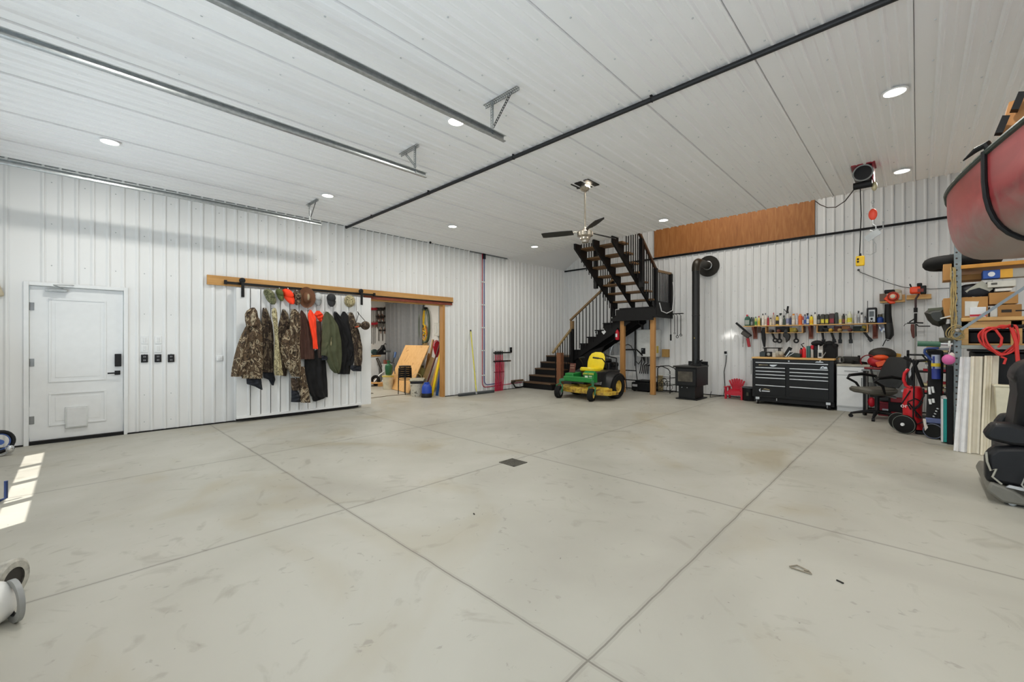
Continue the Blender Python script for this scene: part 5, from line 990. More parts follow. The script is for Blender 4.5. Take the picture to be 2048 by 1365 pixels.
t, x, w = bx('canister', 'bright red canister on the tool chest', 'canister', 1604.5, 1612, .22, mat('#d41a26', .4), kind='c', y=10.42); m = MB(); m.tube([(x, 10.42, ZT + .2), (x - .05, 10.42, ZT + .27), (x + .0, 10.42, ZT + .3)], .01); m.build('spout', BLACK, t)
bx('canister', 'teal green canister on the tool chest', 'canister', 1613.5, 1621, .24, mat('#1d5f5c', .4), kind='box', d=.07)
bx('spray_can', 'spray can with tall red cap on the tool chest beside the teal canister', 'can', 1621.5, 1627.5, .19, mat('#b9b7b4', .4, .3), kind='c', cap=RED, y=10.45); p = ony(1624.5, 700, 10.45); 
m = MB(); m.cyl((p.x, 10.45, ZT + .19), (p.x, 10.45, ZT + .255), .027); m.build('red_cap', RED, t)
bx('black_case', 'tall black case standing on the tool chest under a cap', 'case', 1627, 1636, .28, BLK2, y=10.55)
p = ony(1634, 692, 10.5); t = thing('baseball_cap', 'black cap resting on top of the tall black case', 'cap', (p.x, 10.5, 1.29)); m = MB(); m.sph((p.x, 10.55, 1.30), (.11, .1, .065), 16, 8); m.build('crown', BLKF, t); m = MB(); m.ob((p.x + .07, 10.46, 1.29), (.18, .12, .012), (0, .2, .3)); m.build('brim', BLKF, t, .004)
t, x, w = bx('oil_jug', 'white oil jug with black label on the tool chest', 'jug', 1636, 1646, .17, mat('#c7c8c6', .4), y=10.36, d=.1); m = MB(); m.ob((x, 10.309, ZT + .07), (w * .6, .003, .08)); m.build('label_patch', BLK2, t); m = MB(); m.cyl((x - .03, 10.36, ZT + .17), (x - .03, 10.36, ZT + .26), .012); m.build('spout', WHITE, t)
t, x, w = bx('tool_bag', 'big black tool bag at the right end of the tool chest', 'bag', 1648, 1674, .26, BLKF, d=.28, y=10.6); m = MB(); m.sph((x - .02, 10.6, ZT + .28), (.09, .1, .07)).sph((x + .07, 10.6, ZT + .25), (.06, .1, .05)); m.build('flap', BLKF, t); m = MB(); m.tube([(x - .08, 10.46, ZT + .2), (x - .04, 10.43, ZT + .33), (x + .04, 10.43, ZT + .33), (x + .08, 10.46, ZT + .2)], .012); m.build('strap', BLKF, t)
m = MB(); q0, q1 = ony(1640, 724, yf - .03), ony(1651, 706, 10.3); m.tube([q0 + V((0, -.0, 0)), q1], .008); o = m.cyl(q0, q0 + V((.01, 0, .02)), .02).build('ratchet', CHROME); tag(o, 'chrome ratchet wrench leaning on the front edge of the tool chest', 'wrench')
t = thing('cable_reel', 'dark hose and cable coil on the white cabinet counter', 'coil', (ony(1700, 718, 10.5).x, 10.5, .905)); p = ony(1698, 715, 10.5)
m = MB(); m.ob((p.x + .02, 10.55, .98), (.30, .2, .13)); m.build('bag', mat('#2a2a28', .8), t, .04); m = MB(); m.torus((p.x - .13, 10.4, .98), (.3, 1, .1), .06, .016, 20, 7); m.build('coil', mat('#454641', .6), t); m = MB(); m.cyl((p.x + .15, 10.5, 1.0), (p.x + .15, 10.5, 1.07), .02); m.build('knob', BLACK, t)
p = ony(1719, 723, 10.35); t = thing('cable_coil', 'flat black cable coil at the right end of the white cabinet counter', 'coil', (p.x, 10.36, .905))
for k in range(3): m = MB(); m.torus((p.x, 10.38, .918 + k * .018), (.05 * k, .05, 1), .115 - .008 * k, .009, 24, 6); m.build('turn', BLACK, t)
# red toy chair and black pail
t = thing('toy_chair', 'small red plastic slatted garden chair against the back wall', 'chair', (-3.08, 10.68, 0)); RP = mat('#c0162f', .4, var=.06); cx2 = -3.06
for k in range(7):
    q = (k - 3) / 3; m = MB(); m.prism([(cx2 + q * .075 - .016, .2), (cx2 + q * .075 + .016, .2), (cx2 + q * .155 + .023, .455 - .05 * q * q), (cx2 + q * .155, .475 - .05 * q * q), (cx2 + q * .155 - .023, .455 - .05 * q * q)], 'y', 10.80 , 10.815); m.build('back_slat', RP, t, .003)
m = MB(); m.ob((cx2, 10.795, .33), (.25, .012, .03)); m.build('back_rail', RP, t); m = MB(); m.ob((cx2, 10.69, .19), (.27, .24, .03), (.12, 0, 0)); m.build('seat', RP, t, .006)
for s in (-1, 1):
    m = MB(); m.ob((cx2 + s * .17, 10.67, .275), (.07, .28, .02)); m.build('armrest', RP, t, .006); m = MB(); m.prism([(10.54, 0), (10.59, 0), (10.60, .26), (10.54, .26)], 'x', cx2 + s * .17 - .02, cx2 + s * .17 + .02); m.build('leg', RP, t, .004); m = MB(); m.prism([(10.80, 0), (10.84, 0), (10.82, .27), (10.77, .27)], 'x', cx2 + s * .16 - .02, cx2 + s * .16 + .02); m.build('leg', RP, t, .004)
m = MB(); m.prism([(cx2 - .15, .18), (cx2 + .15, .18), (cx2 + .15, .10), (cx2 + .10, .10), (cx2 + .06, .05 + .04), (cx2 - .06, .09), (cx2 - .1, .10), (cx2 - .15, .10)], 'y', 10.54, 10.555); m.build('apron', RP, t, .003)
t = thing('black_pail', 'black pail standing between the red toy chair and the tool chest', 'pail', (-2.74, 10.6, 0)); m = MB(); m.lathe((-2.74, 10.6, 0), [(.125, 0), (.13, .01), (.15, .28), (.155, .285), (.155, .30), (.145, .30), (.12, .02)], 24); m.build('body', BLK2, t); m = MB(); m.torus((-2.74, 10.6, .30), (0, 0, 1), .152, .006, 26, 6); m.build('rim', GREY, t); m = MB(); m.box(-2.76, -2.72, 10.44, 10.46, .12, .2); m.build('mark', mat('#3e3a2a', .6), t)
t = thing('vertical_pipe', 'thin white rod standing in front of the wall left of the tool chest', 'rod', (-2.66, 10.85, 0)); m = MB(); m.cyl((-2.66, 10.85, 0), (-2.66, 10.9, .95), .012); m.build('rod', WHITE, t)
# ================= WALL SHELF =================
p0, p1 = ony(1486, 652.5, 10.74), ony(1773, 647, 10.74); zs = (p0.z + p1.z) / 2; sx0, sx1 = p0.x, p1.x; YS = 10.86
t = thing('wall_shelf', 'long pale wood shelf on reddish brackets on the back wall', 'shelf', ((sx0 + sx1) / 2, YB - .02, zs)); m = MB(); m.box(sx0, sx1, 10.74, YB - .02, zs - .02, zs); m.build('board', SHEL, t, .003)
BRK = mat('#7a4236', .6, var=.1)
for u in (1509, 1621, 1750):
    x = ony(u, 660, 10.9).x; m = MB(); m.prism([(10.76, zs - .021), (YB - .02, zs - .021), (YB - .02, zs - .26), (YB - .06, zs - .26), (10.76, zs - .05)], 'x', x - .022, x + .022); m.build('bracket', BRK, t, .002); m = MB(); m.box(x - .04, x + .04, YB - .04, YB - .019, zs - .30, zs - .021); m.build('bracket_plate', mat('#8a5548', .6), t)
for u0, u1, lb in ((1531, 1606, 'short wooden ledge with tool slots below the left half of the shelf'), (1633, 1736, 'longer wooden ledge with tool slots below the right half of the shelf')):
    a, b = ony(u0, 665, 10.8).x, ony(u1, 665, 10.8).x; t = thing('tool_ledge', lb, 'ledge', ((a + b) / 2, YB, zs - .16)); m = MB(); m.box(a, b, 10.78, YB - .02, zs - .175, zs - .16); m.build('board', SHEL, t, .002)
    m = MB(); m.box(b - .02, b, 10.78, YB - .02, zs - .16, zs - .021); m.build('end_board', WOODX, t)
    m = MB(); m.box(a, a + .02, 10.78, YB - .02, zs - .16, zs - .021); m.build('end_board', WOODX, t)
def drill(u, z, label, ang, col, mb='loop', grp='cordless tools under the shelf'):
    p = ony(u, 665, 10.84); t = thing('cordless_drill', label, 'power tool', (p.x, 10.84, z), 0, grp, local=True)
    m = MB(); m.cyl((0, -.09, .03), (0, .10, .03), .034); m.cyl((0, -.13, .03), (0, -.09, .03), .02); m.build('body', col, t, .004)
    q = V((sin(ang), 0, -cos(ang))); m = MB(); m.bar((0, .02, .01), V((0, .02, .01)) + q * .17, .034, .04); m.build('grip', BLACK, t, .008); c = V((0, .02, .01)) + q * .20
    m = MB()
    if mb == 'loop': m.torus(c, (0, 1, 0), .038, .018, 16, 7)
    else: m.bar(c - q * .03, c + q * .05, .05, .06)
    m.build('battery', BLK2, t, .006); return t
zl = zs - .155
drill(1543, zl, 'black tool with round foot, leftmost in the short ledge', .35, mat('#3a3330', .5)); drill(1558.5, zl, 'black tool with round foot, second in the short ledge', .0, mat('#6b3a2c', .5)); drill(1591, zl, 'black tool with round foot and yellow disc, rightmost in the short ledge', .05, mat('#8f8030', .5))
drill(1644, zl, 'slim black tool, leftmost in the long ledge', .12, BLK2, 'b'); drill(1662, zl, 'yellow bodied cordless drill in the long ledge', .25, mat('#c99a25', .5), 'b'); drill(1680, zl, 'cordless drill with short black grip, third in the long ledge', .0, mat('#a58550', .5), 'b'); drill(1700, zl, 'cordless drill with dark red body, fourth in the long ledge', .05, mat('#5a2a2a', .5), 'b'); drill(1726, zl, 'cordless drill with long slanting grip, rightmost in the long ledge', .55, mat('#2f3d2a', .5), 'b')
for u0, u1, z0, z1, mt, lb in ((1551, 1578, .0, .13, BLK2, 'dark case on the short ledge under the shelf'), (1579, 1592, .01, .10, mat('#cdb52a', .5), 'small yellow tape measure on the short ledge'), (1634, 1656, .0, .13, mat('#232320', .5), 'black case on the left of the long ledge'), (1646, 1668, .085, .13, mat('#8d8c98', .6), 'pale folded cloth under the shelf board'), (1668, 1682, .0, .12, mat('#5d3427', .6), 'reddish brown box on the long ledge'), (1683, 1700, .05, .125, mat('#b07a4e', .6), 'tan box on the long ledge'), (1706, 1722, .0, .11, mat('#1d2b22', .6), 'dark green case on the long ledge'), (1724, 1732, .03, .12, mat('#cbb21f', .5), 'yellow round tool at the right end of the long ledge')):
    a, b = ony(u0, 665, 10.9).x, ony(u1, 665, 10.9).x; m = MB(); m.box(a + .001, b - .001, 10.90, 10.97, zl - .004 + z0, zl - .004 + min(z1, .128)); tag(m.build('storage_case', mt, None, .006), lb, 'case', 'cases under the shelf')
def hang(name, label, cat, build): p = None; t = thing(name, label, cat, build[0], 0, None); return t
# nail gun at left
q = lambda x, y, yy=10.85: ony(1470 + x / 11.376, 600 + y / 11.376, yy)
t = thing('nail_gun', 'black nail gun with red handle hanging left of the shelf', 'nail gun', q(250, 750)); m = MB(); m.bar(q(25, 530), q(370, 830), .045, .05, (0, 1, 0)); m.build('magazine', BLACK, t, .008); m = MB(); m.bar(q(160, 740), q(330, 850), .10, .06, (0, 1, 0)); m.build('body', mat('#4a4540', .45, .3), t, .015)
m = MB(); m.bar(q(290, 880), q(325, 1080), .06, .05, (0, 1, 0)); m.build('handle', mat('#a81c28', .45), t, .012); m = MB(); m.bar(q(190, 820), q(180, 1000), .03, .03, (0, 1, 0)); m.cyl(q(180, 1000), q(178, 1080), .008); m.build('nose', mat('#9a9794', .4, .5), t); m = MB(); m.cyl(q(180, 720, 10.88), q(180, 720, 10.985), .01); m.build('hanging_peg', STEEL, t)
t = thing('hanging_holster', 'long black sheath hanging under the left end of the shelf', 'sheath', q(650, 700)); m = MB(); A = [(620, 640), (710, 640), (705, 720), (690, 730), (700, 900), (690, 1085), (655, 1085), (610, 900), (598, 730), (615, 720)]
pts = [q(a, b, 10.86) for a, b in A]; m.prism([(p.x, p.z) for p in pts], 'y', 10.83, 10.88); m.build('sheath', BLACK, t, .01); m = MB(); m.cyl(q(660, 645, 10.88), q(660, 645, 10.985), .008); m.build('peg', STEEL, t)
t = thing('polisher', 'black angular power tool hanging below the short ledge', 'power tool', q(1180, 800)); A = [(1120, 680), (1200, 660), (1225, 760), (1265, 830), (1240, 920), (1165, 985), (1150, 880), (1100, 840), (1100, 770)]
pts = [q(a, b, 10.82) for a, b in A]; m = MB(); m.prism([(p.x, p.z) for p in pts], 'y', 10.78, 10.86); m.build('body', mat('#1b1918', .5), t, .015); m = MB(); m.cyl(q(1180, 690, 10.85), q(1180, 690, 10.985), .01); m.build('peg', STEEL, t)
for u0, u1, lb in ((1516, 1522, 'small brown block mounted right of the left shelf bracket'), (1605, 1611, 'small brown block mounted left of the middle shelf bracket')): a, b = ony(u0, 660, 10.95).x, ony(u1, 660, 10.95).x; m = MB(); m.box(a, b, 10.93, YB - .02, zs - .16, zs - .03); tag(m.build('wall_block', mat('#5a4238', .6)), lb, 'block')
t = thing('key_cluster', 'cluster of blue and silver bits hanging under the right shelf end', 'keys', ony(1766, 660, 10.9))
for k in range(6): p = ony(1760 + k * 2, 655 + (k % 3) * 3, 10.85); m = MB(); m.ob((p.x, p.y, p.z - .02), (.014, .01, .05), (0, .2 * (k % 3 - 1), 0)).cyl((p.x, p.y, p.z), (p.x, p.y, zs - .021), .002); m.build('bit', mat('#4d5fa0', .4) if k % 2 else STEEL, t)
# bottles and cans on the shelf: (x0, x1, top, style, body, cap, band, label)
def shelf_item(x0, x1, yt, style, body, cap, band, label, org=1470, y=YS, cat=None, name=None):
    u0, u1 = org + x0 / 11.376, org + x1 / 11.376; a, b = ony(u0, 650, y), ony(u1, 650, y); x = (a.x + b.x) / 2; w = (b.x - a.x) * .96
    # bottle tops: the height comes from where the top shows above the shelf board
    zt = ony((u0 + u1) / 2, 600 + yt / 11.376, y).z; h = max(.06, zt - zs); nm = name or {'b': 'bottle', 'j': 'jug', 'c': 'spray_can', 'k': 'storage_case', 's': 'spray_bottle', 't': 'tube'}[style]
    t = thing(nm, label, cat or {'b': 'bottle', 'j': 'jug', 'c': 'can', 'k': 'case', 's': 'spray bottle', 't': 'tube'}[style], (x, y, zs), 0, 'supplies on the long wall shelf')
    B, Cc = mat(body, .4, var=.1), mat(cap, .45); r = w / 2; d = min(w, .09)
    if style == 'c': m = MB(); m.lathe((x, y, zs), [(r * .96, 0), (r, .004), (r, h * .78), (r * .9, h * .84), (r * .55, h * .86)], 18); o = m.build('body', B, t); m = MB(); m.lathe((x, y, zs + h * .85), [(r * .66, 0), (r * .66, h * .13), (r * .56, h * .15)], 14); m.build('cap', Cc, t)
    elif style == 'b': m = MB(); m.lathe((x, y, zs), [(r * .92, 0), (r, .008), (r, h * .66), (r * .85, h * .76), (r * .36, h * .86)], 18); o = m.build('body', B, t); m = MB(); m.lathe((x, y, zs + h * .85), [(r * .42, 0), (r * .42, h * .14), (r * .34, h * .15)], 14); m.build('cap', Cc, t)
    elif style == 't': m = MB(); m.lathe((x, y, zs), [(r, 0), (r, h * .8), (r * .5, h * .86)], 14); o = m.build('body', B, t); m = MB(); m.lathe((x, y, zs + h * .85), [(r * .4, 0), (r * .15, h * .15)], 10); m.build('nozzle', Cc, t)
    elif style == 'j':
        m = MB(); m.loft([[(x + sx * r * s, y + sy * d / 2 * s, zs + z) for sx, sy in ((-1, -1), (1, -1), (1, 1), (-1, 1))] for s, z in ((.95, 0), (1, .01), (1, h * .62), (.8, h * .76), (.36, h * .86))]); o = m.build('body', B, t, .008)
        m = MB(); m.cyl((x - r * .2, y, zs + h * .85), (x - r * .2, y, zs + h), r * .36); m.build('cap', Cc, t); m = MB(); m.tube([(x + r * .75, y, zs + h * .5), (x + r * .8, y, zs + h * .72), (x + r * .2, y, zs + h * .86)], .007); m.build('handle', B, t)
    elif style == 's':
        m = MB(); m.lathe((x, y, zs), [(r * .92, 0), (r, .008), (r, h * .55), (r * .5, h * .68), (r * .3, h * .78)], 16); o = m.build('body', B, t); m = MB(); m.ob((x - r * .15, y, zs + h * .9), (r * 1.3, .03, h * .12)).ob((x - r * .5, y, zs + h * .81), (.01, .012, h * .12), (0, .3, 0)).cyl((x, y, zs + h * .76), (x, y, zs + h * .88), r * .3); m.build('trigger', Cc, t)
    else: m = MB(); m.ob((x, y, zs + h / 2), (w, min(.16, max(.08, w)), h)); o = m.build('body', B, t, .006); m = MB(); m.ob((x, y, zs + h + .004), (w * .4, .02, .008)); m.build('handle', Cc, t)
    if band:
        m = MB()
        if style in 'ctbs': m.lathe((x, y, zs + h * .12), [(r * 1.01, 0), (r * 1.02, .0), (r * 1.02, h * .36), (r * 1.01, h * .36)], 18)
        else: m.ob((x, y - (d if style == 'j' else min(.16, max(.08, w))) / 2 - .001, zs + h * .32), (w * .8, .003, h * .4))
        m.build('label_band', mat(band, .5, var=.25, scale=60), o)
    return t
for it in ((228, 350, 345, 'j', '#145240', '#c9303c', '#9aa39c', 'green jug with red cap, leftmost on the long wall shelf'),
 (352, 408, 400, 'c', '#2c3a3a', '#22282a', '#8a9090', 'dark grey can right of the green jug'), (412, 440, 405, 'c', '#27402f', '#1d2a20', None, 'slim dark green can third on the shelf'), (445, 500, 392, 'b', '#c5c76e', '#3e7a3a', '#3f8a3a', 'lime bottle with green label on the shelf'),
 (513, 575, 375, 'b', '#d9cf73', '#b8303a', '#d4b53c', 'pale yellow bottle with red cap on the shelf'), (578, 606, 420, 'c', '#2e2a26', '#1e1c1a', None, 'small black can between yellow bottle and white jugs'), (608, 668, 320, 'j', '#d8d2c8', '#33291c', '#e3ddd6', 'white jug with dark brown cap, left of the twin jugs'), (670, 728, 308, 'j', '#dcd6ce', '#46505a', '#c9b7a8', 'white jug with grey cap, right of the twin jugs'),
 (732, 776, 372, 'b', '#a81e2e', '#2f3a52', '#b0263a', 'low red bottle with blue cap on the shelf'), (782, 843, 415, 'c', '#c9bfa8', '#2c2a26', '#d8cfb8', 'squat cream can with black lid on the shelf'), (850, 903, 300, 'b', '#b9a894', '#b23a48', '#c9c0b4', 'tall beige bottle with red cap and pointed spout'),
 (925, 1000, 358, 'c', '#d9b944', '#1d1c18', '#1b1b1b', 'yellow torch cylinder with black top on the shelf'), (1003, 1085, 298, 's', '#cfd2cc', '#1e2a24', '#e0e0dc', 'white spray bottle with dark green trigger'), (1088, 1152, 355, 's', '#3a4a40', '#1c241f', None, 'dark green spray bottle behind the white one'),
 (1158, 1236, 270, 'c', '#c9c9c6', '#1a1a1a', '#8a90b0', 'tall white foam can carrying a black foam gun'), (1238, 1286, 385, 'c', '#2a3a66', '#8a6a4a', None, 'navy can right of the tall foam can'), (1290, 1372, 325, 'c', '#c8bfb0', '#d98a3a', '#e0d6c8', 'cream and red can with orange cap'), (1385, 1432, 305, 't', '#b8bcc8', '#b8485a', '#c9ccd6', 'white sealant tube with pink nozzle on the shelf'),
 (1440, 1530, 330, 'c', '#e0692a', '#e8945a', None, 'bright orange can in the middle of the shelf'), (1533, 1562, 350, 'c', '#b0303a', '#c9c9c9', '#d0d0d0', 'slim red can right of the orange can'), (1565, 1620, 338, 'c', '#8a98b0', '#3a3e46', '#35549c', 'silver blue can with dark cap'), (1624, 1690, 300, 's', '#3a5aa8', '#20242c', '#cfd6e0', 'blue spray can with black nozzle left of the yellow bottle'), (1696, 1782, 348, 'b', '#e6cf1a', '#3a3420', '#e8a81a', 'bright yellow bottle on the shelf'), (1790, 1866, 290, 'j', '#d6d3c8', '#1c1c1a', None, 'cream jug with black cap right of the yellow bottle')):
    shelf_item(*it)
for it in ((165, 238, 335, 'c', '#2c2c28', '#1c1c1a', '#8f8f85', 'black and white patterned can left of the battery cases'), (245, 338, 340, 'k', '#2e2b1e', '#1a1a16', '#cfc23a', 'left black case with yellow window on the shelf'), (342, 432, 340, 'k', '#2b291e', '#1a1a16', '#cfc23a', 'right black case with yellow window on the shelf'), (440, 560, 320, 'k', '#3a2226', '#c9c9c4', '#8f2430', 'dark red charger box with white top on the shelf'),
 (568, 640, 300, 'k', '#1e2a24', '#402028', None, 'tall dark green box in the right half of the shelf'), (652, 728, 330, 'b', '#cfcfc4', '#d9d9cf', '#d9cf6a', 'white bottle with yellow base right of the dark box'), (733, 798, 325, 'c', '#262a26', '#1a1e1a', '#7a4038', 'black can with red label between white bottles'), (803, 838, 330, 'b', '#d9dac8', '#2a2e2a', '#e0dc9a', 'slim white bottle beside the pale yellow jug'), (845, 962, 270, 'b', '#d2d4bd', '#e4e6da', '#cfc93a', 'large clear bottle with yellow liquid on the shelf'),
 (1003, 1078, 335, 'b', '#c9ccd0', '#d8d9da', None, 'plain white bottle left of the black trigger sprayer'), (1080, 1136, 245, 's', '#b9bcc0', '#1c1e20', '#8a8e92', 'spray bottle with long black trigger near the radio'), (1146, 1222, 285, 's', '#cfd2d4', '#1e2022', '#d9dcde', 'white foam bottle with black pump left of the radio'), (1228, 1286, 385, 'c', '#70747c', '#2a2c30', '#9a9da4', 'grey can partly behind the radio')):
    shelf_item(*it, org=1620)
p = ony(1574, 626, YS); t = thing('foam_gun', 'black foam gun standing on the tall white can', 'foam gun', (p.x, YS, p.z)); m = MB(); m.bar((p.x, YS, p.z - .02), (p.x + .02, YS, p.z + .14), .035, .035); m.bar((p.x + .0, YS, p.z + .0), (p.x - .06, YS, p.z + .08), .012, .012); m.build('body', BLACK, t, .006); m = MB(); m.cyl((p.x, YS, p.z - .04), (p.x, YS, p.z - .02), .03); m.build('collar', mat('#8a8f90', .4, .4), t)
# jobsite radio
a, b = ony(1620 + 1290 / 11.376, 640, 10.82), ony(1620 + 1525 / 11.376, 640, 10.82); zt = ony(1744, 600 + 185 / 11.376, 10.82).z; x, w, h = (a.x + b.x) / 2, (b.x - a.x), zt - zs
t = thing('jobsite_radio', 'black and silver jobsite radio on the shelf', 'radio', (x, 10.82, zs)); m = MB(); m.box(x - w / 2, x + w / 2, 10.78, 10.92, zs, zs + h); m.build('body', BLK2, t, .02); m = MB(); m.box(x - w * .30, x + w * .34, 10.772, 10.78, zs + h * .07, zs + h * .86); fc = m.build('face', mat('#b4b7ba', .4, .3), t, .012)
m = MB(); m.box(x - w * .24, x + w * .22, 10.766, 10.772, zs + h * .42, zs + h * .76); m.build('screen', mat('#4d5356', .3), fc, .003); m = MB(); m.lathe((x, 10.772, zs + h * .27), [(w * .13, 0), (w * .13, .006), (w * .07, .012)], 18, (0, -1, 0)); m.build('dial', BLK2, fc)
m = MB(); m.cyl((x - w * .1, 10.772, zs + h * .12), (x - w * .1, 10.766, zs + h * .12), .01).cyl((x + w * .1, 10.772, zs + h * .12), (x + w * .1, 10.766, zs + h * .12), .01); m.build('button', BLK2, fc); m = MB(); m.cyl((x - w * .42, 10.84, zs + h), (x - w * .42, 10.84, zs + h + .14), .005); m.build('antenna', BLACK, t)
p = ony(1760, 640, 10.84); t = thing('blue_jar', 'blue jar with dark lid on the shelf right of the radio', 'jar', (p.x, 10.84, zs)); m = MB(); m.lathe((p.x, 10.84, zs), [(.05, 0), (.055, .01), (.055, .09), (.03, .12)], 16); m.build('body', mat('#1c3f8c', .4), t); m = MB(); m.lathe((p.x, 10.84, zs + .12), [(.03, 0), (.035, .02), (.03, .05)], 14); m.build('lid', mat('#4a4536', .5), t)
p = ony(1768.5, 640, 10.88); t = thing('glass_jar', 'clear glass jar at the right end of the shelf', 'jar', (p.x, 10.92, zs)); m = MB(); m.lathe((p.x, 10.91, zs), [(.045, 0), (.05, .01), (.05, .15), (.04, .17), (.037, .165), (.045, .14), (.045, .015)], 18); m.build('glass', mat('#b9bcb0', .1, alpha=.45), t); m = MB(); m.lathe((p.x, 10.91, zs + .17), [(.042, 0), (.042, .015)], 16); m.build('lid', GREY, t)
# ---- blower and trimmer on plywood brackets ----
q = lambda x, y, yy=10.8: ony(1720 + x / 9.75, 560 + y / 9.75, yy)
def plybr(x0_, x1_, y0_, y1_, lb):
    a, b = q(x0_, y1_, 10.97), q(x1_, y0_, 10.97); t = thing('plywood_bracket', lb, 'bracket', (a.x, YB, a.z)); m = MB(); m.box(a.x, b.x, YB - .035, YB - .018, a.z, b.z); m.build('back_board', SHEL, t); m = MB(); m.box(a.x, b.x, 10.76, YB - .035, a.z, a.z + .018); m.build('ledge', SHEL, t)
plybr(400, 880, 290, 465, 'plywood bracket holding the orange leaf blower'); plybr(908, 1390, 280, 405, 'plywood bracket holding the orange trimmer')
BO = mat('#e8481c', .4, var=.06); t = thing('leaf_blower', 'orange leaf blower with long black tube on its bracket', 'leaf blower', q(640, 340)); c = q(640, 330, 10.72)
m = MB(); m.lathe((c.x, 10.80, c.z), [(.001, 0), (.08, .0), (.092, .02), (.088, .07), (.075, .10), (.05, .105)], 26, (0, -1, 0)); h = m.build('housing', BO, t); m = MB(); m.torus((c.x, 10.695, c.z), (0, 1, 0), .066, .009, 24, 6); m.build('ring', mat('#7a1f12', .5), h); m = MB(); m.lathe((c.x, 10.695, c.z), [(.04, 0), (.036, .012), (.012, .016)], 18, (0, -1, 0)); m.build('starter_cover', mat('#d8cdb6', .5), h)
a = q(500, 400, 10.76); m = MB(); m.loft([[(c.x - .05, 10.74 + k * .06, c.z + .06), (c.x + .04, 10.74 + k * .06, c.z - .13), (a.x + .06, 10.74 + k * .06, a.z - .08), (a.x - .03, 10.74 + k * .06, a.z + .02)] for k in (0, 1)]); m.build('scroll', BO, t, .015)
m = MB(); p = q(575, 235, 10.78); m.ob(p, (.15, .07, .07)); p2 = q(420, 330, 10.8); m.build('top_handle', BLACK, t, .015); m = MB(); p = q(700, 240, 10.82); m.sph(p, (.09, .05, .05)); p = q(780, 330, 10.82); m.ob(p, (.06, .09, .14)); m.build('tank', mat('#b9b5a0', .5), t, .01); m = MB(); p = q(450, 350, 10.82); m.ob(p, (.10, .08, .14)); m.build('bracket_side', mat('#6a5648', .6), t)
m = MB(); m.tube([q(545, 480), q(545, 700), q(560, 860)], [.048, .052, .058], 16); m.build('upper_tube', BLACK, t); m = MB(); m.tube([q(555, 850), q(570, 1000), q(575, 1080), q(545, 1165)], [.062, .066, .064, .038], 16); m.build('nozzle', mat('#1b1b1c', .5), t); m = MB(); m.tube([q(505, 1170), q(540, 1190), q(575, 1185)], .008).tube([q(505, 1170), q(440, 1300)], .007); m.build('strap', BLACK, t)
t = thing('string_trimmer', 'orange string trimmer hanging head up beside the leaf blower', 'trimmer', q(1080, 300)); y = 10.74
c0, c1 = q(955, 220, y), q(1295, 220, y); m = MB(); m.ob(((c0.x + c1.x) / 2 - .02, y, c0.z), (c1.x - c0.x - .06, .15, .13)); m.build('engine_cover', BO, t, .03); m = MB(); m.ob((c1.x - .04, y, c0.z), (.08, .16, .15)); m.ob((c1.x - .09, y, c0.z + .10), (.07, .06, .06)).cyl((c1.x - .2, y, c0.z + .06), (c1.x - .22, y, c0.z + .13), .012); m.build('engine', BLACK, t, .012)
m = MB(); p = q(1195, 215, y); m.ob((p.x - .01, y - .078, p.z), (.08, .006, .06)); m.build('vent', mat('#7a2014', .5), t)
m = MB(); m.tube([q(1150, 280, y), q(1085, 380, y), q(1085, 560, y)], .016); m.build('clutch_bracket', mat('#3a2226', .5), t); m = MB(); m.tube([q(1085, 550, y), q(1085, 640, y)], .028); m.tube([q(1085, 660, y), q(1080, 850, y)], .022); m.build('grip', BLACK, t)
m = MB(); m.tube([q(1078, 860, y), q(1070, 1300, y), (q(1068, 1300, y).x, 10.7, .9), (q(1062, 1300, y).x, 10.66, .45)], .011); m.build('shaft', mat('#a9a9a4', .35, .6), t); m = MB(); m.bar(q(1080, 850, y), q(920, 850, y), .03, .025).bar(q(1080, 840, y), q(1235, 848, y), .03, .025).tube([q(1100, 870, y), q(1140, 910, y), q(1370, 910, y)], .009).tube([q(950, 850, y), q(880, 870, y), q(855, 910, y)], .005).bar(q(1075, 760, y), q(960, 830, y), .03, .02); m.build('handlebar', BLACK, t)
m = MB(); A = [(990, 870), (1060, 870), (1065, 1130), (1040, 1155), (1010, 1110), (985, 980)]; m.prism([(q(a, b, y).x, q(a, b, y).z) for a, b in A], 'y', y - .02, y + .02); m.build('blade_cover', mat('#5e2c22', .5), t, .008); m = MB(); A = [(1075, 860), (1100, 870), (1105, 1100), (1085, 1130)]; m.prism([(q(a, b, y).x, q(a, b, y).z) for a, b in A], 'y', y - .02, y + .02); m.build('harness', BLACK, t, .006)
# ================= OFFICE CHAIR =================
t = thing('office_chair', 'black office chair with curved armrests facing the toolchest', 'chair', (-.52, 9.62, 0)); ox, oy = -.50, 9.62; LTH = mat('#26282a', .4, var=.1); LTH2 = mat('#55534b', .55)
for k in range(5):
    a = R(12 + 72 * k); e = V((ox + .32 * cos(a), oy + .32 * sin(a), 0)); m = MB(); m.tube([(ox, oy, .12), (ox + .16 * cos(a), oy + .16 * sin(a), .115), (e.x, e.y, .075)], [.035, .026, .018], 8); m.build('base_arm', BLACK, t)
    m = MB(); m.cyl((e.x - .012 * sin(a), e.y + .012 * cos(a), .03), (e.x + .022 * sin(a), e.y - .022 * cos(a), .03), .03).cyl((e.x, e.y, .04), (e.x, e.y, .08), .012); m.build('caster', BLACK, t)
m = MB(); m.cyl((ox, oy, .1), (ox, oy, .42), .03).cyl((ox, oy, .38), (ox, oy, .45), .09); m.build('gas_lift', BLK2, t); m = MB(); m.bar((ox + .1, oy - .03, .40), (ox + .12, oy - .2, .39), .02, .015); m.build('lever', STEEL, t)
m = MB(); rings = []
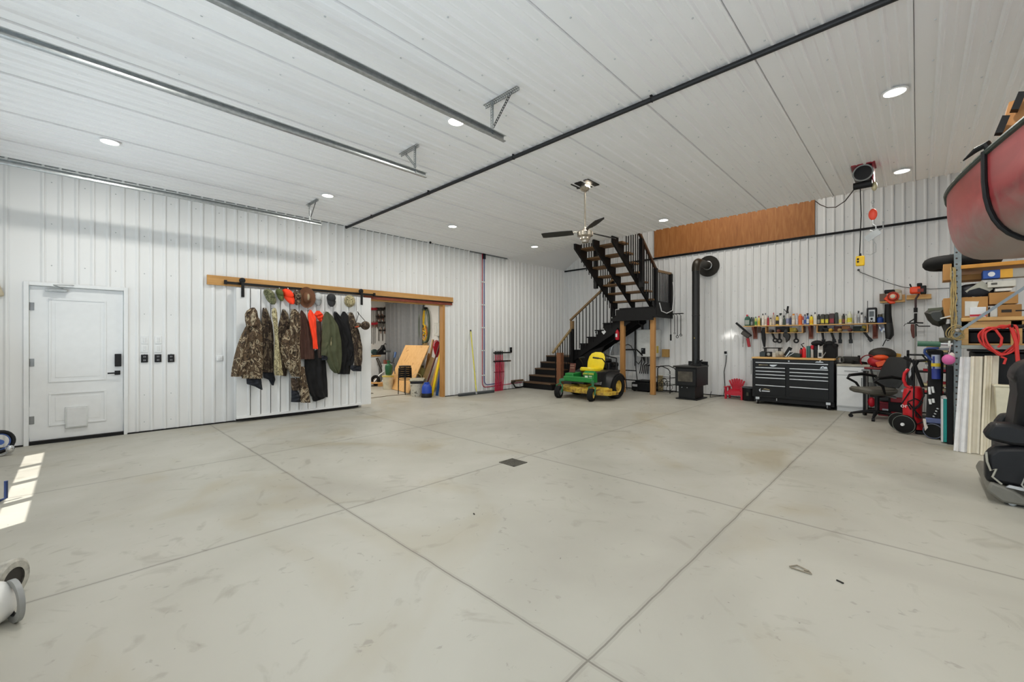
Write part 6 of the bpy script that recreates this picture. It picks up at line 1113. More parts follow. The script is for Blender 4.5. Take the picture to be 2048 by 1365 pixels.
for z, s in ((.44, .80), (.47, .97), (.51, 1.), (.545, .9)): rings.append([(ox - .06 + .27 * s * abs(cos(q_)) ** .7 * (1 if cos(q_) > 0 else -1), oy + .25 * s * abs(sin(q_)) ** .7 * (1 if sin(q_) > 0 else -1), z + .015 * cos(2 * q_)) for q_ in [2 * pi * k / 28 for k in range(28)]])
m.loft(rings); m.build('seat', LTH2, t)
m = MB(); rings = []
for z, w, dx in ((.56, .20, .16), (.64, .24, .18), (.78, .255, .22), (.92, .25, .27), (1.02, .235, .31), (1.07, .20, .33)):
    rings.append([(ox + dx + .035 * cos(q_) - .02 * abs(sin(q_)) ** 2, oy - .02 + w * abs(sin(q_)) ** .8 * (1 if sin(q_) > 0 else -1) , z) for q_ in [2 * pi * k / 24 for k in range(24)]])
m.loft(rings); m.build('backrest', LTH, t)
m = MB(); m.bar((ox + .05, oy, .43), (ox + .22, oy, .50), .08, .02).bar((ox + .22, oy, .50), (ox + .25, oy, .75), .08, .02); m.build('back_bracket', BLACK, t)
for s in (-1, 1):
    yy = oy + s * .28; m = MB(); m.tube([(ox - .06, yy - s * .04, .46), (ox - .12, yy, .60), (ox - .24, yy + s * .01, .68), (ox - .20, yy + s * .02, .73), (ox - .02, yy + s * .02, .755), (ox + .17, yy, .72), (ox + .22, yy - s * .04, .60)], [.014, .02, .022, .026, .028, .024, .016], 8); m.build('armrest', BLACK, t)

t.rotation_euler = (0, 0, R(38)); t.scale = (1.12, 1.12, 1.0)
# ================= PALLET RACK ON THE RIGHT =================
YR = 7.80; rq = lambda x, y, yy=YR: ony(1860 + x / 4.872, 480 + y / 4.872, yy)
GST = mat('#7e878a', .5, .4, .15, 20); RW = 3.2
pxL = ony(1915, 700, YR).x; t = thing('pallet_rack', 'tall grey steel pallet rack with wood decks right of the back wall', 'rack', (1.9, 8.3, 0))
for x in (pxL, pxL + 3.0):
    for y in (YR, 8.85):
        m = MB(); m.box(x - .03, x + .035, y - .003, y, .0, 2.62).box(x - .03, x - .026, y, y + .05, 0, 2.62).box(x + .031, x + .035, y, y + .05, 0, 2.62); up = m.build('upright', GST, t); m = MB()
        for k in range(33): m.cyl((x - .008, y - .005, .08 + .075 * k), (x - .008, y - .002, .08 + .075 * k), .011, n=8)
        m.build('slot', mat('#3a2f28', .8), up)
    m = MB()
    for k in range(4): m.bar((x, YR + .03, .2 + .55 * k), (x, 8.85, .6 + .55 * k), .03, .03)
    m.build('side_brace', GST, t)
zA, zB, zC = rq(600, 228).z, rq(420, 760).z, rq(600, 1030).z
for z, mt, nm in ((zA, mat('#c98a2c', .5), 'beam'), (zB, SHEL, 'beam'), (zC, mat('#8f928a', .5, .3), 'beam'), (.35, GST, 'beam')):
    m = MB(); m.box(pxL + .03, pxL + 2.97, YR - .03, YR + .02, z - .045, z + .0); m.box(pxL + .03, pxL + 2.97, 8.83, 8.88, z - .045, z); m.build(nm, mt, t, .004)
for z in (zA, zB): m = MB(); m.box(pxL + .04, pxL + 2.96, YR + .02, 8.83, z - .03, z - .008); m.build('deck', WOODX, t)
m = MB(); m.box(pxL + .04, pxL + 2.96, YR + .02, 8.83, .32, .345); m.build('deck', WOODX, t)
# loose diagonal brace and pallet blocks
m = MB(); m.bar(rq(300, 880, 7.62), rq(1250, 250, 7.62) , .03, .045, (0, 1, 0)); tag(m.build('steel_brace', mat('#7c858b', .4, .4)), 'long blue grey steel strip leaning diagonally across the rack front', 'strip')
t = thing('wooden_crate', 'open wooden crate frame on the middle beam of the rack', 'crate', (1.0, 8.1, zC)); a, b = rq(290, 765).x, rq(378, 765).x; c, d_ = rq(790, 765).x, rq(905, 765).x
for x0_, x1_ in ((a, b), (c, d_)): m = MB(); m.box(x0_, x1_, YR + .03, YR + .06, zC, zB - .05); m.build('post', SHEL, t, .003)
m = MB(); m.box(a, d_ + .2, YR + .03, YR + .06, zB - .13, zB - .05); m.build('top_rail', SHEL, t, .003); m = MB(); m.box(a, d_ + .2, YR + .06, 8.7, zC + .001, zC + .02); m.build('floor_board', SHEL, t)
def carton(x0, x1, y0, y1, dep, mt, label, yy=YR, cat='box', name='cardboard_box', base=None, grp=None, flap=True):
    a, b = rq(x0, y1, yy), rq(x1, y0, yy); z0 = base if base is not None else a.z; t = thing(name, label, cat, ((a.x + b.x) / 2, yy + dep / 2, z0), 0, grp); m = MB(); m.box(a.x, b.x, yy, yy + dep, z0, b.z); o = m.build('box', mt, t, .004)
    if flap: m = MB(); m.box((a.x + b.x) / 2 - .025, (a.x + b.x) / 2 + .025, yy, yy + dep, b.z, b.z + .001); m.build('tape', mat('#c9a874', .4), o)
    return t, a.x, b.x, z0, b.z
K1, K2 = mat('#b5854d', .85, var=.05, scale=5), mat('#a97c48', .85, var=.05, scale=5)
t, a, b, z0, z1 = carton(130, 565, 552, 738, .42, K1, 'large brown cardboard box at the left end of the rack shelf', YR + .02 , base=zB + .002, grp='boxes on the rack')
m = MB(); m.prism([(a + .19, z0 + .02), (a + .27, z0 + .02), (a + .31, z1 - .06), (a + .19, z1 - .05)], 'y', YR + .012, YR + .018); m.build('paper', mat('#d6d3cb', .7), t); 
t, a, b, z0, z1 = carton(388, 548, 655, 738, .02, WHITE, 'small white and red box in front of the large brown box', YR - .01, base=zB + .002, grp='boxes on the rack', flap=False); m = MB(); m.box(a, b, YR - .012, YR - .010, z0 + .01, z0 + .035); m.build('red_stripe', RED, t)
t, a, b, z0, z1 = carton(660, 895, 628, 728, .3, K2, 'low brown box with dark printed marks on the rack shelf', YR + .02, base=zB + .002, grp='boxes on the rack'); m = MB(); m.box(a + .03, a + .11, YR + .015, YR + .02, z0 + .05, z0 + .085).box(a + .14, a + .24, YR + .015, YR + .02, z0 + .06, z0 + .075); m.build('print', mat('#2a221a', .7), t)
carton(585, 660, 650, 708, .2, mat('#c9c9c4', .6), 'small white box between the two brown boxes on the rack', YR + .03, base=zB + .002, grp='boxes on the rack', flap=False)
zt = zB + .002 + (rq(600, 628).z - zB); t, a, b, z0, z1 = carton(575, 860, 505, 622, .35, K1, 'brown box stacked on the low printed box', YR + .03, base=rq(700, 627, YR + .02).z, grp='boxes on the rack')
carton(635, 800, 470, 506, .25, mat('#ddd9d2', .6), 'flat white box lying on the stacked brown box', YR + .04, grp='boxes on the rack', flap=False)
t, a, b, z0, z1 = carton(560, 840, 392, 468, .25, mat('#d3cfc4', .6), 'white long carton with small black print high on the rack', YR + .05, grp='boxes on the rack', flap=False); m = MB(); m.box(a + .03, a + .08, YR + .045, YR + .05, z0 + .03, z1 - .02); m.build('print', mat('#55524c', .7), t)
t, a, b, z0, z1 = carton(515, 685, 290, 384, .18, mat('#1d4fa3', .5), 'blue and yellow carton near the top of the rack', YR + .06, grp='boxes on the rack', flap=False); m = MB(); m.box(b, b + .10, YR + .06, YR + .24, z0, z1); m.build('yellow_end', mat('#e0a52c', .5), t); m = MB(); m.box(b + .10, b + .22, YR + .06, YR + .24, z0, z1); m.build('grey_end', mat('#a7a297', .5), t); m = MB(); m.cyl(((a + b) / 2 - .0, YR + .06, (z0 + z1) / 2), ((a + b) / 2, YR + .056, (z0 + z1) / 2), .03); m.build('oval_mark', WHITE, t)
carton(128, 212, 235, 400, .3, K1, 'narrow brown box left of the rack post under the canoe', YR + .04, grp='boxes on the rack'); carton(300, 520, 330, 400, .3, K2, 'brown box in shadow below the orange beam', YR + .25, grp='boxes on the rack')
t = thing('folded_tarp', 'dark folded tarp and papers heaped on the brown boxes', 'tarp', rq(430, 530, YR + .2)); m = MB(); p = rq(420, 520, YR + .25); m.sph(p, (.20, .18, .12), 14, 8); p = rq(470, 470, YR + .2); m.ob(p, (.26, .2, .05), (0, -.35, 0)); m.build('tarp', mat('#1a1c24', .7), t); m = MB(); p = rq(480, 500, YR + .1); m.bar(rq(395, 545, YR + .1), rq(560, 440, YR + .1), .15, .012, (0, 1, .3)); m.build('papers', mat('#b5b3a6', .7), t)
for (x, y, lb) in ((200, 190, 'black tyre lying leftmost on the top deck of the rack'), (400, 190, 'black rubber tyre lying right of the rack post on the top deck')):
    p = rq(x, y, YR + .35); t = thing('tyre', lb, 'tyre', (p.x, p.y, zA), 0, 'tyres on the rack'); m = MB(); m.torus((p.x, p.y, zA + .09), (0, 0, 1), .19, .085, 30, 12); m.build('rubber', RUB, t)
for k, (x0_, x1_, z0_, z1_) in enumerate(((.45, 1.15, zC + .02, zB - .14), (1.2, 1.95, zC + .02, zB - .14), (.45, 1.05, .346, .78), (1.1, 1.8, .346, .78), (.5, 1.3, .785, zC - .06))):  # black totes added to stand in for the dark void inside the rack
    t = thing('storage_tote', ['black storage tote in the wooden crate, left one', 'black storage tote in the wooden crate, right one', 'black tote on the lowest rack deck, left one', 'black tote on the lowest rack deck, right one', 'wide black tote stacked on the lowest totes'][k], 'tote', ((x0_ + x1_) / 2, 8.3, z0_), 0, 'black totes in the rack')
    m = MB(); m.box(x0_ + .02, x1_ - .02, 8.02, 8.7, z0_, z1_ - .03); m.build('bin', BLACK, t, .02); m = MB(); m.box(x0_, x1_, 8.0, 8.72, z1_ - .03, z1_); m.build('lid', mat('#17181c', .5), t, .008)
# ropes around the post
t = thing('rope_bundle', 'tangled tan ropes and hooks hanging along the rack post', 'rope', rq(235, 500)); m = MB(); rnd = random.Random(11)
for k in range(8):
    x = 205 + k * 7; pts = [rq(x + rnd.uniform(-14, 14), yy, YR - .03 - .012 * (k % 4)) for yy in range(270 + 20 * (k % 3), 980 - 60 * (k % 4), 70)]; m.tube(pts, .006, 6)
m.build('cord', mat('#b09a68', .8, var=.2), t); m = MB()
for k in range(4): m.torus(rq(240 + k * 12, 900 + 12 * k, YR - .07), (rnd.uniform(-1, 1), 1, rnd.uniform(-1, 1)), .09 - .01 * k, .006, 20, 5)
m.build('loop', mat('#a08d5e', .8), t); m = MB(); p = rq(265, 885, YR - .09); m.sph(p, .025); m.bar(rq(100, 770, YR - .1), rq(200, 745, YR - .1), .02, .015); m.bar(rq(190, 960, YR - .06), rq(185, 1040, YR - .06), .03, .02); m.build('hook', mat('#b9b6ae', .4, .6), t)
p = rq(180, 1170, YR - .12); t = thing('pink_ball', 'pink plastic float hanging from the rack post', 'float', p); m = MB(); m.sph(p, (.062, .06, .066), 16, 10); m.build('ball', mat('#c95f9a', .6), t); m = MB(); m.tube([rq(205, 1020, YR - .08), p + V((0, 0, .06))], .004, 6); m.sph(p + V((.03, 0, .05)), (.03, .03, .04)); m.build('cord', mat('#c9b9b4', .7), t)
# red hose coil
t = thing('red_hose', 'bright red air hose coiled over a hook on the rack', 'hose', rq(700, 850, 7.66)); base = [(640, 870), (720, 845), (800, 850), (840, 930), (850, 1010), (800, 1080), (700, 1115), (600, 1090), (530, 1020), (505, 930), (560, 870)]
m = MB(); rnd = random.Random(9)
for k in range(5):
    pts = [rq(x + rnd.uniform(-22, 22) + (k - 2) * 12, y + rnd.uniform(-18, 18), 7.70 - .02 * k) for x, y in base]; out = []
    for i in range(len(pts)):
        a, b, c, d_ = pts[i - 1], pts[i], pts[(i + 1) % len(pts)], pts[(i + 2) % len(pts)]
        for j in range(4): s = j / 4; out.append(.5 * ((2 * b) + (c - a) * s + (2 * a - 5 * b + 4 * c - d_) * s * s + (3 * b - a - 3 * c + d_) * s ** 3))
    m.tube(out, .0095, 8, True)
HR = mat('#cf2f2a', .45, var=.06); m.build('coil', HR, t); m = MB(); m.tube([rq(790, 850, 7.6), rq(840, 1000, 7.6), rq(850, 1120, 7.6), rq(862, 1235, 7.6)], .018, 8); m.tube([rq(640, 880, 7.62), rq(700, 960, 7.62), rq(690, 1030, 7.62), rq(660, 1050, 7.62)], .013, 8); m.tube([rq(690, 1140, 7.64), rq(740, 1160, 7.64), rq(720, 1215, 7.64)], .012, 8); m.build('hose_end', HR, t); m = MB(); m.tube([rq(800, 845, 7.77), rq(800, 850, 7.58), rq(800, 825, 7.56)], .01); m.build('hook', BLACK, t)
p = rq(860, 850, 7.66); m = MB(); m.cyl(rq(810, 855, 7.7), rq(1000, 835, 7.7), .022); tag(m.build('black_pole', BLACK), 'black pole end resting level on the rack above the red hose', 'pole')
# ---- things left of the rack ----
lq = lambda x, y, yy: ony(1700 + x / 3.592, 560 + y / 3.592, yy)
t = thing('outboard_cover', 'large black and olive rounded motor cover left of the rack post', 'cover', lq(620, 270, 8.0)); A = [(532, 240), (560, 215), (640, 207), (680, 200), (700, 260), (690, 320), (640, 340), (590, 325), (555, 290)]
P = [lq(x, y, 7.95) for x, y in A]; C_ = sum(P, V()) / len(P); m = MB(); m.loft([[C_ + (p - C_) * s + V((0, dy, 0)) for p in P] for s, dy in ((.5, -.16), (.86, -.11), (1, 0), (.9, .11), (.5, .18))]); m.build('cowl', mat('#23251f', .45), t); m = MB(); m.bar(lq(560, 222, 7.84), lq(680, 212, 7.84), .05, .03, (0, 1, 0)); m.build('top_trim', mat('#4a4d38', .5), t)
m = MB(); m.tube([lq(690, 320, 7.95), lq(700, 370, 7.95), lq(705, 430, 7.95)], [.05, .035, .03], 10); m.build('leg', mat('#3d3c38', .5, .3), t)
m = MB(); m.cyl(lq(640, 436, 7.75), lq(735, 430, 7.75), .03); tag(m.build('olive_roll', mat('#4b4a3c', .8)), 'short olive roll lying on the green tube beside the rack post', 'roll')
m = MB(); m.cyl(lq(484, 461, 7.75), lq(650, 465, 7.75), .036, n=18); t = tag(m.build('green_tube', mat('#2c5a44', .45)), 'dark green tube sticking out left of the rack', 'tube'); m = MB(); m.cyl(lq(640, 462, 7.75), lq(740, 464, 7.75), .02); tag(m.build('grey_pipe', STEEL), 'thin grey pipe continuing from the green tube to the rack post', 'pipe')
# shelf unit with books behind the carts
t = thing('metal_shelf', 'black metal shelf with books behind the red cart', 'shelf', (.05, 9.3, 0)); a, b = lq(410, 600, 9.2).x, lq(640, 600, 9.2).x
for z in (.15, .55, .88, 1.14): m = MB(); m.box(a, b + .12, 9.1, 9.5, z - .02, z); m.build('shelf_board', BLACK, t)
for x in (a + .01, b + .11):
    for y in (9.11, 9.49): m = MB(); m.box(x - .015, x + .015, y - .01, y + .01, 0, 1.2); m.build('post', BLACK, t)
cols = ['#a82a34', '#7d828a', '#c9b98a', '#8a8f96', '#b9a85a', '#c23a40', '#c9c0a0', '#6a5a4a', '#d3c79a']
rnd = random.Random(8); i = 0
for z, n in ((.88, 5), (.55, 5), (1.14, 3)):
    for k in range(n):
        zz_ = z + .035 * k; x0_ = a + .2 + rnd.uniform(-.04, .06); m = MB(); m.box(x0_, x0_ + .26 + rnd.uniform(-.04, .04), 9.14 + rnd.uniform(0, .03), 9.34, zz_ + .001, zz_ + .034); c = cols[i % 9]; i += 1
        tag(m.build('book', mat(c, .7), None, .002), 'flat magazine, %s in its pile on the %s of the black metal shelf' % (['lowest', 'second', 'third', 'fourth', 'topmost'][k], {1.14: 'top board', .88: 'third board', .55: 'second board'}[z]), 'magazine', 'magazines on the metal shelf')
# red golf style bag cart
t = thing('bag_cart', 'red two wheeled golf bag cart with black netting', 'cart', (-.02, 8.5, 0)); RB = mat('#c4121f', .5, var=.06); cq = lambda x, y, yy=8.42: ony(1690 + x / 6.824, 690 + y / 6.824, yy)
rings = []
for y_, xl, xr in ((590, 900, 1050), (620, 800, 1070), (700, 782, 1080), (850, 778, 1060), (1000, 785, 1055), (1100, 830, 1070), (1165, 880, 1085)):
    a, b = cq(xl, y_), cq(xr, y_); c = (a + b) / 2; w = (b.x - a.x) / 2; rings.append([(c.x + w * abs(cos(q_)) ** .7 * (1 if cos(q_) > 0 else -1), 8.56 + .14 * sin(q_), c.z) for q_ in [2 * pi * k / 22 for k in range(22)]])
m = MB(); m.loft(rings[::-1]); m.build('bag', RB, t); m = MB(); m.tube([cq(890, 590), cq(830, 560), cq(800, 480), cq(815, 390), cq(870, 335)], .02, 8); m.build('handle_loop', RB, t)
m = MB(); m.tube([cq(840, 330), cq(800, 400), cq(795, 500), cq(830, 570)], .006, 6); m.build('piping', mat('#d8d0c9', .5), t)
text('lettering', 'ort', mat('#f0f0f0', .5), .085, cq(825, 838, 8.415), (pi / 2, 0, 0), t)
yn = 8.405; m = MB()
for A in ([(890, 630), (780, 800)], [(935, 200), (940, 600), (935, 870)], [(1070, 600), (1080, 700), (1000, 830), (930, 880)], [(860, 780), (960, 740), (1060, 790)], [(870, 800), (950, 900), (1040, 1000)], [(930, 900), (1000, 860), (1060, 780)], [(960, 900), (970, 980), (1040, 1010)], [(930, 870), (930, 1000), (980, 1090), (1060, 1060)], [(860, 780), (855, 820), (900, 890)]): m.tube([cq(x, y, yn) for x, y in A], .009, 6)
m.build('netting', BLACK, t)
m = MB(); m.tube([cq(800, 170), cq(940, 240), cq(1000, 420), cq(1060, 580)], .022, 8).tube([cq(1000, 210), cq(930, 330), cq(900, 480)], .022, 8).tube([cq(900, 230), cq(1110, 215)], .02, 8); m.box(cq(870, 480).x, cq(950, 480).x, 8.44, 8.54, cq(900, 560).z, cq(900, 350).z); m.build('frame', BLACK, t)
m = MB(); m.sph(cq(900, 410, 8.43), (.03, .03, .08)); m.build('club_cover', mat('#9a9ea3', .5), t)
for x, y in ((-.145, 8.36), (-.20, 8.62)):
    c = V((x, y, .137)); m = MB(); m.lathe(c - V((.0, .02, 0)), [(.03, 0), (.125, 0), (.137, .008), (.137, .034), (.125, .04), (.03, .04)], 28, (.35, .94, 0)); w = m.build('wheel', RUB, t); m = MB(); m.lathe(c - V((.012, .03, 0)), [(.001, -.01), (.02, -.01), (.024, .0), (.024, .01)], 14, (.35, .94, 0)); m.build('hubcap', WHITE, w)
    m = MB(); m.torus(c - V((0, .018, 0)), (.35, .94, 0), .128, .004, 30, 5); m.build('rim_line', mat('#6a7068', .5), w)
m = MB(); m.box(cq(960, 1150).x, cq(1100, 1150).x, 8.46, 8.66, .0, .05); m.build('foot', BLACK, t, .01)
# second cart, black and navy
t = thing('golf_cart_bag', 'black and navy bag on a two wheeled cart behind the teal board', 'cart', (.2, 8.25, 0)); y = 8.2; NV = mat('#1c2338', .7)
a, b = cq(1110, 900, y), cq(1320, 900, y); m = MB(); m.loft([[(a.x, y + .02, 0.03), (b.x, y + .02, .03), (b.x, y + .28, .03), (a.x, y + .28, .03)], [(a.x + .0, y + .02, .28), (b.x, y + .02, .28), (b.x, y + .28, .28), (a.x, y + .28, .28)], [(a.x + .02, y + .05, 1.0), (b.x + .02, y + .05, 1.0), (b.x + .02, y + .26, 1.0), (a.x + .02, y + .26, 1.0)], [(a.x + .0, y + .06, 1.25), (b.x + .02, y + .06, 1.22), (b.x + .02, y + .22, 1.22), (a.x, y + .22, 1.25)]]); m.build('bag', BLKF, t, .02)
m = MB(); m.ob(((a.x + b.x) / 2, y + .01, .25), (b.x - a.x + .02, .03, .07)); m.build('navy_trim', mat('#55608a', .7), t, .008); m = MB(); m.ob(((a.x + b.x) / 2, y + .012, .12), (b.x - a.x, .02, .18)); m.build('navy_pocket', NV, t, .01)
c = cq(1200, 1215, y - .02); m = MB(); m.lathe((c.x, c.y, .11), [(.02, 0), (.10, 0), (.108, .01), (.108, .03), (.10, .035), (.02, .035)], 26, (.2, .97, 0)); w = m.build('wheel', RUB, t); m = MB(); m.torus((c.x, c.y - .004, .11), (.2, .97, 0), .098, .005, 28, 5); m.build('rim_line', mat('#5d6478', .4), w)
m = MB(); m.prism([(cq(x, yy, y).x, cq(x, yy, y).z) for x, yy in ((1060, 1010), (1105, 1015), (1110, 1080), (1135, 1130), (1090, 1180), (1075, 1090))], 'y', y - .03, y + .0); m.build('white_guard', mat('#cfc6bf', .5), t, .006)
for x0_, y0_, x1_, y1_ in ((1150, 580, 1160, 680), (1192, 575, 1210, 660), (1155, 745, 1168, 815), (1200, 740, 1210, 795)): m = MB(); m.cyl(cq(x0_, y0_, y - .0), cq(x1_, y1_, y - .0), .014); m.build('white_clip', WHITE, t)
m = MB(); m.cyl(cq(1240, 140, y), cq(1245, 470, y), .045); o = m.build('club_tube', mat('#b9c2d8', .5), t); m = MB(); m.cyl(cq(1245, 330, y - .01), cq(1247, 470, y - .01), .047).cyl(cq(1215, 160, y - .03), cq(1215, 330, y - .03), .015); m.build('blue_band', mat('#2a3a8c', .5), o); m = MB(); m.cyl(cq(1240, 255, y - .01), cq(1241, 300, y - .01), .048); m.build('yellow_label', mat('#d9bc2a', .5), o)
m = MB(); m.tube([cq(1180, 215, y - .02), cq(1085, 110, y - .02), cq(1090, 70, y - .02), cq(1130, 50, y - .02), cq(1280, 50, y - .02)], .016, 8); m.build('blue_handle', mat('#27407c', .5), t); m = MB(); m.tube([cq(1110, 40, y), cq(1290, 45, y)], .018); m.build('tan_grip', mat('#b58a4c', .6), t); m = MB(); m.tube([cq(1045, 135, y - .02), cq(1140, 235, y - .02)], .01).tube([cq(1130, 90, y), cq(1250, 85, y)], .02); m.build('black_handle', BLACK, t)
m = MB(); rnd = random.Random(6)
for k in range(4): m.cyl(cq(1270 - k * 18, 870 + k * 35, y - .005), cq(1262 - k * 18, 882 + k * 35, y - .005), .014)
m.build('silver_buckle', STEEL, t)
# teal board and black slab beside the rack post
a, b = lq(660, 860, 7.93), lq(697, 860, 7.93); t = thing('teal_board', 'tall teal foam board with white edge standing by the rack post', 'board', (a.x, 7.95, 0)); m = MB(); m.box(a.x + .012, b.x, 7.93, 8.2, .02, lq(680, 857, 7.93).z); m.build('panel', mat('#199a95', .5, var=.1), t, .004); m = MB(); m.box(a.x - .004, a.x + .012, 7.925, 8.2, .02, lq(680, 857, 7.93).z + .01).box(a.x - .004, b.x, 7.925, 8.2, lq(680, 857, 7.93).z, lq(680, 857, 7.93).z + .012); m.build('white_edge', WHITE, t)
a, b = lq(697, 860, 7.9), lq(742, 860, 7.9); m = MB(); m.box(a.x, b.x, 7.9, 8.25, 0, lq(700, 620, 7.9).z); tag(m.build('black_slab', BLACK, None, .006), 'tall black slab standing between the teal board and the rack post', 'slab')
# white corrugated panels leaning on the rack
def leanpanel(px0, px1, yb, yt, x_off, label, mt, ribs, grp='metal panels leaning on the rack'):
    bl, br = onz(*px0), onz(*px1); n = 40; t = thing('metal_sheet', label, 'panel', (bl.x, bl.y, 0), 0, grp); prof = []
    for i in range(n + 1):
        s = i / n; d = 0.
        for r_, w_, h_ in ribs: d += h_ * max(0, 1 - abs(s - r_) / w_) ** .5
        prof.append((s, d))
    rows = []; zt_ = yt
    for z, f in ((0.004, 0), (zt_, 1)):
        lean = V((x_off[0], .30, 0)) * f; e = [bl + (br - bl) * s + lean + V((0, -d, z)) for s, d in prof]; rows.append(e + [p + V((0, .006, 0)) for p in e[::-1]])
    m = MB(); m.loft(rows); m.build('sheet', mt, t, ang=25); return t
leanpanel((1907, 903), (1934, 906.5), 0, 1.15, (.07, 0), 'pale grey white metal panel, leftmost of those leaning on the rack', mat('#dcdcdd', .4), ((.3, .1, .03), (.75, .3, .02)))
leanpanel((1934, 908), (1966, 909), 0, 1.16, (.05, 0), 'cream white ribbed metal panel second from the left by the rack', mat('#ded7c6', .45, var=.03), ((.2, .12, .02), (.75, .16, .03)))
leanpanel((1960, 911), (1990, 912), 0, 1.17, (.06, 0), 'wide cream panel with rounded ribs nearest the black recliner', mat('#dfd8c5', .45, var=.04), ((.12, .1, .03), (.5, .1, .03)))
p = ony(2009, 800, 7.58); t = thing('cream_bin', 'cream plastic bin behind the black recliner', 'bin', (p.x, 7.6, 0)); m = MB(); zt_ = ony(1995, 771, 7.5).z; m.loft([[(p.x - w, 7.58 - w, z), (p.x + w + .1, 7.58 - w, z), (p.x + w + .1, 7.58 + w, z), (p.x - w, 7.58 + w, z)] for w, z in ((.05, .0), (.08, zt_ - .02), (.09, zt_ - .02), (.09, zt_))]); m.build('bin', mat('#d6d0b9', .5), t, .006)
# ---- things behind the office chair ----
t = thing('safety_helmet', 'red and orange safety helmet with dark mesh visor behind the office chair', 'helmet', ony(1760, 720, 10.3)); p = ony(1758, 722, 10.3)
z0 = p.z; m = MB(); m.sph((p.x, 10.35, p.z - .02), (.17, .16, .12), 20, 10); m.build('shell', mat('#b01c28', .4), t); m = MB(); m.sph((p.x + .04, 10.4, p.z + .11), (.20, .17, .13), 18, 9); m.build('mesh_visor', mat('#26221c', .6), t); m = MB(); m.sph((p.x + .03, 10.22, p.z + .06), (.11, .08, .05)).ob((p.x + .04, 10.18, p.z - .05), (.15, .05, .09), (0, -.4, 0)); m.build('orange_brim', mat('#e4521f', .45), t, .01)
m = MB(); m.torus((p.x - .14, 10.25, p.z - .02), (0, 1, .2), .12, .01, 20, 6); m.tube([(p.x - .2, 10.2, p.z - .14), (p.x + .0, 10.16, p.z - .15), (p.x + .1, 10.18, p.z - .12)], .02); m.build('ear_band', mat('#7a1a22', .5), t)
m = MB(); m.ob((p.x + .21, 10.45, p.z + .06), (.16, .1, .16), (0, .2, 0)); tag(m.build('yellow_saw', mat('#b58a2c', .5), None, .02), 'yellow tool body right of the red safety helmet', 'tool')
t = thing('work_bench', 'low grey bench behind the office chair carrying the helmet', 'bench', (p.x, 10.5, 0)); zt_ = p.z - .165; m = MB(); m.box(p.x - .24, p.x + .5, 10.15, 10.85, zt_ - .03, zt_); m.build('top', GREY, t, .004)
for dx in (-.2, .46):
    for yy in (10.2, 10.8): m = MB(); m.box(p.x + dx - .02, p.x + dx + .02, yy - .02, yy + .02, 0, zt_ - .03); m.build('leg', BLACK, t)
m = MB(); m.ob((p.x - .08, 10.17, zt_ - .14), (.12, .03, .2)); tag(m.build('grey_bag', mat('#8f918d', .7), None, .006), 'small grey bag hanging under the bench top', 'bag')
p = ony(1775, 822, 10.1); t = thing('red_cooler', 'dark red container with white label on the floor behind the office chair', 'container', (p.x, 10.2, 0)); m = MB(); m.box(p.x - .13, p.x + .09, 10.1, 10.3, .0, ony(1775, 806, 10.1).z); m.build('body', mat('#8a1428', .5), t, .015); m = MB(); m.box(p.x - .07, p.x + .02, 10.094, 10.1, .05, .13); m.build('label_plate', mat('#c3ccd6', .5), t)
m = MB(); m.sph((p.x - .02, 10.2, ony(1775, 806, 10.1).z + .07), (.15, .1, .07)); tag(m.build('grey_pouch', mat('#55585a', .8)), 'grey pouch lying on the dark red container', 'pouch')
p = ony(1743, 808, 10.2); m = MB(); m.sph((p.x, 10.25, p.z + .02), (.06, .05, .09)); tag(m.build('red_ball', RED), 'small red object showing behind the office chair post', 'object')
p = ony(1795, 805, 9.9); m = MB(); m.box(p.x - .12, p.x + .12, 9.9, 10.1, .02, p.z + .06); tag(m.build('black_toolbox', BLACK, None, .01), 'black tool box on the floor between chair and red cart', 'tool box')
t = thing('red_compressor', 'red and black machine low behind the office chair base', 'machine', (ony(1790, 800, 9.9).x, 10.3, 0)); q_ = ony(1797, 810, 9.85); m = MB(); m.box(q_.x - .1, q_.x + .12, 9.8, 9.88, .05, .12).box(q_.x - .1, q_.x + .12, 9.8, 9.88, p.z + .0, p.z + .08); m.build('frame', mat('#a31426', .45), t, .01); m = MB(); m.cyl((q_.x + .08, 9.78, .2), (q_.x + .08, 9.8, .2), .025).cyl((q_.x + .06, 9.78, .5), (q_.x + .06, 9.8, .5), .025); m.build('knob', STEEL, t)
p = ony(1757, 760, 10.0); m = MB(); m.bar(ony(1742, 740, 10.1), ony(1757, 795, 10.0), .03, .02, (0, 1, 0)); tag(m.build('black_rod', BLACK), 'black rod leaning between the cabinet and the office chair', 'rod')
# ================= BLACK RECLINER =================
LE = mat('#121317', .42, var=.15, spec=.35); t = thing('recliner', 'black leather recliner chair with grey trim at the right edge', 'chair', (.85, 5.7, 0)); 
def slab(pts, y0, y1, nm, mt, bev=.03, par=None): m = MB(); m.prism(pts, 'y', y0, y1); return m.build(nm, mt, par or t, bev, ang=50)
for y0, y1, dx in ((5.30, 5.46, 0), (6.02, 6.18, .12)):
    slab([(.41 + dx, .16), (.95, .16), (1.05, .50), (.62 + dx, .50), (.47 + dx, .47), (.41 + dx, .40)], y0, y1, 'side_panel', LE, .04)
    slab([(.40 + dx, .56), (.45 + dx, .66), (.55 + dx, .67), (.75 + dx, .60), (1.1, .58), (1.1, .50), (.55 + dx, .50), (.43 + dx, .52)], y0 - .01, y1 + .01, 'armrest', LE, .035)
slab([(.50, .30), (1.0, .30), (1.0, .48), (.50, .47)], 5.47, 6.01, 'seat_cushion', LE, .04)
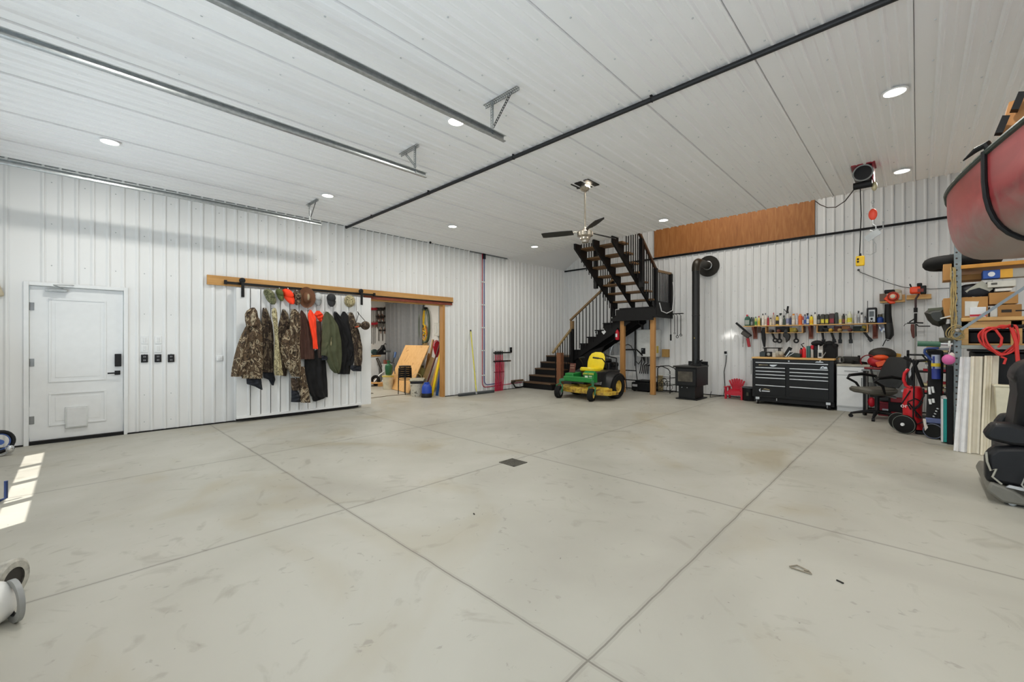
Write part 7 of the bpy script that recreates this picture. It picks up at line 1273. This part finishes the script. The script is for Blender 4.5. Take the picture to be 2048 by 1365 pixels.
slab([(.57, .50), (.61, .90), (.60, 1.06), (.66, 1.16), (.80, 1.18), (.90, 1.1), (.98, .75), (1.05, .48), (.7, .44)], 5.47, 6.01, 'backrest', LE, .06)
slab([(.585, .98), (.60, 1.12), (.68, 1.195), (.80, 1.20), (.80, 1.0), (.66, .98)], 5.50, 5.98, 'head_pillow', LE, .05)
slab([(.41, .10), (.44, .18), (.56, .14), (.66, .06), (.66, .02), (.50, .02)], 5.28, 6.20, 'footrest', mat('#6d6b63', .45), .02)
slab([(.52, .155), (.60, .145), (.68, .145), (.68, .165), (.54, .175)], 5.272, 5.295, 'chrome_trim', mat('#c9ccd2', .25, .6), .002)
m = MB(); m.tube([(.415, 5.295, .42), (.42, 5.292, .34), (.44, 5.29, .27), (.47, 5.29, .29), (.45, 5.29, .22), (.50, 5.29, .17)], .008, 7); m.build('silver_trim', mat('#a9a79c', .4, .4), t)
m = MB(); m.tube([(.72, 5.27, .28), (.62, 5.25, .27), (.60, 5.24, .20), (.66, 5.22, .10), (.80, 5.2, .03)], .006, 6); m.build('cable', mat('#8a8a84', .5), t)
m = MB(); m.box(.52, 1.1, 5.36, 6.12, 0.0, .06); m.build('base', BLACK, t)
for x in (.56, 1.05): m = MB(); m.cyl((x, 5.32, .025), (x, 5.36, .025), .025); m.build('caster', STEEL, t)
# ================= CANOE =================
t = thing('canoe', 'red canoe hull hanging from the ceiling at the right edge', 'canoe', (.9, 2.8, 2.0)); bow = V((.26, 5.16, 0)); ax = V((sin(R(17)), -cos(R(17)), 0)); sd = V((cos(R(17)), sin(R(17)), 0)); CL_ = 4.9
HUL = ramp_mat('hull', [(.3, '#7a2a2e'), (.5, '#93393c'), (.7, '#a34b4a'), (.85, '#ad6f68')], 1.6, .38, (1, 1, 2.5), 1.2, detail=6)
_nt = HUL.node_tree; _N = _nt.nodes; _b = _N['Principled BSDF']; _src = _b.inputs['Base Color'].links[0].from_socket; _g = [n for n in _N if n.type == 'TEX_COORD'][0]
_sx = _N.new('ShaderNodeSeparateXYZ'); _nt.links.new(_g.outputs['Object'], _sx.inputs[0]); _nz = _N.new('ShaderNodeTexNoise'); _nz.inputs['Scale'].default_value = 5; _nz.inputs['Detail'].default_value = 8; _nz.inputs['Distortion'].default_value = 1.5; _nt.links.new(_g.outputs['Object'], _nz.inputs['Vector'])
_ad = _N.new('ShaderNodeMath'); _ad.operation = 'MULTIPLY_ADD'; _ad.inputs[1].default_value = .34; _nt.links.new(_nz.outputs[0], _ad.inputs[0]); _nt.links.new(_sx.outputs[2], _ad.inputs[2])
_mr = _N.new('ShaderNodeMapRange'); _mr.inputs[1].default_value = .36; _mr.inputs[2].default_value = .12; _nt.links.new(_ad.outputs[0], _mr.inputs[0])
_mx = _N.new('ShaderNodeMix'); _mx.data_type = 'RGBA'; _nt.links.new(_mr.outputs[0], _mx.inputs[0]); _nt.links.new(_src, _mx.inputs[6]); _mx.inputs[7].default_value = lin('#8a7b72'); _nt.links.new(_mx.outputs[2], _b.inputs['Base Color'])
NS = 34; sec = []; gun = {-1: [], 1: []}; rimL = []
for i in range(NS + 1):
    s = i / NS; d = s * CL_; k = sin(pi * min(max(s, 0), 1)); hw = .46 * (max(k, 0) ** .55) + .004; ends = max(0, 1 - s / .2) ** 1.6 + max(0, 1 - (1 - s) / .2) ** 1.6
    zg = 2.43 + .10 * (abs(s - .5) * 2) ** 2.6 - .16 * max(0, 1 - s / .06) ** 2; zk = 1.905 + .0 + .30 * ends ** 1.5 * .9; stem = .0
    ring = []
    for j in range(21):
        q_ = -pi / 2 + pi * j / 20; cx_ = sin(q_); dz = cos(q_); wx = abs(cx_) ** .55 * (1 if cx_ > 0 else -1); zz_ = zg + (zk - zg) * dz ** .62 if dz > 0 else zg
        e0 = .22 * (1 - s / .12) if s < .12 else 0; off = 0
        if s < .10: off = (1 - s / .10) * .16 * (dz ** 1.5)
        ring.append(bow + ax * (d + off) + sd * (hw * wx) + V((0, 0, zz_)))
    sec.append(ring); gun[-1].append(ring[0]); gun[1].append(ring[-1])
inn = [[p + V((0, 0, .012)) + (r[10] - p) * .0 + ((sum(r, V()) / 21) - p).normalized() * .012 for p in r] for r in sec]
m = MB(); m.loft([r + q_[::-1] for r, q_ in zip(sec, inn)]); m.build('hull', HUL, t, ang=60)
for s in (-1, 1): m = MB(); m.tube([p + V((0, 0, .004)) for p in gun[s]], .018, 8); m.build('gunwale', mat('#2f3a33', .5, var=.3, scale=30), t)
for i in (10, 24): a, b = gun[-1][i], gun[1][i]; m = MB(); m.bar(a, b, .06, .02); m.build('thwart', WOOD, t)
def strap_at(s0, nm):
    i = int(s0 * NS); ring = sec[i]; m = MB(); c = sum(ring, V()) / 21; out = [p + (p - c).normalized() * .014 for p in ring]; top = V((0, 0, H - .0)); P = out + [V((out[-1].x, out[-1].y, H - .02))]
    m.tube(P, .014, 8); return tag(m.build('canoe_strap', BLACK), nm, 'strap')
strap_at(.31, 'black strap looped under the near end of the hanging canoe'); strap_at(.78, 'black strap looped under the far stern of the hanging canoe')
sp = sec[int(.31 * NS)][0]; p = sp + V((0, 0, .02)); m = MB(); m.tube([(p.x + .02, p.y, p.z - .03), (p.x + .0, p.y, p.z + .03), (p.x - .04, p.y + .03, p.z + .02), (p.x - .09, p.y + .06, p.z - .02)], [.02, .022, .016, .004], 8); tag(m.build('hook_strap', BLACK), 'curved black hook end sticking up from the canoe gunwale', 'hook')
p = onz(2024, 240, 3.0); m = MB(); P = [ony(u, v, 3.6) for u, v in ((1996, 290), (2018, 205), (2060, 190), (2100, 240))]; m.add([tuple(q_) for q_ in P] + [tuple(q_ + V((.0, .12, .0))) for q_ in P], [(0, 1, 2, 3), (4, 5, 6, 7), (0, 1, 5, 4), (1, 2, 6, 5), (2, 3, 7, 6), (3, 0, 4, 7)]); t = tag(m.build('wooden_block', mat('#b5804c', .7)), 'tan wooden board lying across the canoe', 'board')
for u, v in ((2004, 252), (2036, 205)): p = ony(u, v, 3.55); m = MB(); m.ob(p, (.03, .05, .09), (0, .3, 0)); tag(m.build('black_bracket', BLACK), 'small black bracket on the tan board, %s one' % ('lower' if v > 230 else 'upper'), 'bracket')
# ================= LEFT EDGE, NEAR THE OVERHEAD DOORS =================
t = thing('push_mower', 'white wheeled machine with spoked grey tyre at the left edge', 'machine', (-3.55, -.35, 0)); c = onz(4, 1207); 
dv = V((-.35, -.93, 0)).normalized(); wc = V((c.x, c.y, .105)); m = MB(); m.lathe(wc - V((.02, 0, 0)), [(.06, 0), (.09, -.004), (.104, .012), (.104, .04), (.09, .05), (.06, .05)], 30, (.55, .83, 0), False); w = m.build('tyre', mat('#a9a79e', .6, var=.3, scale=30), t)
m = MB(); m.lathe(wc - V((.015, 0, 0)), [(.001, .01), (.06, .008), (.062, .04), (.001, .04)], 24, (.55, .83, 0)); hb = m.build('wheel_hub', mat('#2f2c28', .6), w); m = MB()
for k in range(6): a = k * pi / 3; u_ = V((0, 0, 1)) * cos(a) + V((.83, -.55, 0)) * sin(a); m.bar(wc - V((.0, .0, 0)) + u_ * .015 - V((.025, -.0, 0)) + V((.0, 0, 0)), wc + u_ * .06 - V((.025, 0, 0)), .008, .008)
m.build('spoke', mat('#c9c6bd', .5), hb)
c = onz(-8, 1256); m = MB(); m.sph((c.x - .03, c.y - .02, .10), (.10, .09, .10), 24, 14); m.build('fender', mat('#d9d9d6', .3), t); m = MB(); m.lathe((c.x + .00, c.y + .045, .10), [(.07, 0), (.1, .0), (.1, .02), (.07, .02)], 26, (-.35, 1, 0), False); m.build('fender_rim', mat('#8b8d8c', .4), t)
m = MB(); m.box(c.x - .30, c.x + .02, c.y - .62, c.y - .12, .07, .30); m.build('deck', mat('#d0d0cc', .4), t, .05)
t = thing('steel_stand', 'navy blue square tube frame on the floor at the left edge', 'stand', onz(5, 1008)); a, b = onz(12, 1004), onz(-60, 1012); m = MB(); hz = onx(12, 963, a.x).z; m.tube([(b.x, b.y, .012), (a.x, a.y - .04, .012), (a.x, a.y, .03), (a.x, a.y, hz)], .012, 8); m.tube([(b.x, b.y, .012), (b.x, b.y, hz)], .012, 8); m.build('tube', mat('#22335c', .4), t)
c = onz(2, 912); t = thing('bicycle_part', 'blue and chrome wheel hub at the far left edge by the man door', 'wheel', (c.x, c.y, 0)); m = MB(); m.torus((c.x, c.y - .02, .16), (1, .4, 0), .12, .022, 26, 8); m.build('tyre', BLK2, t); m = MB(); m.torus((c.x, c.y - .02, .16), (1, .4, 0), .095, .008, 26, 6); m.cyl((c.x - .03, c.y - .02, .16), (c.x + .04, c.y, .16), .03); m.build('rim', mat('#3a5aa0', .35), t)
m = MB(); m.sph((c.x + .05, c.y + .07, .07), (.05, .04, .05)); m.tube([(c.x + .05, c.y + .05, .03), (c.x + .08, c.y + .02, .015), (c.x + .02, c.y - .08, .015)], .012); m.build('chrome_foot', CHROME, t)
p = onx(2, 575, XL + .05); t = thing('canvas_bag', 'beige canvas bag hanging on the left wall at the picture edge', 'bag', (XL, p.y - .06, p.z + .2)); m = MB(); m.loft([[(XL + .02, p.y - .12 - w, z), (XL + .02, p.y - .1 + w, z), (XL + .09, p.y - .10 + w * .8, z), (XL + .09, p.y - .12 - w * .8, z)] for w, z in ((.04, p.z + .12), (.09, p.z + .04), (.13, p.z - .08), (.13, p.z - .12))]); m.build('bag', mat('#bdb39b', .85), t, .02); m = MB(); m.tube([(XL + .01, p.y - .11, p.z + .2), (XL + .05, p.y - .11, p.z + .18), (XL + .05, p.y - .11, p.z + .1)], .006); m.build('loop', BLACK, t)
# small debris on the floor
rnd = random.Random(21)
for u, v, s, lb in ((1600, 1141, .05, 'crushed pale paper strip lying on the floor in the foreground right'), (1680, 1166, .035, 'small black strip on the floor right of the crushed paper'), (948, 1030, .02, 'small dark leaf on the floor left of the drain')):
    c = onz(u, v); m = MB(); 
    if s == .05: m.tube([(c.x - .05, c.y - .01, .006), (c.x - .02, c.y + .03, .008), (c.x + .04, c.y + .01, .006), (c.x + .06, c.y - .02, .006), (c.x + .01, c.y - .02, .006), (c.x - .04, c.y - .02, .006)], .004, 5, True); m.ob((c.x + .03, c.y, .006), (.02, .012, .01), (0, 0, .5))
    else: m.ob((c.x, c.y, .004), (s, .008, .006), (0, 0, -.4))
    tag(m.build('floor_debris', mat('#8a8170' if s == .05 else '#22201c', .8)), lb, 'debris')
